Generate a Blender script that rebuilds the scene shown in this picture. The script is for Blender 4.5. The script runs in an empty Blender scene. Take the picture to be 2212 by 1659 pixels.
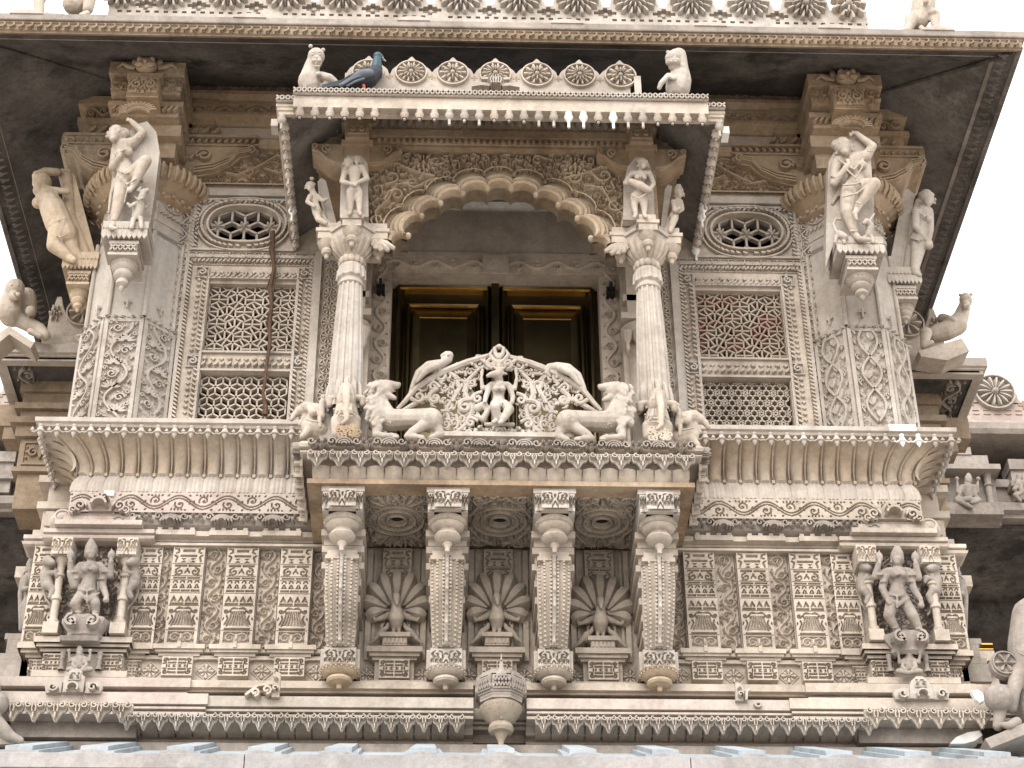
import bpy, math, random
import numpy as np
from mathutils import Matrix, Vector
random.seed(7); rng = np.random.default_rng(7)
pi = math.pi
# ------------------------------------------------------------------ camera, world, sun, exposure
scn = bpy.context.scene
COL = scn.collection
FD = 4158.0; CX, CY = 1106.0, 829.5            # focal length and centre for a 2212 x 1659 frame
th, ps, ro = math.radians(35.0), math.radians(2.1), -0.0085
st, ct, sp, cp = math.sin(th), math.cos(th), math.sin(ps), math.cos(ps)
FW = np.array([sp*ct, cp*ct, st]); R0 = np.array([cp, -sp, 0]); U0 = np.cross(R0, FW)
RT = math.cos(ro)*R0 + math.sin(ro)*U0; UP = -math.sin(ro)*R0 + math.cos(ro)*U0
CAM = np.array([-0.2153, -8.0, 1.6])
cd = bpy.data.cameras.new('camera'); cam = bpy.data.objects.new('camera', cd); COL.objects.link(cam)
cd.sensor_width = 36.0; cd.lens = 36.0*FD/2212.0; cd.clip_start = 0.1; cd.clip_end = 2000
M = Matrix.Identity(4)
for i in range(3):
    M[i][0], M[i][1], M[i][2], M[i][3] = RT[i], UP[i], -FW[i], CAM[i]
cam.matrix_world = M
scn.camera = cam
SUN_EL, SUN_AZ = math.radians(41), math.radians(202)      # a pale sun through thin white cloud, high in front of the temple, a little to the left
w = bpy.data.worlds.new('World'); scn.world = w; w.use_nodes = True
nt = w.node_tree; nt.nodes.clear()
sky = nt.nodes.new('ShaderNodeTexSky'); sky.sky_type = 'NISHITA'; sky.sun_disc = False
sky.sun_elevation = SUN_EL; sky.sun_rotation = SUN_AZ
sky.air_density = 1.0; sky.dust_density = 4.0; sky.ozone_density = 1.0
bg = nt.nodes.new('ShaderNodeBackground'); bg.inputs['Strength'].default_value = 0.15
wo = nt.nodes.new('ShaderNodeOutputWorld')
cl = nt.nodes.new('ShaderNodeMix'); cl.data_type = 'RGBA'; cl.inputs[0].default_value = .86      # white overcast veil over the blue
cl.inputs[7].default_value = (6.55, 6.6, 6.65, 1); nt.links.new(sky.outputs[0], cl.inputs[6]); nt.links.new(cl.outputs[2], bg.inputs[0]); nt.links.new(bg.outputs[0], wo.inputs[0])
sl = bpy.data.lights.new('sun', 'SUN'); sl.energy = 0.9; sl.angle = math.radians(38); sl.color = (1, .99, .975)
so = bpy.data.objects.new('sun', sl); COL.objects.link(so)
sdir = Vector((math.sin(SUN_AZ)*math.cos(SUN_EL), math.cos(SUN_AZ)*math.cos(SUN_EL), math.sin(SUN_EL)))
so.rotation_euler = sdir.to_track_quat('Z', 'Y').to_euler(); so.location = (0, 6, 20)
scn.view_settings.view_transform = 'Standard'; scn.view_settings.look = 'None'
scn.view_settings.exposure = 1.38; scn.view_settings.gamma = 1.0; scn.view_settings.use_curve_mapping = False
scn.render.engine = 'CYCLES'
try:
    scn.cycles.use_denoising = True; scn.cycles.denoiser = 'OPENIMAGEDENOISE'
    scn.cycles.max_bounces = 6; scn.cycles.diffuse_bounces = 2
except Exception: pass

# ------------------------------------------------------------------ measuring: photo position + depth -> place in the world
def U(px, py, Y=0.0):
    d = FW + RT*(px-CX)/FD + UP*(CY-py)/FD
    return CAM + d*((Y-CAM[1])/d[1])
def X(px, py, Y=0.0): return float(U(px, py, Y)[0])
def Z(px, py, Y=0.0): return float(U(px, py, Y)[2])
def R(x0, y0, x1, y1, Y):                      # rectangle: X0, X1, Z0, Z1
    xm, ym = (x0+x1)/2, (y0+y1)/2
    return X(x0, ym, Y), X(x1, ym, Y), Z(xm, y1, Y), Z(xm, y0, Y)
def PM(px, py, Y): return float(np.linalg.norm(U(px+1, py, Y)-U(px, py, Y)))   # metres per pixel there

# ------------------------------------------------------------------ materials
def mat(name, c1, c2, c3=None, scale=6.0, streak=.5, rough=.85, bump=.45, stain=None, stain_amt=0.0, fine=95.0, metallic=0.0, relief=0.0, relief_scale=40.0):
    m = bpy.data.materials.new(name); m.use_nodes = True
    n = m.node_tree.nodes; l = m.node_tree.links; n.clear()
    out = n.new('ShaderNodeOutputMaterial'); b = n.new('ShaderNodeBsdfPrincipled')
    l.new(b.outputs[0], out.inputs[0])
    b.inputs['Roughness'].default_value = rough; b.inputs['Metallic'].default_value = metallic
    try: b.inputs['Specular IOR Level'].default_value = .3
    except Exception: pass
    g = n.new('ShaderNodeNewGeometry')
    def noise(sc, det=5, vec=None, rgh=.6):
        t = n.new('ShaderNodeTexNoise'); t.inputs['Scale'].default_value = sc; t.inputs['Detail'].default_value = det; t.inputs['Roughness'].default_value = rgh
        l.new(vec if vec else g.outputs['Position'], t.inputs['Vector']); return t.outputs['Fac']
    def ramp(f, lo, hi):
        r = n.new('ShaderNodeMapRange'); r.inputs[1].default_value = lo; r.inputs[2].default_value = hi; l.new(f, r.inputs[0]); return r.outputs[0]
    def mix(f, a, bb, mode='MIX'):
        x = n.new('ShaderNodeMix'); x.data_type = 'RGBA'; x.blend_type = mode
        if isinstance(f, float): x.inputs[0].default_value = f
        else: l.new(f, x.inputs[0])
        for k, v in ((6, a), (7, bb)):
            if isinstance(v, tuple): x.inputs[k].default_value = (*v, 1)
            else: l.new(v, x.inputs[k])
        return x.outputs[2]
    col = mix(ramp(noise(scale), .35, .65), c1, c2)
    if c3: col = mix(ramp(noise(scale*.33, 3), .5, .72), col, c3)
    mp = n.new('ShaderNodeMapping'); mp.inputs['Scale'].default_value = (7, 7, .9); l.new(g.outputs['Position'], mp.inputs['Vector'])
    if streak: 
        s = ramp(noise(2.2, 6, mp.outputs[0]), .42, .78)
        sm = n.new('ShaderNodeMath'); sm.operation = 'MULTIPLY'; l.new(s, sm.inputs[0]); sm.inputs[1].default_value = streak
        col = mix(sm.outputs[0], col, tuple(v*.55 for v in c1))
    if stain:
        s = ramp(noise(3.1, 9, None, .74), .485, .63)
        sm = n.new('ShaderNodeMath'); sm.operation = 'MULTIPLY'; l.new(s, sm.inputs[0]); sm.inputs[1].default_value = stain_amt
        col = mix(sm.outputs[0], col, stain)
    gr = noise(fine, 4)
    col = mix(ramp(gr, .2, .8), col, (.55, .5, .45), 'OVERLAY') if metallic == 0 else col
    l.new(col, b.inputs['Base Color'])
    if metallic == 0 and bump > .2:
        col2 = mix(ramp(noise(42, 7, None, .8), .36, .60), tuple(v**.42 for v in c2), (1, 1, 1), 'MIX'); x = n.new('ShaderNodeMix'); x.data_type = 'RGBA'; x.blend_type = 'MULTIPLY'; x.inputs[0].default_value = .55; l.new(col, x.inputs[6]); l.new(col2, x.inputs[7]); l.new(x.outputs[2], b.inputs['Base Color'])
    bp = n.new('ShaderNodeBump'); bp.inputs['Strength'].default_value = bump; bp.inputs['Distance'].default_value = .004
    l.new(gr, bp.inputs['Height']); l.new(bp.outputs[0], b.inputs['Normal'])
    if relief:
        v = n.new('ShaderNodeTexVoronoi'); v.feature = 'SMOOTH_F1'; v.inputs['Scale'].default_value = relief_scale; l.new(g.outputs['Position'], v.inputs['Vector'])
        b2 = n.new('ShaderNodeBump'); b2.inputs['Strength'].default_value = relief; b2.inputs['Distance'].default_value = .01
        l.new(v.outputs['Distance'], b2.inputs['Height']); l.new(bp.outputs[0], b2.inputs['Normal']); l.new(b2.outputs[0], b.inputs['Normal'])
    return m
STONE = mat('sandstone', (.505,.455,.395), (.42,.375,.325), (.53,.485,.435), stain=(.20,.17,.145), stain_amt=.6)
PALE = mat('pale_stone', (.46,.425,.385), (.375,.345,.31), (.50,.48,.455), streak=.45, stain=(.22,.185,.15), stain_amt=.5)
WARM = mat('warm_sandstone', (.42,.33,.235), (.33,.255,.18), (.43,.375,.30), stain=(.15,.11,.075), stain_amt=.65)
DARK = mat('soot_and_shade_stone', (.125,.115,.11), (.07,.064,.06), (.20,.19,.18), scale=5, stain=(.028,.025,.024), stain_amt=.9)  # soot stains, with the shade under eaves darkened into the base colour
SOFFIT = mat('grey_stained_soffit_stone', (.20,.19,.18), (.14,.13,.122), (.27,.26,.25), scale=5, stain=(.06,.053,.048), stain_amt=.8)  # stained grey, paler than the eave slab
GREY = mat('grey_weathered_stone', (.34,.305,.275), (.265,.24,.215), (.40,.37,.345), stain=(.14,.125,.115), stain_amt=.6)
ROSE = mat('rose_washed_stone', (.48,.435,.395), (.41,.37,.335), (.48,.415,.39), streak=.25, stain=(.27,.19,.18), stain_amt=.5)
COVE = mat('ochre_cove_stone', (.51,.455,.385), (.475,.40,.315), (.51,.475,.43), scale=3.5, streak=.7, stain=(.20,.15,.11), stain_amt=.5)
WHITE = mat('white_plaster_repair', (.78,.77,.74), (.70,.69,.66), streak=.1, bump=.1)
BLUE = mat('blue_grey_roof_slab', (.36,.42,.46), (.30,.35,.39), (.42,.45,.47), streak=.2, stain=(.22,.2,.19), stain_amt=.5)
HS = 1.9
WARMC = mat('carved_warm_sandstone', (.42,.33,.235), (.33,.255,.18), (.43,.375,.30), stain=(.13,.095,.06), stain_amt=.65, relief=.55, relief_scale=38)
ARCH = mat('tan_arch_stone', (.54,.455,.35), (.46,.38,.285), (.55,.49,.42), stain=(.15,.11,.075), stain_amt=.5)
BROWN = mat('brown_edge_stone', (.31,.245,.18), (.23,.18,.13), (.33,.28,.225), stain=(.10,.075,.05), stain_amt=.6)
LILAC = mat('pale_lilac_stone', (.52,.48,.435), (.45,.415,.375), (.55,.52,.48), streak=.5, stain=(.25,.21,.19), stain_amt=.4)
BRASS = mat('old_brass', (.135,.105,.055), (.08,.064,.036), (.105,.085,.048), rough=.30, bump=.08, metallic=1.0, streak=.4)
LEDGE = mat('blue_grey_ledge_stone', (.36,.355,.36), (.29,.29,.30), (.41,.39,.385), streak=.3, stain=(.20,.185,.175), stain_amt=.5)
IRON = mat('black_iron', (.015,.014,.014), (.02,.018,.018), rough=.6, streak=0)
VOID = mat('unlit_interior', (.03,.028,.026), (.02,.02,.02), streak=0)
ROPE = mat('brown_dry_vine', (.12,.075,.05), (.08,.05,.035), streak=0)
RED = mat('red_cloth', (.62,.07,.06), (.5,.05,.05), streak=0)
PINKSTAIN = mat('red_powder_stone', (.44,.38,.31), (.36,.31,.255), (.47,.43,.385), stain=(.33,.13,.12), stain_amt=.75)
ROSEBROWN = mat('weathered_tan_stone', (.37,.32,.26), (.29,.245,.195), (.40,.36,.31), stain=(.16,.13,.10), stain_amt=.6)
GOLD = mat('bright_brass_and_glint', (.75,.45,.10), (.55,.32,.07), rough=.22, bump=.03, metallic=1.0, streak=0)  # brass rails, and the glint painted along the door mouldings
PAVE = mat('courtyard_paving', (.44,.41,.375), (.39,.36,.33), scale=1.0)

# ------------------------------------------------------------------ mesh builder
class MB:
    sharp = 38
    def __init__(s): s.V, s.F, s.n = [], [], 0
    def add(s, V, faces, xf=None, smooth=False):
        V = np.asarray(V, float)
        if xf is not None: V = xf(V)
        for f in faces:
            f = np.asarray(f, int)
            if f.size: s.F.append((f.reshape(-1, f.shape[-1]) + s.n, smooth))
        s.V.append(V); s.n += len(V); return s
    def mesh(s, name, m, org=(0, 0, 0)):
        V = np.concatenate(s.V) - np.asarray(org, float)
        used = np.unique(np.concatenate([f.ravel() for f, _ in s.F]))
        if len(used) < len(V): m_ = np.zeros(len(V), int); m_[used] = np.arange(len(used)); V = V[used]; s.F = [(m_[f], k) for f, k in s.F]
        me = bpy.data.meshes.new(name)
        loops = np.concatenate([f.ravel() for f, _ in s.F]); tot = np.concatenate([np.full(len(f), f.shape[1]) for f, _ in s.F])
        sm = np.concatenate([np.full(len(f), k) for f, k in s.F])
        me.vertices.add(len(V)); me.vertices.foreach_set('co', V.ravel())
        me.loops.add(len(loops)); me.loops.foreach_set('vertex_index', loops.astype(np.int32))
        me.polygons.add(len(tot)); me.polygons.foreach_set('loop_start', (np.cumsum(tot)-tot).astype(np.int32))
        me.polygons.foreach_set('use_smooth', sm.astype(bool))
        me.update(calc_edges=True); me.validate()
        me.materials.append(m)
        if sm.any(): me.set_sharp_from_angle(angle=math.radians(s.sharp))
        return me
    def obj(s, name, m, parent=None, kind=None, label=None):
        return link(name, s.mesh(name, m, WL[parent.name] if parent else (0, 0, 0)), parent, kind, label)
WL = {}
def link(name, me, parent=None, kind=None, label=None, at=None, rz=0.0):
    o = bpy.data.objects.new(name, me); COL.objects.link(o)
    if parent: o.parent = parent; WL[o.name] = np.array(WL[parent.name])
    else: WL[o.name] = np.zeros(3)
    if at is not None:                          # shared mesh placed at a point
        o.location = tuple(np.asarray(at, float) - (WL[parent.name] if parent else 0)); o.rotation_euler = (0, 0, rz)
        WL[o.name] = np.asarray(at, float)
    if kind: o['kind'] = kind
    if label: o['label'] = label
    return o
def tag(o, label, cat, group=None):
    o['label'] = label; o['category'] = cat; o['kind'] = 'thing'
    if group: o['group'] = group
    return o
def thing(name, loc, label, cat, group=None):
    o = bpy.data.objects.new(name, None); COL.objects.link(o); o.location = tuple(float(v) for v in loc); o.empty_display_size = .05
    WL[o.name] = np.asarray(loc, float); return tag(o, label, cat, group)

def pieces(name, L, m, parent, smooth=True, sub=None):     # every piece an object of its own
    for vf in L: mb = MB(); mb.add(*vf, smooth=smooth); mb.obj(name, m, parent)
# ------------------------------------------------------------------ primitives: each returns (V, [faces])
def box(x0, x1, y0, y1, z0, z1):
    V = [(x, y, z) for x in (x0, x1) for y in (y0, y1) for z in (z0, z1)]
    return np.array(V, float), [[(0,1,3,2),(4,6,7,5),(0,4,5,1),(2,3,7,6),(0,2,6,4),(1,5,7,3)]]
def grid_faces(nu, nv, cu=False):
    i, j = np.meshgrid(np.arange(nu if cu else nu-1), np.arange(nv-1), indexing='ij'); i = i.ravel(); j = j.ravel(); i2 = (i+1) % nu
    return np.stack([i*nv+j, i2*nv+j, i2*nv+j+1, i*nv+j+1], 1)
def ridge(pts, wd, h, flat=.7, caps=True):      # raised stroke along a 2-D line: (u, v, height)
    p = np.asarray(pts, float); n = len(p); wd = np.broadcast_to(np.asarray(wd, float), (n,)); h = np.broadcast_to(np.asarray(h, float)*HS, (n,))
    t = np.gradient(p, axis=0); t /= np.maximum(np.linalg.norm(t, axis=1, keepdims=True), 1e-9); nn = np.stack([-t[:, 1], t[:, 0]], 1)
    V = np.zeros((n, 4, 3))
    for k, (a, hh) in enumerate(((1, 0), (flat, 1), (-flat, 1), (-1, 0))):
        V[:, k, :2] = p + nn*(a*wd)[:, None]; V[:, k, 2] = h*hh
    F = grid_faces(n, 4)
    if caps: F = np.concatenate([F, [[0,1,2,3],[4*n-1,4*n-2,4*n-3,4*n-4]]])
    return V.reshape(-1, 3), [F]
def dome(cx, cy, r, h, n=8, ry=None):
    h = h*HS; a = np.arange(n)*2*pi/n; ry = ry or r; c, s = np.cos(a), np.sin(a)
    V = np.concatenate([np.stack([cx+c*r, cy+s*ry, 0*a], 1), np.stack([cx+c*r*.75, cy+s*ry*.75, 0*a+h*.7], 1), [[cx, cy, h]]])
    i = np.arange(n); j = (i+1) % n
    return V, [np.stack([i, j, n+j, n+i], 1), np.stack([n+i, n+j, np.full(n, 2*n)], 1)]
def plate(poly, h0, h1, bev=.0):                # flat raised shape with a real edge (simple polygon)
    p = np.asarray(poly, float); n = len(p); c = p.mean(0); q = c+(p-c)*(1-bev)
    V = np.concatenate([np.column_stack([p, np.full(n, h0)]), np.column_stack([q, np.full(n, h1)])])
    i = np.arange(n); j = (i+1) % n
    return V, [np.stack([i, j, n+j, n+i], 1), (n+i)[None, :]]
def lathe(prof, n=24, c=(0, 0), flute=None, a0=0.0, a1=2*pi):
    pr = np.asarray(prof, float); full = abs(a1-a0-2*pi) < 1e-6
    a = a0+np.arange(n if full else n+1)*(a1-a0)/n
    r = pr[:, 0][None, :]*np.ones((len(a), 1))
    if flute is not None: r = r*flute(a[:, None], np.arange(len(pr))[None, :])
    V = np.stack([c[0]+r*np.cos(a)[:, None], c[1]+r*np.sin(a)[:, None], np.broadcast_to(pr[:, 1], r.shape)], 2).reshape(-1, 3)
    return V, [grid_faces(len(a), len(pr), full)]
def sweep(path, prof, closed=False, cap=True):  # moulding: plan path (x, y), profile (out, z); out is to the right-hand normal
    p = np.asarray(path, float); n = len(p)
    def nrm(a, b): d = b-a; d /= np.linalg.norm(d); return np.array([d[1], -d[0]])
    N = []
    for i in range(n):
        if closed: a, b = nrm(p[i-1], p[i]), nrm(p[i], p[(i+1) % n])
        else: a = nrm(p[max(i-1, 0)], p[max(i, 1)]); b = nrm(p[min(i, n-2)], p[min(i+1, n-1)])
        m = a+b; m /= np.linalg.norm(m); N.append(m/max(m@a, .3))
    pr = np.asarray(prof, float)
    V = np.array([[(*(p[i]+N[i]*o), z) for o, z in pr] for i in range(n)]).reshape(-1, 3)
    F = [grid_faces(n, len(pr), closed)]
    if cap and not closed: k = len(pr); F += [np.arange(k)[None, :], ((n-1)*k+np.arange(k))[None, ::-1]]
    return V, F
def tube(pts, r, n=8, cap=True):
    p = np.asarray(pts, float); m = len(p); r = np.broadcast_to(np.asarray(r, float), (m,))
    t = np.gradient(p, axis=0); t /= np.maximum(np.linalg.norm(t, axis=1, keepdims=True), 1e-9)
    up = np.array([0, 1.0, .02]); u = np.cross(t, up); bad = np.linalg.norm(u, axis=1) < .2
    u[bad] = np.cross(t[bad], [1.0, 0, 0]); u /= np.linalg.norm(u, axis=1, keepdims=True); v = np.cross(t, u)
    a = np.arange(n)*2*pi/n
    V = p[:, None]+r[:, None, None]*(np.cos(a)[None, :, None]*u[:, None]+np.sin(a)[None, :, None]*v[:, None])
    i, j = np.meshgrid(np.arange(m-1), np.arange(n), indexing='ij'); i = i.ravel(); j = j.ravel(); j2 = (j+1) % n
    F = [np.stack([i*n+j, i*n+j2, (i+1)*n+j2, (i+1)*n+j], 1)]
    if cap: F += [np.arange(n)[None, ::-1], ((m-1)*n+np.arange(n))[None, :]]
    return V.reshape(-1, 3), F
def ball(c, r, n=10, m=7):
    r = np.broadcast_to(np.asarray(r, float), (3,)); ph = np.linspace(-pi/2+.05, pi/2-.05, m)
    V, F = lathe(np.stack([np.cos(ph), np.sin(ph)], 1), n); F += [(np.arange(n)*m)[None, :], (np.arange(n)*m+m-1)[None, :]]
    return V*r+np.asarray(c, float), F
def onwall(Y, s=1.0):  return lambda V: np.column_stack([V[:, 0]*s, Y-V[:, 2], V[:, 1]])           # (x, z, height) on a plane y = Y
def at2(cx, cy, sx=1.0, sy=None, rot=0.0, sh=None):  # place a 2-D ornament
    sy = sx if sy is None else sy; c, s = math.cos(rot), math.sin(rot); sh = abs(sx) if sh is None else sh
    return lambda V: np.column_stack([cx+(V[:, 0]*c-V[:, 1]*s)*sx, cy+(V[:, 0]*s+V[:, 1]*c)*sy, V[:, 2]*sh])
def plane(o, u, v):                             # (a, b, height) -> world, for any flat panel
    o, u, v = (np.asarray(k, float) for k in (o, u, v)); n = np.cross(u, v); n /= np.linalg.norm(n)
    return lambda V: o+V[:, :1]*u+V[:, 1:2]*v+V[:, 2:3]*n

# ------------------------------------------------------------------ carved ornament: Orn collects 2-D relief, then is mapped onto a surface
class Orn:
    def __init__(s): s.L = []
    def a(s, vf, xf=None, smooth=True):
        V, F = vf; V = np.asarray(V, float); s.L.append((xf(V) if xf else V, F, smooth)); return s
    def put(s, o, xf): s.L += [(xf(V), F, k) for V, F, k in o.L]; return s
    def into(s, mb, xf=None):
        for V, F, k in s.L: mb.add(V, F, xf, k)
def spiral(cx, cy, r, a0, turns, d=1, n=12, r1=.18):
    t = np.linspace(0, 1, n); a = a0+d*2*pi*turns*t; q = r*(1-(1-r1)*t)
    return np.stack([cx+q*np.cos(a), cy+q*np.sin(a)], 1)
def leafpts(x, y, ln, ang, curl=.6, n=5):
    t = np.linspace(0, 1, n); a = ang+curl*t
    return np.stack([x+np.cumsum(np.cos(a))*ln/n, y+np.cumsum(np.sin(a))*ln/n], 1)
LW = np.array([.25, .9, 1, .7, .1])
def vine(L, H, waves, h=.01, leaf=True):        # running scroll: u 0..L, v -H/2..H/2
    o = Orn(); lam = L/waves; n = int(waves*12)+1; u = np.linspace(0, L, n)
    o.a(ridge(np.stack([u, .30*H*np.sin(2*pi*u/lam)], 1), .065*H, h))
    for k in range(int(round(waves*2))):
        uc = (k+.5)*lam/2; sg = 1 if k % 2 == 0 else -1; r = min(.27*H, .2*lam)
        sp_ = spiral(uc, -.10*H*sg, r, pi/2*sg+.9*sg, 1.15, sg, 12); o.a(ridge(sp_, np.linspace(.06, .035, 12)*H, h*.9))
        if leaf:
            for q in range(4): o.a(ridge(leafpts(uc+(q-1.5)*.17*lam, -.40*H*sg+abs(q-1.5)*.05*H*sg, .17*H, pi/2*sg+(q-1.5)*.5*sg, .8), LW*.05*H, h*.8))
            for q in (-1, 1): o.a(ridge(leafpts(uc+q*.17*lam, .40*H*sg, .15*H, (0 if q > 0 else pi)+(.3*q*sg), .7*q), LW*.04*H, h*.7))
            o.a(dome(uc, -.10*H*sg, .07*H, h*1.2, 6))
    return o
def vvine(H, W, waves, h=.01): 
    o = Orn(); o.put(vine(H, W, waves, h), lambda V: np.column_stack([-V[:, 1], V[:, 0], V[:, 2]])); return o   # runs up
def rosette(n=8, h=.25, ring=True, layers=1):   # unit radius
    o = Orn()
    for ly in range(layers):
        r1 = 1-.33*ly; r0 = .26 if ly == layers-1 else r1*.45
        for k in range(n):
            a = 2*pi*(k+.5*ly)/n; t = np.array([r0, r0+(r1-r0)*.35, r0+(r1-r0)*.7, r0+(r1-r0)*.92, r1])
            o.a(ridge(np.stack([t*math.cos(a), t*math.sin(a)], 1), np.array([.25, .6, 1, .75, .15])*r1*2.5/n*(.75 if n > 6 else .6), h*(1+.5*ly)*np.array([.8, 1, 1, .9, .6]), .35))
    o.a(dome(0, 0, .22, h*1.6, 8))
    if ring:
        a = np.linspace(0, 2*pi, 25); o.a(ridge(np.stack([1.12*np.cos(a), 1.12*np.sin(a)], 1), .07, h*.8))
    return o
def scrollpair(W, H, h):                        # symmetric pair of scrolls with a centre bud, box centred at 0
    o = Orn()
    for s in (-1, 1):
        q = spiral(.24*W, 0, .30*min(H, .8*W), pi*.5, 1.2, -1, 12); q[:, 0] *= s; o.a(ridge(q, np.linspace(.085, .04, 12)*H, h))
        for k in range(3):
            l_ = leafpts(.40*W, (-.3+.3*k)*H, .12*W, .4*(k-1), .6); l_[:, 0] *= s; o.a(ridge(l_, LW*.06*H, h*.8))
    o.a(ridge([(0, -.4*H), (0, -.1*H), (0, .2*H), (0, .42*H)], np.array([.3, 1, .8, .1])*.09*W, h)); return o
def rowof(L, n, fn): 
    o = Orn()
    for k in range(n): o.put(fn(), at2((k+.5)*L/n, 0)); 
    return o
def frame2(x0, x1, z0, z1, t, h):               # raised border
    o = Orn()
    for a, b, c, d in ((x0, x1, z0, z0+t), (x0, x1, z1-t, z1), (x0, x0+t, z0+t, z1-t), (x1-t, x1, z0+t, z1-t)):
        o.a(plate([(a, c), (b, c), (b, d), (a, d)], 0, h, .0), None, False)
    return o
def bar2(x0, x1, z0, z1, h): return Orn().a(plate([(x0, z0), (x1, z0), (x1, z1), (x0, z1)], 0, h, 0), None, False)
def beads(L, r, h, gap=2.3):
    n = max(2, int(L/(r*gap))); o = Orn()
    for k in range(n): o.a(dome((k+.5)*L/n, 0, r, h, 6))
    return o
def rope(L, H, h, step=.9):
    n = max(3, int(L/(H*step))); o = Orn()
    for k in range(n):
        x = (k+.5)*L/n; o.a(ridge([(x-.35*H, -.42*H), (x-.05*H, -.1*H), (x+.15*H, .15*H), (x+.3*H, .42*H)], np.array([.1, .26, .26, .12])*H, h))
    return o
def lozenges(L, H, h):
    n = max(3, int(L/(H*1.15))); o = Orn()
    for k in range(n):
        x = (k+.5)*L/n; q = .42*H
        o.a(plate([(x-q, 0), (x, -q), (x+q, 0), (x, q)], 0, h, .25) if k % 3 else dome(x, 0, q, h, 7), None, bool(k % 3 == 0))
    return o
def turn(o, vertical, x, z):                    # horizontal strip -> placed at x,z, or turned upright
    if vertical: return Orn().put(o, lambda V: np.column_stack([x-V[:, 1], z+V[:, 0], V[:, 2]]))
    return Orn().put(o, at2(x, z, 1, 1, 0, 1))
# ------------------------------------------------------------------ deep carving: a height field cut on a fine grid, u -W/2..W/2, v 0..H
class Cv:
    def __init__(s, W, H, cell=.003, base=0.0):
        s.W, s.H = W, H; s.nx = max(4, int(round(W/cell)))+1; s.nz = max(4, int(round(H/cell)))+1
        s.x = np.linspace(-W/2, W/2, s.nx); s.z = np.linspace(0, H, s.nz); s.c = W/(s.nx-1); s.cz = H/(s.nz-1); s.A = np.full((s.nz, s.nx), float(base))
    def win(s, x0, x1, z0, z1):
        i0 = max(0, int((x0+s.W/2)/s.c)); i1 = min(s.nx, int((x1+s.W/2)/s.c)+2); j0 = max(0, int(z0/s.cz)); j1 = min(s.nz, int(z1/s.cz)+2); return i0, i1, j0, j1
    def stroke(s, pts, w, h=1.0, flat=.4, cut=False):
        p = np.asarray(pts, float); n = len(p); w = np.broadcast_to(np.asarray(w, float), (n,)); L = np.concatenate([[0], np.cumsum(np.linalg.norm(np.diff(p, axis=0), axis=1))])
        m = max(2, int(L[-1]/max(.35*w.max(), .0012))+1); t = np.linspace(0, L[-1], m); P = np.stack([np.interp(t, L, p[:, 0]), np.interp(t, L, p[:, 1])], 1); Wd = np.interp(t, L, w)
        for (x, z), r in zip(P, Wd):
            r = max(r, .0012); i0, i1, j0, j1 = s.win(x-r, x+r, z-r, z+r)
            if i0 >= i1 or j0 >= j1: continue
            d = np.sqrt((s.x[None, i0:i1]-x)**2+(s.z[j0:j1, None]-z)**2); q = np.clip((r-d)/max(r*(1-flat), 1e-6), 0, 1); B = s.A[j0:j1, i0:i1]
            if cut: np.minimum(B, 1-q*h, out=B)
            else: np.maximum(B, q*h, out=B)
        return s
    def rect(s, x0, x1, z0, z1, v=0.0):
        s.A[np.ix_((s.z >= z0) & (s.z <= z1), (s.x >= x0) & (s.x <= x1))] = v; return s
    def poly(s, P, v=0.0):
        P = np.asarray(P, float); Xg, Zg = np.meshgrid(s.x, s.z); ins = np.zeros(Xg.shape, bool)
        for (xa, za), (xb, zb) in zip(P, np.roll(P, -1, 0)):
            if za != zb: ins ^= ((za > Zg) != (zb > Zg)) & (Xg < (xb-xa)*(Zg-za)/(zb-za)+xa)
        s.A[ins] = v; return s
    def arab(s, seed, r0, r1, n, x0=None, x1=None, z0=None, z1=None, h=1.0, dense=.95, cut=False, wk=1.0):     # packed scrolls with leaves
        r_ = np.random.default_rng(seed); x0 = -s.W/2 if x0 is None else x0; x1 = s.W/2 if x1 is None else x1; z0 = 0 if z0 is None else z0; z1 = s.H if z1 is None else z1; L = []; t = 0
        while len(L) < n and t < n*60:
            t += 1; r = (r0+(r1-r0)*r_.random()**1.5)*(1 if t < n*20 else .7); x, z = r_.uniform(x0+r*.8, x1-r*.8), r_.uniform(z0+r*.8, z1-r*.8)
            if any((x-a)**2+(z-b)**2 < ((r+q)*dense)**2 for a, b, q in L): continue
            L.append((x, z, r)); sg = 1 if r_.random() < .5 else -1; a0 = r_.uniform(0, 6.28)
            q = spiral(x, z, r*.82, a0, 1.25, sg, 16, .12); tail = np.array([(x+r*1.25*math.cos(a0-sg*.6), z+r*1.25*math.sin(a0-sg*.6))]); s.stroke(np.concatenate([tail, q]), np.linspace(.20, .13, 17)*r*wk, h, .4, cut)
            for w_ in range(4): aa = a0+sg*(.9+w_*1.25); s.stroke(leafpts(x+r*.80*math.cos(aa), z+r*.80*math.sin(aa), r*.55, aa+sg*.5, sg*.9), LW*.17*r*wk, h*.9, .4, cut)
        return s
    def faces(s): return grid_faces(s.nz, s.nx)
    def into(s, mb, xf, depth=.014, smooth=False):
        Xg, Zg = np.meshgrid(s.x, s.z); mb.add(np.column_stack([Xg.ravel(), Zg.ravel(), s.A.ravel()*depth+.0016]), [s.faces()], xf, smooth); return mb
def leafcut(c, x, z, ln, ang, curl, w): c.stroke(leafpts(x, z, ln, ang, curl), LW*w, 1, .6, True)
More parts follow.
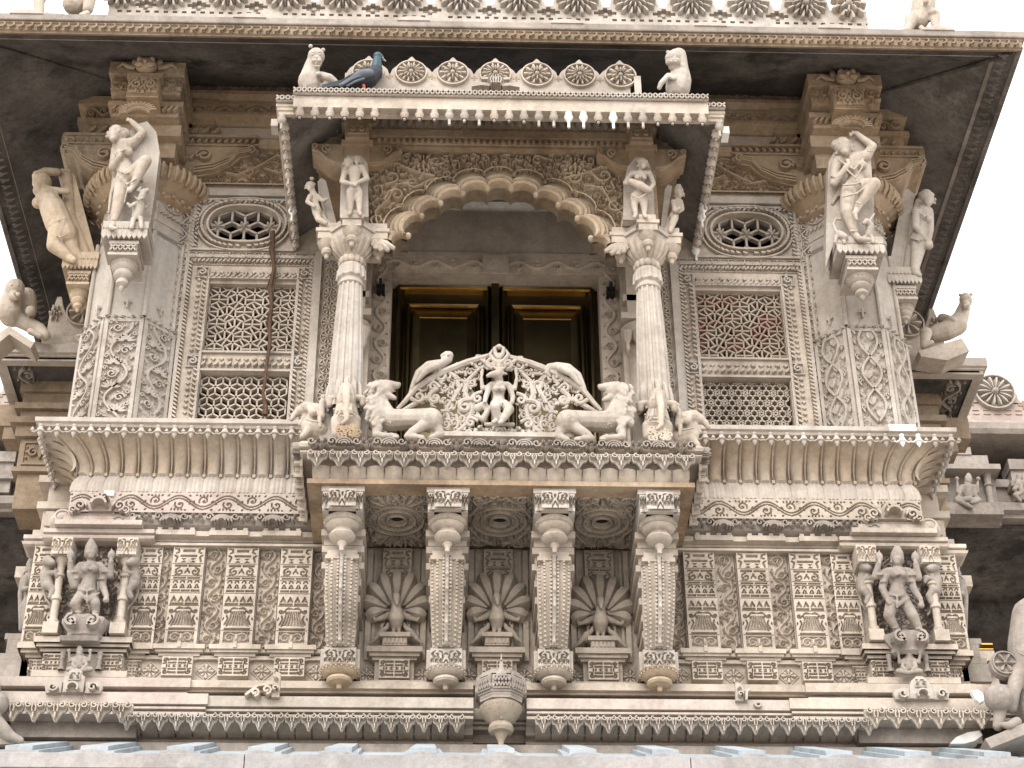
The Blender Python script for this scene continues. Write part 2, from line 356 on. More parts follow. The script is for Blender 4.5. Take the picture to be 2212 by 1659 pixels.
def cv_pilaster(W=.145, H=.509):
    c = Cv(W, H, .0026, 1.0); Y = lambda f: H*(1-f); w = W/2
    def bar(f0, f1, n=1, ww=.82):
        for q in range(n): a = -ww*w+q*2*ww*w/n; c.rect(a+.003, a+2*ww*w/n-.003, Y(f1), Y(f0))
    for f in (.012, .182, .312, .352, .485, .612, .858): c.rect(-w*.94, w*.94, Y(f)-.0016, Y(f)+.0016, .35)
    bar(.038, .062, 1, .42); bar(.092, .116, 1, .56)
    for s in (-1, 1):
        c.stroke([(s*w*.86, Y(.03)), (s*w*.66, Y(.035)), (s*w*.62, Y(.065)), (s*w*.78, Y(.075))], .0042, 1, .6, True); c.stroke([(s*w*.86, Y(.10)), (s*w*.70, Y(.115)), (s*w*.80, Y(.165))], .0042, 1, .6, True)
    for q in range(5):
        x = (q-2)*w*.30
        for sg in (-1, 1): c.poly([(x-w*.15, Y(.15)+sg*.010), (x+w*.15, Y(.15)+sg*.010), (x, Y(.15)+sg*.001)] if q % 2 else [(x-w*.12, Y(.15)), (x, Y(.15)+sg*.009), (x+w*.12, Y(.15))], 0 if q % 2 else 1)
    bar(.198, .218, 2, .86)
    for s in (-1, 1):
        q = spiral(w*.48, Y(.268), w*.30, pi/2, 1.2, -1, 14); q[:, 0] *= s; c.stroke(q, .0036, 1, .6, True)
        for k in range(3): leafcut(c, s*w*.82, Y(.24+.028*k), .016, (pi if s > 0 else 0)+.3*s, .5, .0038)
    a = np.linspace(.2, pi-.2, 10); c.stroke(np.stack([w*.14*np.cos(a), Y(.285)+.014*np.sin(a)], 1), .0034, 1, .6, True); c.stroke([(0, Y(.25)), (0, Y(.24))], .005, 1, .6, True)
    bar(.322, .340, 2, .88)
    for q in range(4):
        x = (q-1.5)*w*.45; c.poly([(x-w*.17, Y(.435)), (x+w*.17, Y(.435)), (x+w*.06, Y(.40)), (x, Y(.392)), (x-w*.06, Y(.40))], 0); c.stroke([(x, Y(.425)), (x, Y(.41))], .004, 1, .5); a = np.linspace(-.3, pi+.3, 10); c.stroke(np.stack([x+w*.12*np.cos(a), Y(.376)+w*.10*np.sin(a)], 1), .0028, 1, .5, True)
    bar(.450, .472, 3, .90)
    for q in range(4): x = (q-1.5)*w*.45; c.poly([(x-w*.19, Y(.572)), (x+w*.19, Y(.572)), (x, Y(.512))], 0); c.poly([(x-w*.05, Y(.572)), (x+w*.05, Y(.572)), (x, Y(.55))], 1)
    bar(.586, .604, 2, .90)
    for s in (-1, 1):
        c.stroke([(s*w*.06, Y(.640)), (s*w*.28, Y(.635)), (s*w*.46, Y(.645))], [.003, .006, .003], 1, .6, True)
        c.stroke([(s*w*.50, Y(.66)), (s*w*.40, Y(.69)), (s*w*.46, Y(.74)), (s*w*.66, Y(.81))], .0045, 1, .6, True)
        q = spiral(w*.74, Y(.665), w*.17, pi, 1.1, 1, 12); q[:, 0] *= s; c.stroke(q, .0034, 1, .6, True); c.stroke([(s*w*.70, Y(.71)), (s*w*.62, Y(.74)), (s*w*.80, Y(.80))], .0034, 1, .6, True); leafcut(c, s*w*.88, Y(.72), .02, -pi/2, .4*s, .003)
    c.poly([(-w*.34, Y(.665)), (w*.34, Y(.665)), (w*.62, Y(.808)), (-w*.62, Y(.808))], .1)
    for q in range(6): x = (q-2.5)*w*.13; c.stroke([(x*.8, Y(.67)), (x*1.15, Y(.74)), (x*1.65, Y(.80))], w*.060, .95, .3)
    for q in range(9): c.stroke([((q-4)*w*.16, Y(.822)), ((q-4)*w*.16+.0002, Y(.822))], .0058, 1, .3)
    bar(.836, .850, 1, .84)
    c.rect(-w*.80, w*.80, Y(.975), Y(.872), .05)
    for s in (-1, 1):
        q = spiral(w*.40, Y(.925), w*.33, pi*.75, 1.3, -1, 16); q[:, 0] *= s; c.stroke(q, np.linspace(.0075, .004, 16), .95, .3)
        for k in range(3): c.stroke(leafpts(s*w*.70, Y(.89+.03*k), .016, pi/2 if k == 0 else -pi/2, .6*s), LW*.005, .8, .3)
    c.stroke([(0, Y(.90)), (0, Y(.935))], [.012, .009], 1, .3); c.stroke([(-w*.2, Y(.965)), (0, Y(.95)), (w*.2, Y(.965))], .004, .9, .3); return c
def cv_block(W=.135, H=.093):
    c = Cv(W, H, .0026, 1.0); w = W/2
    for z in (.16, .84): c.rect(-w*.5, w*.5, H*z-.005, H*z+.005)
    c.rect(-w*.06, w*.06, H*.08, H*.24, 1); c.rect(-w*.06, w*.06, H*.76, H*.92, 1)
    for z in (.33, .67):
        c.rect(-w*.58, -w*.05, H*z-.0042, H*z+.0042); c.rect(w*.05, w*.58, H*z-.0042, H*z+.0042)
    c.rect(-w*.56, w*.56, H*.43, H*.57)
    for q in (-1, 0, 1): x = q*w*.36; c.poly([(x-w*.17, H*.5), (x, H*.41), (x+w*.17, H*.5), (x, H*.59)], 1)
    for s in (-1, 1):
        for v in (-1, 1):
            q = spiral(w*.76, H*(.5+.29*v), .013, pi, 1.1, -v, 10); q[:, 0] *= s; c.stroke(q, .0032, 1, .6, True); c.stroke([(s*w*.90, H*(.5+.12*v)), (s*w*.70, H*(.5+.16*v))], .0032, 1, .6, True)
        c.stroke([(s*w*.68, H*.44), (s*w*.68, H*.56)], .0032, 1, .6, True)
    return c
def cv_lace(W, H, seed=0):                       # flame-like leaves cut into a flat face, mirrored about the middle
    c = Cv(W, H, .0026, 1.0); r_ = random.Random(seed*7+1); v = seed % 3
    c.rect(-W*.46, W*.46, H*.915, H*.93, .3); c.rect(-W*.48, W*.48, H*.03, H*.045, .4)
    for s in (-1, 1):
        S = lambda P: np.array([(s*a*W, b*H) for a, b in P])
        for q in range(3):
            x = .10+.14*q; c.stroke(S([(x, .14+.04*q), (x+.05, .32), (x-.01, .52), (x+.035, .74-.06*q)]), [.0018, .0052, .0046, .0015], 1, .55, True); c.stroke(S([(x+.075, .20), (x+.10, .34), (x+.07, .46)]), [.0016, .0036, .0014], 1, .55, True)
        q = spiral(.30, .72 if v else .66, .12, pi*.4, 1.1, -1, 14); c.stroke(np.array([(s*a*W, b*H if False else (.70+(b-(.72 if v else .66))*W/H)*H) for a, b in q]), .0028, 1, .55, True)
        c.stroke(S([(.42, .60), (.45, .74), (.40, .86)]), [.002, .004, .0015], 1, .55, True); c.stroke(S([(.10, .78), (.16, .86), (.24, .88)]), [.0015, .0038, .0015], 1, .55, True)
    c.poly([(-W*.09, 0), (W*.09, 0), (0, H*.34)], 1); c.stroke([(-W*.11, H*.05), (0, H*.40), (W*.11, H*.05)], .0026, 1, .6, True)
    if v != 1: c.stroke([(0, H*.60), (0, H*.76)], [.003, .006], 1, .55, True)
    else: c.stroke([(-W*.06, H*.70), (0, H*.76), (W*.06, H*.70)], .0036, 1, .55, True)
    return c
def cv_band(L, H, waves, seed=0):                # flat band with a wave stem between two cut lines, cut scrolls and leaves
    c = Cv(L, H, .0032, 1.0); lam = L/waves; n = int(waves*24); u = np.linspace(-L/2+.01, L/2-.01, n); m = H/2; A = .27*H
    for o in (-.060*H, .075*H): c.stroke(np.stack([u, m+o+A*np.sin(2*pi*(u+L/2)/lam)], 1), .0033, 1, .6, True)
    for k in range(int(round(waves*2))):
        uc = -L/2+(k+.5)*lam/2; sg = 1 if k % 2 == 0 else -1; q = spiral(uc+.02*lam, m-.10*H*sg, .22*H, pi/2*sg+1.1*sg, 1.0, sg, 14, .3); c.stroke(q, np.linspace(.0038, .0026, 14), 1, .6, True); c.stroke([(uc+.02*lam, m-.10*H*sg), (uc+.021*lam, m-.10*H*sg)], .005, 1, .5, True)
        for w_ in range(5): leafcut(c, uc+(w_-2)*.085*lam, m-.42*H*sg, .15*H, pi/2*sg+(w_-2)*.35*sg, .5, .0036)
        for w_ in (-1, 1): leafcut(c, uc+w_*.20*lam, m+.40*H*sg, .13*H, -pi/2*sg+.5*w_, .6*w_, .0042); leafcut(c, uc+w_*.29*lam, m+.12*H*sg, .13*H, -pi/2*sg+.4*w_, .6*w_, .0038)
    return c
def cv_vine(W, H, waves, seed=0, fill=True, w=.075):      # dense upright vine, raised
    c = Cv(W, H, .0028, 0.0); n = int(waves*20); v = np.linspace(0, H, n); c.stroke(np.stack([.27*W*np.sin(2*pi*v/(H/waves)), v], 1), w*W, 1, .3)
    for k in range(int(waves*2)):
        vc = (k+.5)*H/waves/2; sg = 1 if k % 2 == 0 else -1; q = spiral(-.12*W*sg, vc, .26*W, (0 if sg > 0 else pi)+.9, 1.3, 1 if sg > 0 else 1, 16, .15); c.stroke(q, np.linspace(.07, .045, 16)*W, 1, .3)
        for j in range(3): c.stroke(leafpts(-.30*W*sg, vc+(j-1)*.16*W, .2*W, (pi if sg > 0 else 0)+(j-1)*.7*sg, .7), LW*.055*W, .9, .3); c.stroke(leafpts(.36*W*sg, vc+(j-1)*.28*W, .17*W, pi/2*(1 if j else -1), .9*sg), LW*.05*W, .85, .3)
    if fill: c.arab(seed, .05*W, .10*W, int(10*waves), h=.85, dense=1.0)
    return c
# ------------------------------------------------------------------ ground
g = MB(); g.add(*box(-60, 60, -60, 60, -.2, 0)); o = g.obj('ground', PAVE); o['kind'] = 'structure'
# ------------------------------------------------------------------ temple body
T = thing('temple_building', (0, 1, 0), 'carved sandstone temple body with panelled walls behind the balcony and the windows', 'building')
b = MB()
b.add(*box(-1.98, 1.98, -.14, 2.6, 5.0, 6.66)); b.add(*box(-2.3, 2.3, 0.1, 2.6, 0, 5.02))
b.obj('lower_wall', STONE, T)
for s in (-1, 1):
    b = MB()
    xs = lambda a, c: (min(s*a, s*c), max(s*a, s*c))
    for a, c, z0, z1 in ((1.50, 1.74, 6.66, 8.03), (.80, 1.05, 6.66, 8.03), (1.05, 1.50, 7.255, 7.385), (1.05, 1.50, 7.825, 8.03), (1.05, 1.50, 6.66, 6.69),
                         (.66, 1.98, 8.46, 9.25), (1.63, 1.74, 8.03, 8.46), (.80, 1.07, 8.03, 8.46)):
        b.add(*box(*xs(a, c), 0, .14, z0, z1))
    b.add(*box(*xs(1.74, 2.0), .12, 2.6, 6.66, 9.25)); b.add(*box(*xs(.66, .80), .06, .3, 6.66, 8.46))
    # plate round the oval opening
    n = 32; a = np.arange(n)*2*pi/n; ov = np.stack([s*1.35+.185*np.sign(np.cos(a))*np.abs(np.cos(a))**.75, 8.216+.118*np.sin(a)], 1)
    ex = np.clip(np.cos(a)*1.5, -1, 1)*.28; ez = np.clip(np.sin(a)*1.5, -1, 1)
    rc = np.stack([s*1.35+ex, np.where(ez > 0, 8.216+ez*.244, 8.216+ez*.186)], 1)
    V = np.concatenate([np.column_stack([ov, np.zeros(n)]), np.column_stack([rc, np.zeros(n)]), np.column_stack([ov, np.full(n, -.1)])])
    i = np.arange(n); j = (i+1) % n
    b.add(V, [np.stack([i, j, n+j, n+i], 1), np.stack([i, j, 2*n+j, 2*n+i], 1)], onwall(0))
    b.obj('upper_wall', STONE, T)
for s in (-1, 1):                               # rooms behind the lattices and over the door: real rooms, their shade put into a near-black colour
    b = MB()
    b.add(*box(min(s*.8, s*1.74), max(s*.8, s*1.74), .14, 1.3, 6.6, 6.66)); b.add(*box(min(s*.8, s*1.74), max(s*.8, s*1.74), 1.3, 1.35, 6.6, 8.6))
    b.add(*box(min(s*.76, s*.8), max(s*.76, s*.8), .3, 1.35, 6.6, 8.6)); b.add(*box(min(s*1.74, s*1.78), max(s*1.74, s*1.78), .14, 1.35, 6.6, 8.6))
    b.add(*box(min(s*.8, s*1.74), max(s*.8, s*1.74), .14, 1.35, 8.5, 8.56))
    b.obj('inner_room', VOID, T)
b = MB(); b.add(*box(-.8, .8, .14, .34, 8.13, 8.9)); b.add(*box(-.8, .8, .12, .3, 8.13, 8.155)); b.add(*box(-.66, .66, .139, .2, 8.30, 8.33)); b.obj('wall_over_door', PALE, T)
b = MB(); b.add(*box(-.8, .8, -.14, .5, 6.60, 6.665)); b.obj('doorstep_floor', STONE, T)
# upper friezes beside the canopy (dark band, moulding, running scroll, ochre moulding, plain course, plank)
for s in (-1, 1):
    pa = [(-1.74, 0), (-.66, 0)] if s < 0 else [(.66, 0), (1.74, 0)]
    f = MB(); f.add(*sweep(pa, [(0, 9.25), (.10, 9.25), (.10, 9.20), (.06, 9.19), (.06, 9.135), (.085, 9.125), (.085, 9.10), (.05, 9.08), (.055, 9.06), (.04, 9.05), (.04, 8.985), (.075, 8.97), (.075, 8.95), (.03, 8.93), (.015, 8.92), (0, 8.92)]))
    fr = f.obj('cornice_frieze', WARMC, T)
    xm_ = (pa[0][0]+pa[1][0])/2; m_ = cv_band(1.06, .064, 6).into(MB(), lambda V: np.column_stack([xm_+V[:, 0], -.041-V[:, 2], 8.986+V[:, 1]]), .016); m_.obj('scroll_band', WARM, fr)
    m_ = Cv(1.06, .055, .004).arab(4, .012, .024, 70).into(MB(), lambda V: np.column_stack([xm_+V[:, 0], -.061-V[:, 2], 9.136+V[:, 1]]), .02); m_.obj('dark_scroll_band', BROWN, fr)
    f = MB(); f.add(*sweep(pa, [(0, 8.82), (.03, 8.82), (.045, 8.80), (.045, 8.765), (.02, 8.755), (0, 8.755)])); f.obj('plank_moulding', WARM, T)
    # foliage panel over the oval vent
    c = Cv(.60, .27, .0032); c.stroke([(-.28, .02), (-.16, .10), (-.05, .07), (.08, .15), (.16, .22), (.24, .15), (.18, .09), (.10, .12)], .013, 1, .3); c.stroke([(-.28, .24), (-.14, .20), (-.02, .22), (.06, .18)], .010, 1, .3); c.arab(11+s, .018, .042, 60, h=.9); c.rect(-.30, .30, 0, .010, 1); c.rect(-.30, .30, .262, .27, 1)
    c.into(MB(), lambda V: np.column_stack([s*(1.36-V[:, 0]), -V[:, 2], 8.487+V[:, 1]]), .026).obj('foliage_panel', WARM, T)
# floral strip beside the columns and door jambs
for s in (-1, 1):
    if s < 0: mb = MB(); Orn().put(rosette(9, .3, True), at2(0, 0, .033, .041)).into(mb, onwall(0)); FST = mb.mesh('flower_boss', STONE)
    for q in range(14): link('flower_boss', FST, T, at=(s*.868, 0, 6.74+.092*q))
    b = MB(); b.add(*box(min(s*.92, s*.955), max(s*.92, s*.955), -.035, .0, 6.69, 8.02)); b.obj('white_strip', PALE, T)
    b = MB(); b.add(*box(min(s*.555, s*.66), max(s*.555, s*.66), .14, .3, 6.66, 8.13)); jm = b.obj('door_jamb', STONE, T)
    cv_vine(.095, 1.44, 7, 5, False, .11).into(MB(), lambda V: np.column_stack([s*(.607+V[:, 0]), .139-V[:, 2], 6.67+V[:, 1]]), .016).obj('vine_relief', STONE, jm)
    b = MB(); b.add(*lathe([(.05, 6.66), (.05, 6.72), (.035, 6.74), (.033, 7.42), (.045, 7.44), (.05, 7.47), (.04, 7.49), (.055, 7.52), (.07, 7.56), (.07, 7.60), (.05, 7.62)], 12, (s*.725, .05), lambda a, i: 1+.06*np.cos(a*8)), smooth=True)
    b.add(*box(s*.725-.075, s*.725+.075, -.02, .1, 7.62, 7.66)); b.add(*box(s*.725-.04, s*.725+.04, .0, .1, 7.66, 8.13)); b.add(*box(s*.725-.06, s*.725+.06, .0, .1, 7.75, 7.79))
    for q in range(3): b.add(*lathe([(.0, 7.40), (.012, 7.42), (.008, 7.45), (.028, 7.49), (.03, 7.52)], 8, (s*.725+.05*(q-1), -.03)), smooth=True)
    b.obj('half_column', STONE, T)
b = MB(); b.add(*box(-.66, .66, .13, .32, 8.02, 8.13)); li = b.obj('door_lintel', STONE, T)
for s in (-1, 1):
    c = cv_vine(.085, .52, 2.5, 5, False, .11); c.into(MB(), lambda V: np.column_stack([s*.33-.26+V[:, 1], .129-V[:, 2], 8.075+V[:, 0]]), .013).obj('vine_relief', STONE, li)
b = MB(); b.add(*box(-.07, .07, .10, .13, 8.025, 8.125)); b.obj('plain_block', PALE, li)
# ------------------------------------------------------------------ brass door
DY = -.085
D = thing('brass_door', (0, .22, 6.66), 'dark brass double door with panelled leaves behind the arch', 'door')
b = MB(); b.add(*box(-.56, .56, .36+DY, .40+DY, 6.66, 8.06)); b.add(*box(-.02, .02, .30+DY, .36+DY, 6.66, 8.03)); b.obj('backing', BRASS, D)
for s in (-1, 1):
    xc = s*.277; b = MB(); b.add(*box(xc-.26, xc+.26, .34+DY, .36+DY, 6.66, 8.04)); lf = b.obj('door_leaf', BRASS, D)
    def fr(x0, x1, z1, t, y):                   # mitred moulding frame facing the viewer
        b = MB(); P = [(x0, 6.62), (x0, z1), (x1, z1), (x1, 6.62)]
        prof = [(0, 0), (.006, -.012), (.010, -.022), (.016, -.028), (.026, -.024), (t-.010, -.012), (t, 0)]
        V = []
        for i, (x, z) in enumerate(P):
            dx = 1 if i in (0, 1) else -1; dz = -1 if i in (1, 2) else 0
            V += [(x+dx*o_, y+d_, z+dz*o_) for o_, d_ in prof]
        b.add(V, [grid_faces(4, len(prof))], smooth=False); return b
    fr(xc-.255, xc+.255, 8.025, .045, .34+DY).obj('outer_moulding', BRASS, lf); fr(xc-.205, xc+.205, 7.90, .035, .34+DY).obj('inner_moulding', BRASS, lf)
    for z_, w_ in ((7.990, .235), (7.872, .18), (7.790, .128)): b = MB(); b.add([(xc-w_, .306+DY, z_), (xc+w_, .306+DY, z_), (xc+w_, .318+DY, z_-.006), (xc-w_, .318+DY, z_-.006), (xc-w_, .34+DY, z_), (xc+w_, .34+DY, z_), (xc+w_, .34+DY, z_-.006), (xc-w_, .34+DY, z_-.006)], [[(0,1,2,3),(0,1,5,4),(2,3,7,6),(0,3,7,4),(1,2,6,5)]]); b.obj('glint_edge', GOLD, lf)  # bright strips stand for the glint on the moulding edges
    b = MB(); b.add([(xc-.165, .332+DY, 6.62), (xc-.165, .332+DY, 7.86), (xc+.165, .332+DY, 7.86), (xc+.165, .332+DY, 6.62), (xc-.125, .312+DY, 6.62), (xc-.125, .312+DY, 7.795), (xc+.125, .312+DY, 7.795), (xc+.125, .312+DY, 6.62)], [[(0,1,5,4),(1,2,6,5),(2,3,7,6),(4,5,6,7)]]); b.obj('raised_panel', BRASS, lf)
for s in (-1, 1):
    b = MB(); b.add(*box(s*.612-.022, s*.612+.022, .085, .14, 7.86, 7.905)); b.add(*box(s*.612-.008, s*.612+.008, .05, .10, 7.875, 7.915)); tag(b.obj('iron_cleat', IRON), f'small black iron cleat on the door jamb behind the column of the {"embracing pair" if s < 0 else "drummer statue"}', 'cleat', 'iron cleats on the door jambs')
# ------------------------------------------------------------------ lattice windows
def bars(segs, wd, y0, y1, clip):
    mb = MB(); x0, x1, z0, z1 = clip
    for (ax, az), (bx, bz) in segs:
        mx, mz = (ax+bx)/2, (az+bz)/2
        if not (x0 < mx < x1 and z0 < mz < z1): continue
        d = np.array([bx-ax, bz-az]); L = np.linalg.norm(d); n = np.array([-d[1], d[0]])/L*wd
        q = [(ax+n[0], az+n[1]), (bx+n[0], bz+n[1]), (bx-n[0], bz-n[1]), (ax-n[0], az-n[1])]
        c = [(min(max(px_, x0), x1), min(max(pz_, z0), z1)) for px_, pz_ in q]
        V = [(px_, y0, pz_) for px_, pz_ in c]+[(px_, y1, pz_) for px_, pz_ in q]
        mb.add(V, [[(0,1,2,3),(0,1,5,4),(2,3,7,6)]])
    return mb
def stars(x0, x1, z0, z1, p, extra):
    segs = []; rows = int((z1-z0)/(p*.866))+3; cols = int((x1-x0)/p)+3
    for r in range(-1, rows):
        for c in range(-1, cols):
            cx = x0+(c+.5*(r % 2))*p; cz = z0+r*p*.866
            for k in range(6):
                a = pi/6+k*pi/3; e = (cx+p*.577*math.cos(a), cz+p*.577*math.sin(a)); segs.append(((cx, cz), e))
                if extra == 1 and k < 3:        # short floating bars inside the rhombs
                    a2 = k*pi/3; m = (cx+p*.5*math.cos(a2), cz+p*.5*math.sin(a2)); t = (a2+pi/3*(1 if (r+c) % 2 else -1)); q = .19*p
                    n_ = (-math.sin(t)*.07*p, math.cos(t)*.07*p)
                    for sg in (1,): segs.append(((m[0]-q*math.cos(t), m[1]-q*math.sin(t)), (m[0]+q*math.cos(t), m[1]+q*math.sin(t))))
                if extra == 2:                  # little ring at each star
                    a2, a3 = a-pi/6, a+pi/6; segs.append(((cx+.3*p*math.cos(a2), cz+.3*p*math.sin(a2)), (cx+.3*p*math.cos(a3), cz+.3*p*math.sin(a3))))
    return segs
for s in (-1, 1):
    side = 'left' if s < 0 else 'right'; c = s*1.275
    Wn = thing('lattice_window', (c, 0, 6.69), ('carved stone lattice window with a dry brown vine hanging over it' if s < 0 else 'carved stone lattice window with red powder on its upper screen'), 'window', 'stone lattice windows flanking the door')
    bars(stars(c-.22, c+.22, 7.385, 7.825, .092, 1), .0042, .03, .065, (c-.225, c+.225, 7.385, 7.825)).obj('upper_lattice', STONE if s < 0 else PINKSTAIN, Wn)
    bars(stars(c-.22, c+.22, 6.69, 7.255, .072, 0 if s < 0 else 2), .0040, .03, .065, (c-.225, c+.225, 6.69, 7.255)).obj('lower_lattice', STONE, Wn)
    def fobj(o_, name, Y=0, m=STONE):
        mb = MB(); o_.into(mb, onwall(Y)); return mb.obj(name, m, Wn)
    xo = c-s*0.0
    L0, L1 = (c-.44, c+.325) if s < 0 else (c-.325, c+.44)       # outer edge .. inner edge of the frame
    xw, xi = (c-.398, c+.325) if s < 0 else (c+.398, c-.325)
    # frame mouldings
    mb = MB(); 
    for a_, d_, z1_, t_ in ((.352, .318, 7.985, .018), (.235, .235, 7.845, .014)):
        xl, xr = (c-a_, c+d_) if s < 0 else (c-d_, c+a_)
        mb.add(*sweep([(xl, 0), (xr, 0)], [(0, z1_), (.02, z1_), (.02, z1_+t_), (0, z1_+t_)]))
        for x_ in (xl, xr): mb.add(*box(x_-t_/2, x_+t_/2, -.02, 0, 6.69, z1_))
    for z_ in (7.375, 7.262): mb.add(*box(c-.235, c+.235, -.016, .02, z_-.006, z_+.006))
    fm = mb.obj('frame_moulding', PALE, Wn)
    # outer border: a row of flowers, each its own piece
    proto = None
    def flower(x_, z_):
        global FLW
        if 'FLW' not in globals():
            k = Orn().put(rosette(8, .3, False), at2(0, 0, .034)); k.put(frame2(-.041, .041, -.043, .043, .004, .008), at2(0, 0, 1))
            mb = MB(); k.into(mb, onwall(0)); FLW = mb.mesh('flower_tile', STONE)
        link('flower_tile', FLW, Wn, at=(x_, 0, z_))
    for q in range(15): flower(xw, 6.735+.0895*q)
    for q in range(1, 9): flower(xw-s*.0875*q, 6.735+.0895*14+.0)
    # rope, lozenge and leaf strips
    o1 = Orn(); o2 = Orn(); o3 = Orn()
    for x_ in (c-.335, c+.30) if s < 0 else (c-.30, c+.335): o1.put(turn(rope(1.26, .026, .012), True, x_, 6.70), at2(0, 0, 1))
    o1.put(turn(rope(.66, .024, .012), False, min(c-.335, c-.30)+.01, 7.965), at2(0, 0, 1))
    for zc_, L_ in ((7.895, 1),): o2.put(turn(lozenges(.46, .034, .012), False, c-.23, zc_), at2(0, 0, 1)); o3.put(turn(rope(.46, .026, .014, 1.1), False, c-.23, zc_-.032), at2(0, 0, 1))
    o2.put(turn(lozenges(.46, .034, .012), False, c-.23, 7.335), at2(0, 0, 1)); o3.put(turn(rope(.46, .028, .014, 1.1), False, c-.23, 7.297), at2(0, 0, 1))
    for sg in (-1, 1):
        for z0_, z1_ in ((7.37, 7.86), (6.70, 7.27)):
            o2.put(turn(lozenges(z1_-z0_, .030, .012), True, c+sg*.282, z0_), at2(0, 0, 1)); o3.put(turn(rope(z1_-z0_, .026, .014, 1.1), True, c+sg*.25, z0_), at2(0, 0, 1))
    fobj(o1, 'rope_moulding')['kind'] = 'stuff'; fobj(o3, 'leaf_strip')['kind'] = 'stuff'
    for V, F, sm_ in o2.L: mb = MB(); mb.add(V, F, onwall(0), sm_); mb.obj('lozenge', STONE, Wn)
    for sg in (-1, 1):
        for z_ in (7.89, 7.315):
            k = frame2(-.036, .036, -.036, .036, .006, .014); k.a(ridge(spiral(0, -.004, .022, pi/2, 1.3, sg, 14), .006, .014)); k.a(ridge(leafpts(-.02, .02, .03, .3, 1), LW*.006, .012))
            mb = MB(); k.into(mb, onwall(0)); link('corner_block', mb.mesh('corner_block', PALE), Wn, at=(c+sg*.268, 0, z_))
    # oval vent
    cx, cz = s*1.35, 8.216
    O = thing('oval_vent', (cx, 0, cz), f'oval stone vent pierced with star flowers, above the window {"with the hanging vine" if s < 0 else "dusted with red powder"}', 'vent', 'oval vents over the windows')
    segs = [sg_ for sg_ in stars(cx-.28, cx+.24, cz-.2425, cz+.2, .14, 0) if ((((sg_[0][0]+sg_[1][0])/2-cx)/.19)**2+(((sg_[0][1]+sg_[1][1])/2-cz)/.13)**2) < 1.05]
    lt = bars(segs, .0058, .012, .045, (cx-.3, cx+.3, cz-.2, cz+.2))
    k = Orn()
    for q in (-1, 0, 1): k.put(rosette(6, .22, False), at2(cx+q*.14, cz-.0, .038))
    k.into(lt, onwall(.012)); lt.obj('pierced_lattice', PALE, O)
    a = np.linspace(0, 2*pi, 49); k = Orn(); se = lambda f, q: np.stack([cx+(.185+q)*np.sign(np.cos(a))*np.abs(np.cos(a))**.75, cz+(.118+q)*np.sin(a)], 1)
    k.a(ridge(se(0, .008), .008, .016)); k.a(ridge(se(0, .062), .006, .012))
    for q in range(46):
        t = q*2*pi/46; p_ = np.array([cx+.222*np.sign(math.cos(t))*abs(math.cos(t))**.75, cz+.155*math.sin(t)]); k.a(ridge(leafpts(p_[0]-.012*math.cos(t+.8), p_[1]-.012*math.sin(t+.8), .036, t+.8, .9), LW*.009, .018))
    mb = MB(); k.into(mb, onwall(0)); mb.obj('leaf_ring', STONE, O)
    k = frame2(cx-.275, cx+.275, cz-.18, cz+.18, .014, .018); k.put(turn(rope(.52, .03, .012), False, cx-.26, cz+.155), at2(0, 0, 1)); k.put(turn(rope(.33, .03, .012), True, cx-s*-.25, cz-.165), at2(0, 0, 1)); 
    k.put(turn(vine(.36, .07, 3, .012), True, cx+s*.32, cz-.17), at2(0, 0, 1)); k.put(turn(rope(.34, .026, .012), True, cx+s*.265, cz-.165), at2(0, 0, 1))
    mb = MB(); k.into(mb, onwall(0)); mb.add(*box(cx-.30, cx+.30, -.03, 0, cz+.19, cz+.235)); mb.obj('vent_frame', PALE, O)
# dry vine hanging over the left window
pts = [U(590, 500, -.05), U(588, 540, -.05), U(592, 580, -.05), U(584, 620, -.045), U(587, 660, -.05), U(582, 700, -.05), U(583, 740, -.045), U(577, 780, -.045), U(573, 820, -.05), U(568, 850, -.05), U(574, 880, -.05), U(572, 897, -.05)]
b = MB(); b.add(*tube(pts, [.010, .012, .010, .011, .010, .012, .009, .009, .009, .008, .013, .016], 6), smooth=True)
for q in range(5):
    b.add(*tube([p+np.array([rng.uniform(-.018, .018), rng.uniform(-.01, .01), 0]) for p in pts[:5+q]], .0035, 5), smooth=True)
tag(b.obj('dry_vine', ROPE), 'thin dark brown dry vine trailing down over a stone lattice window', 'vine')
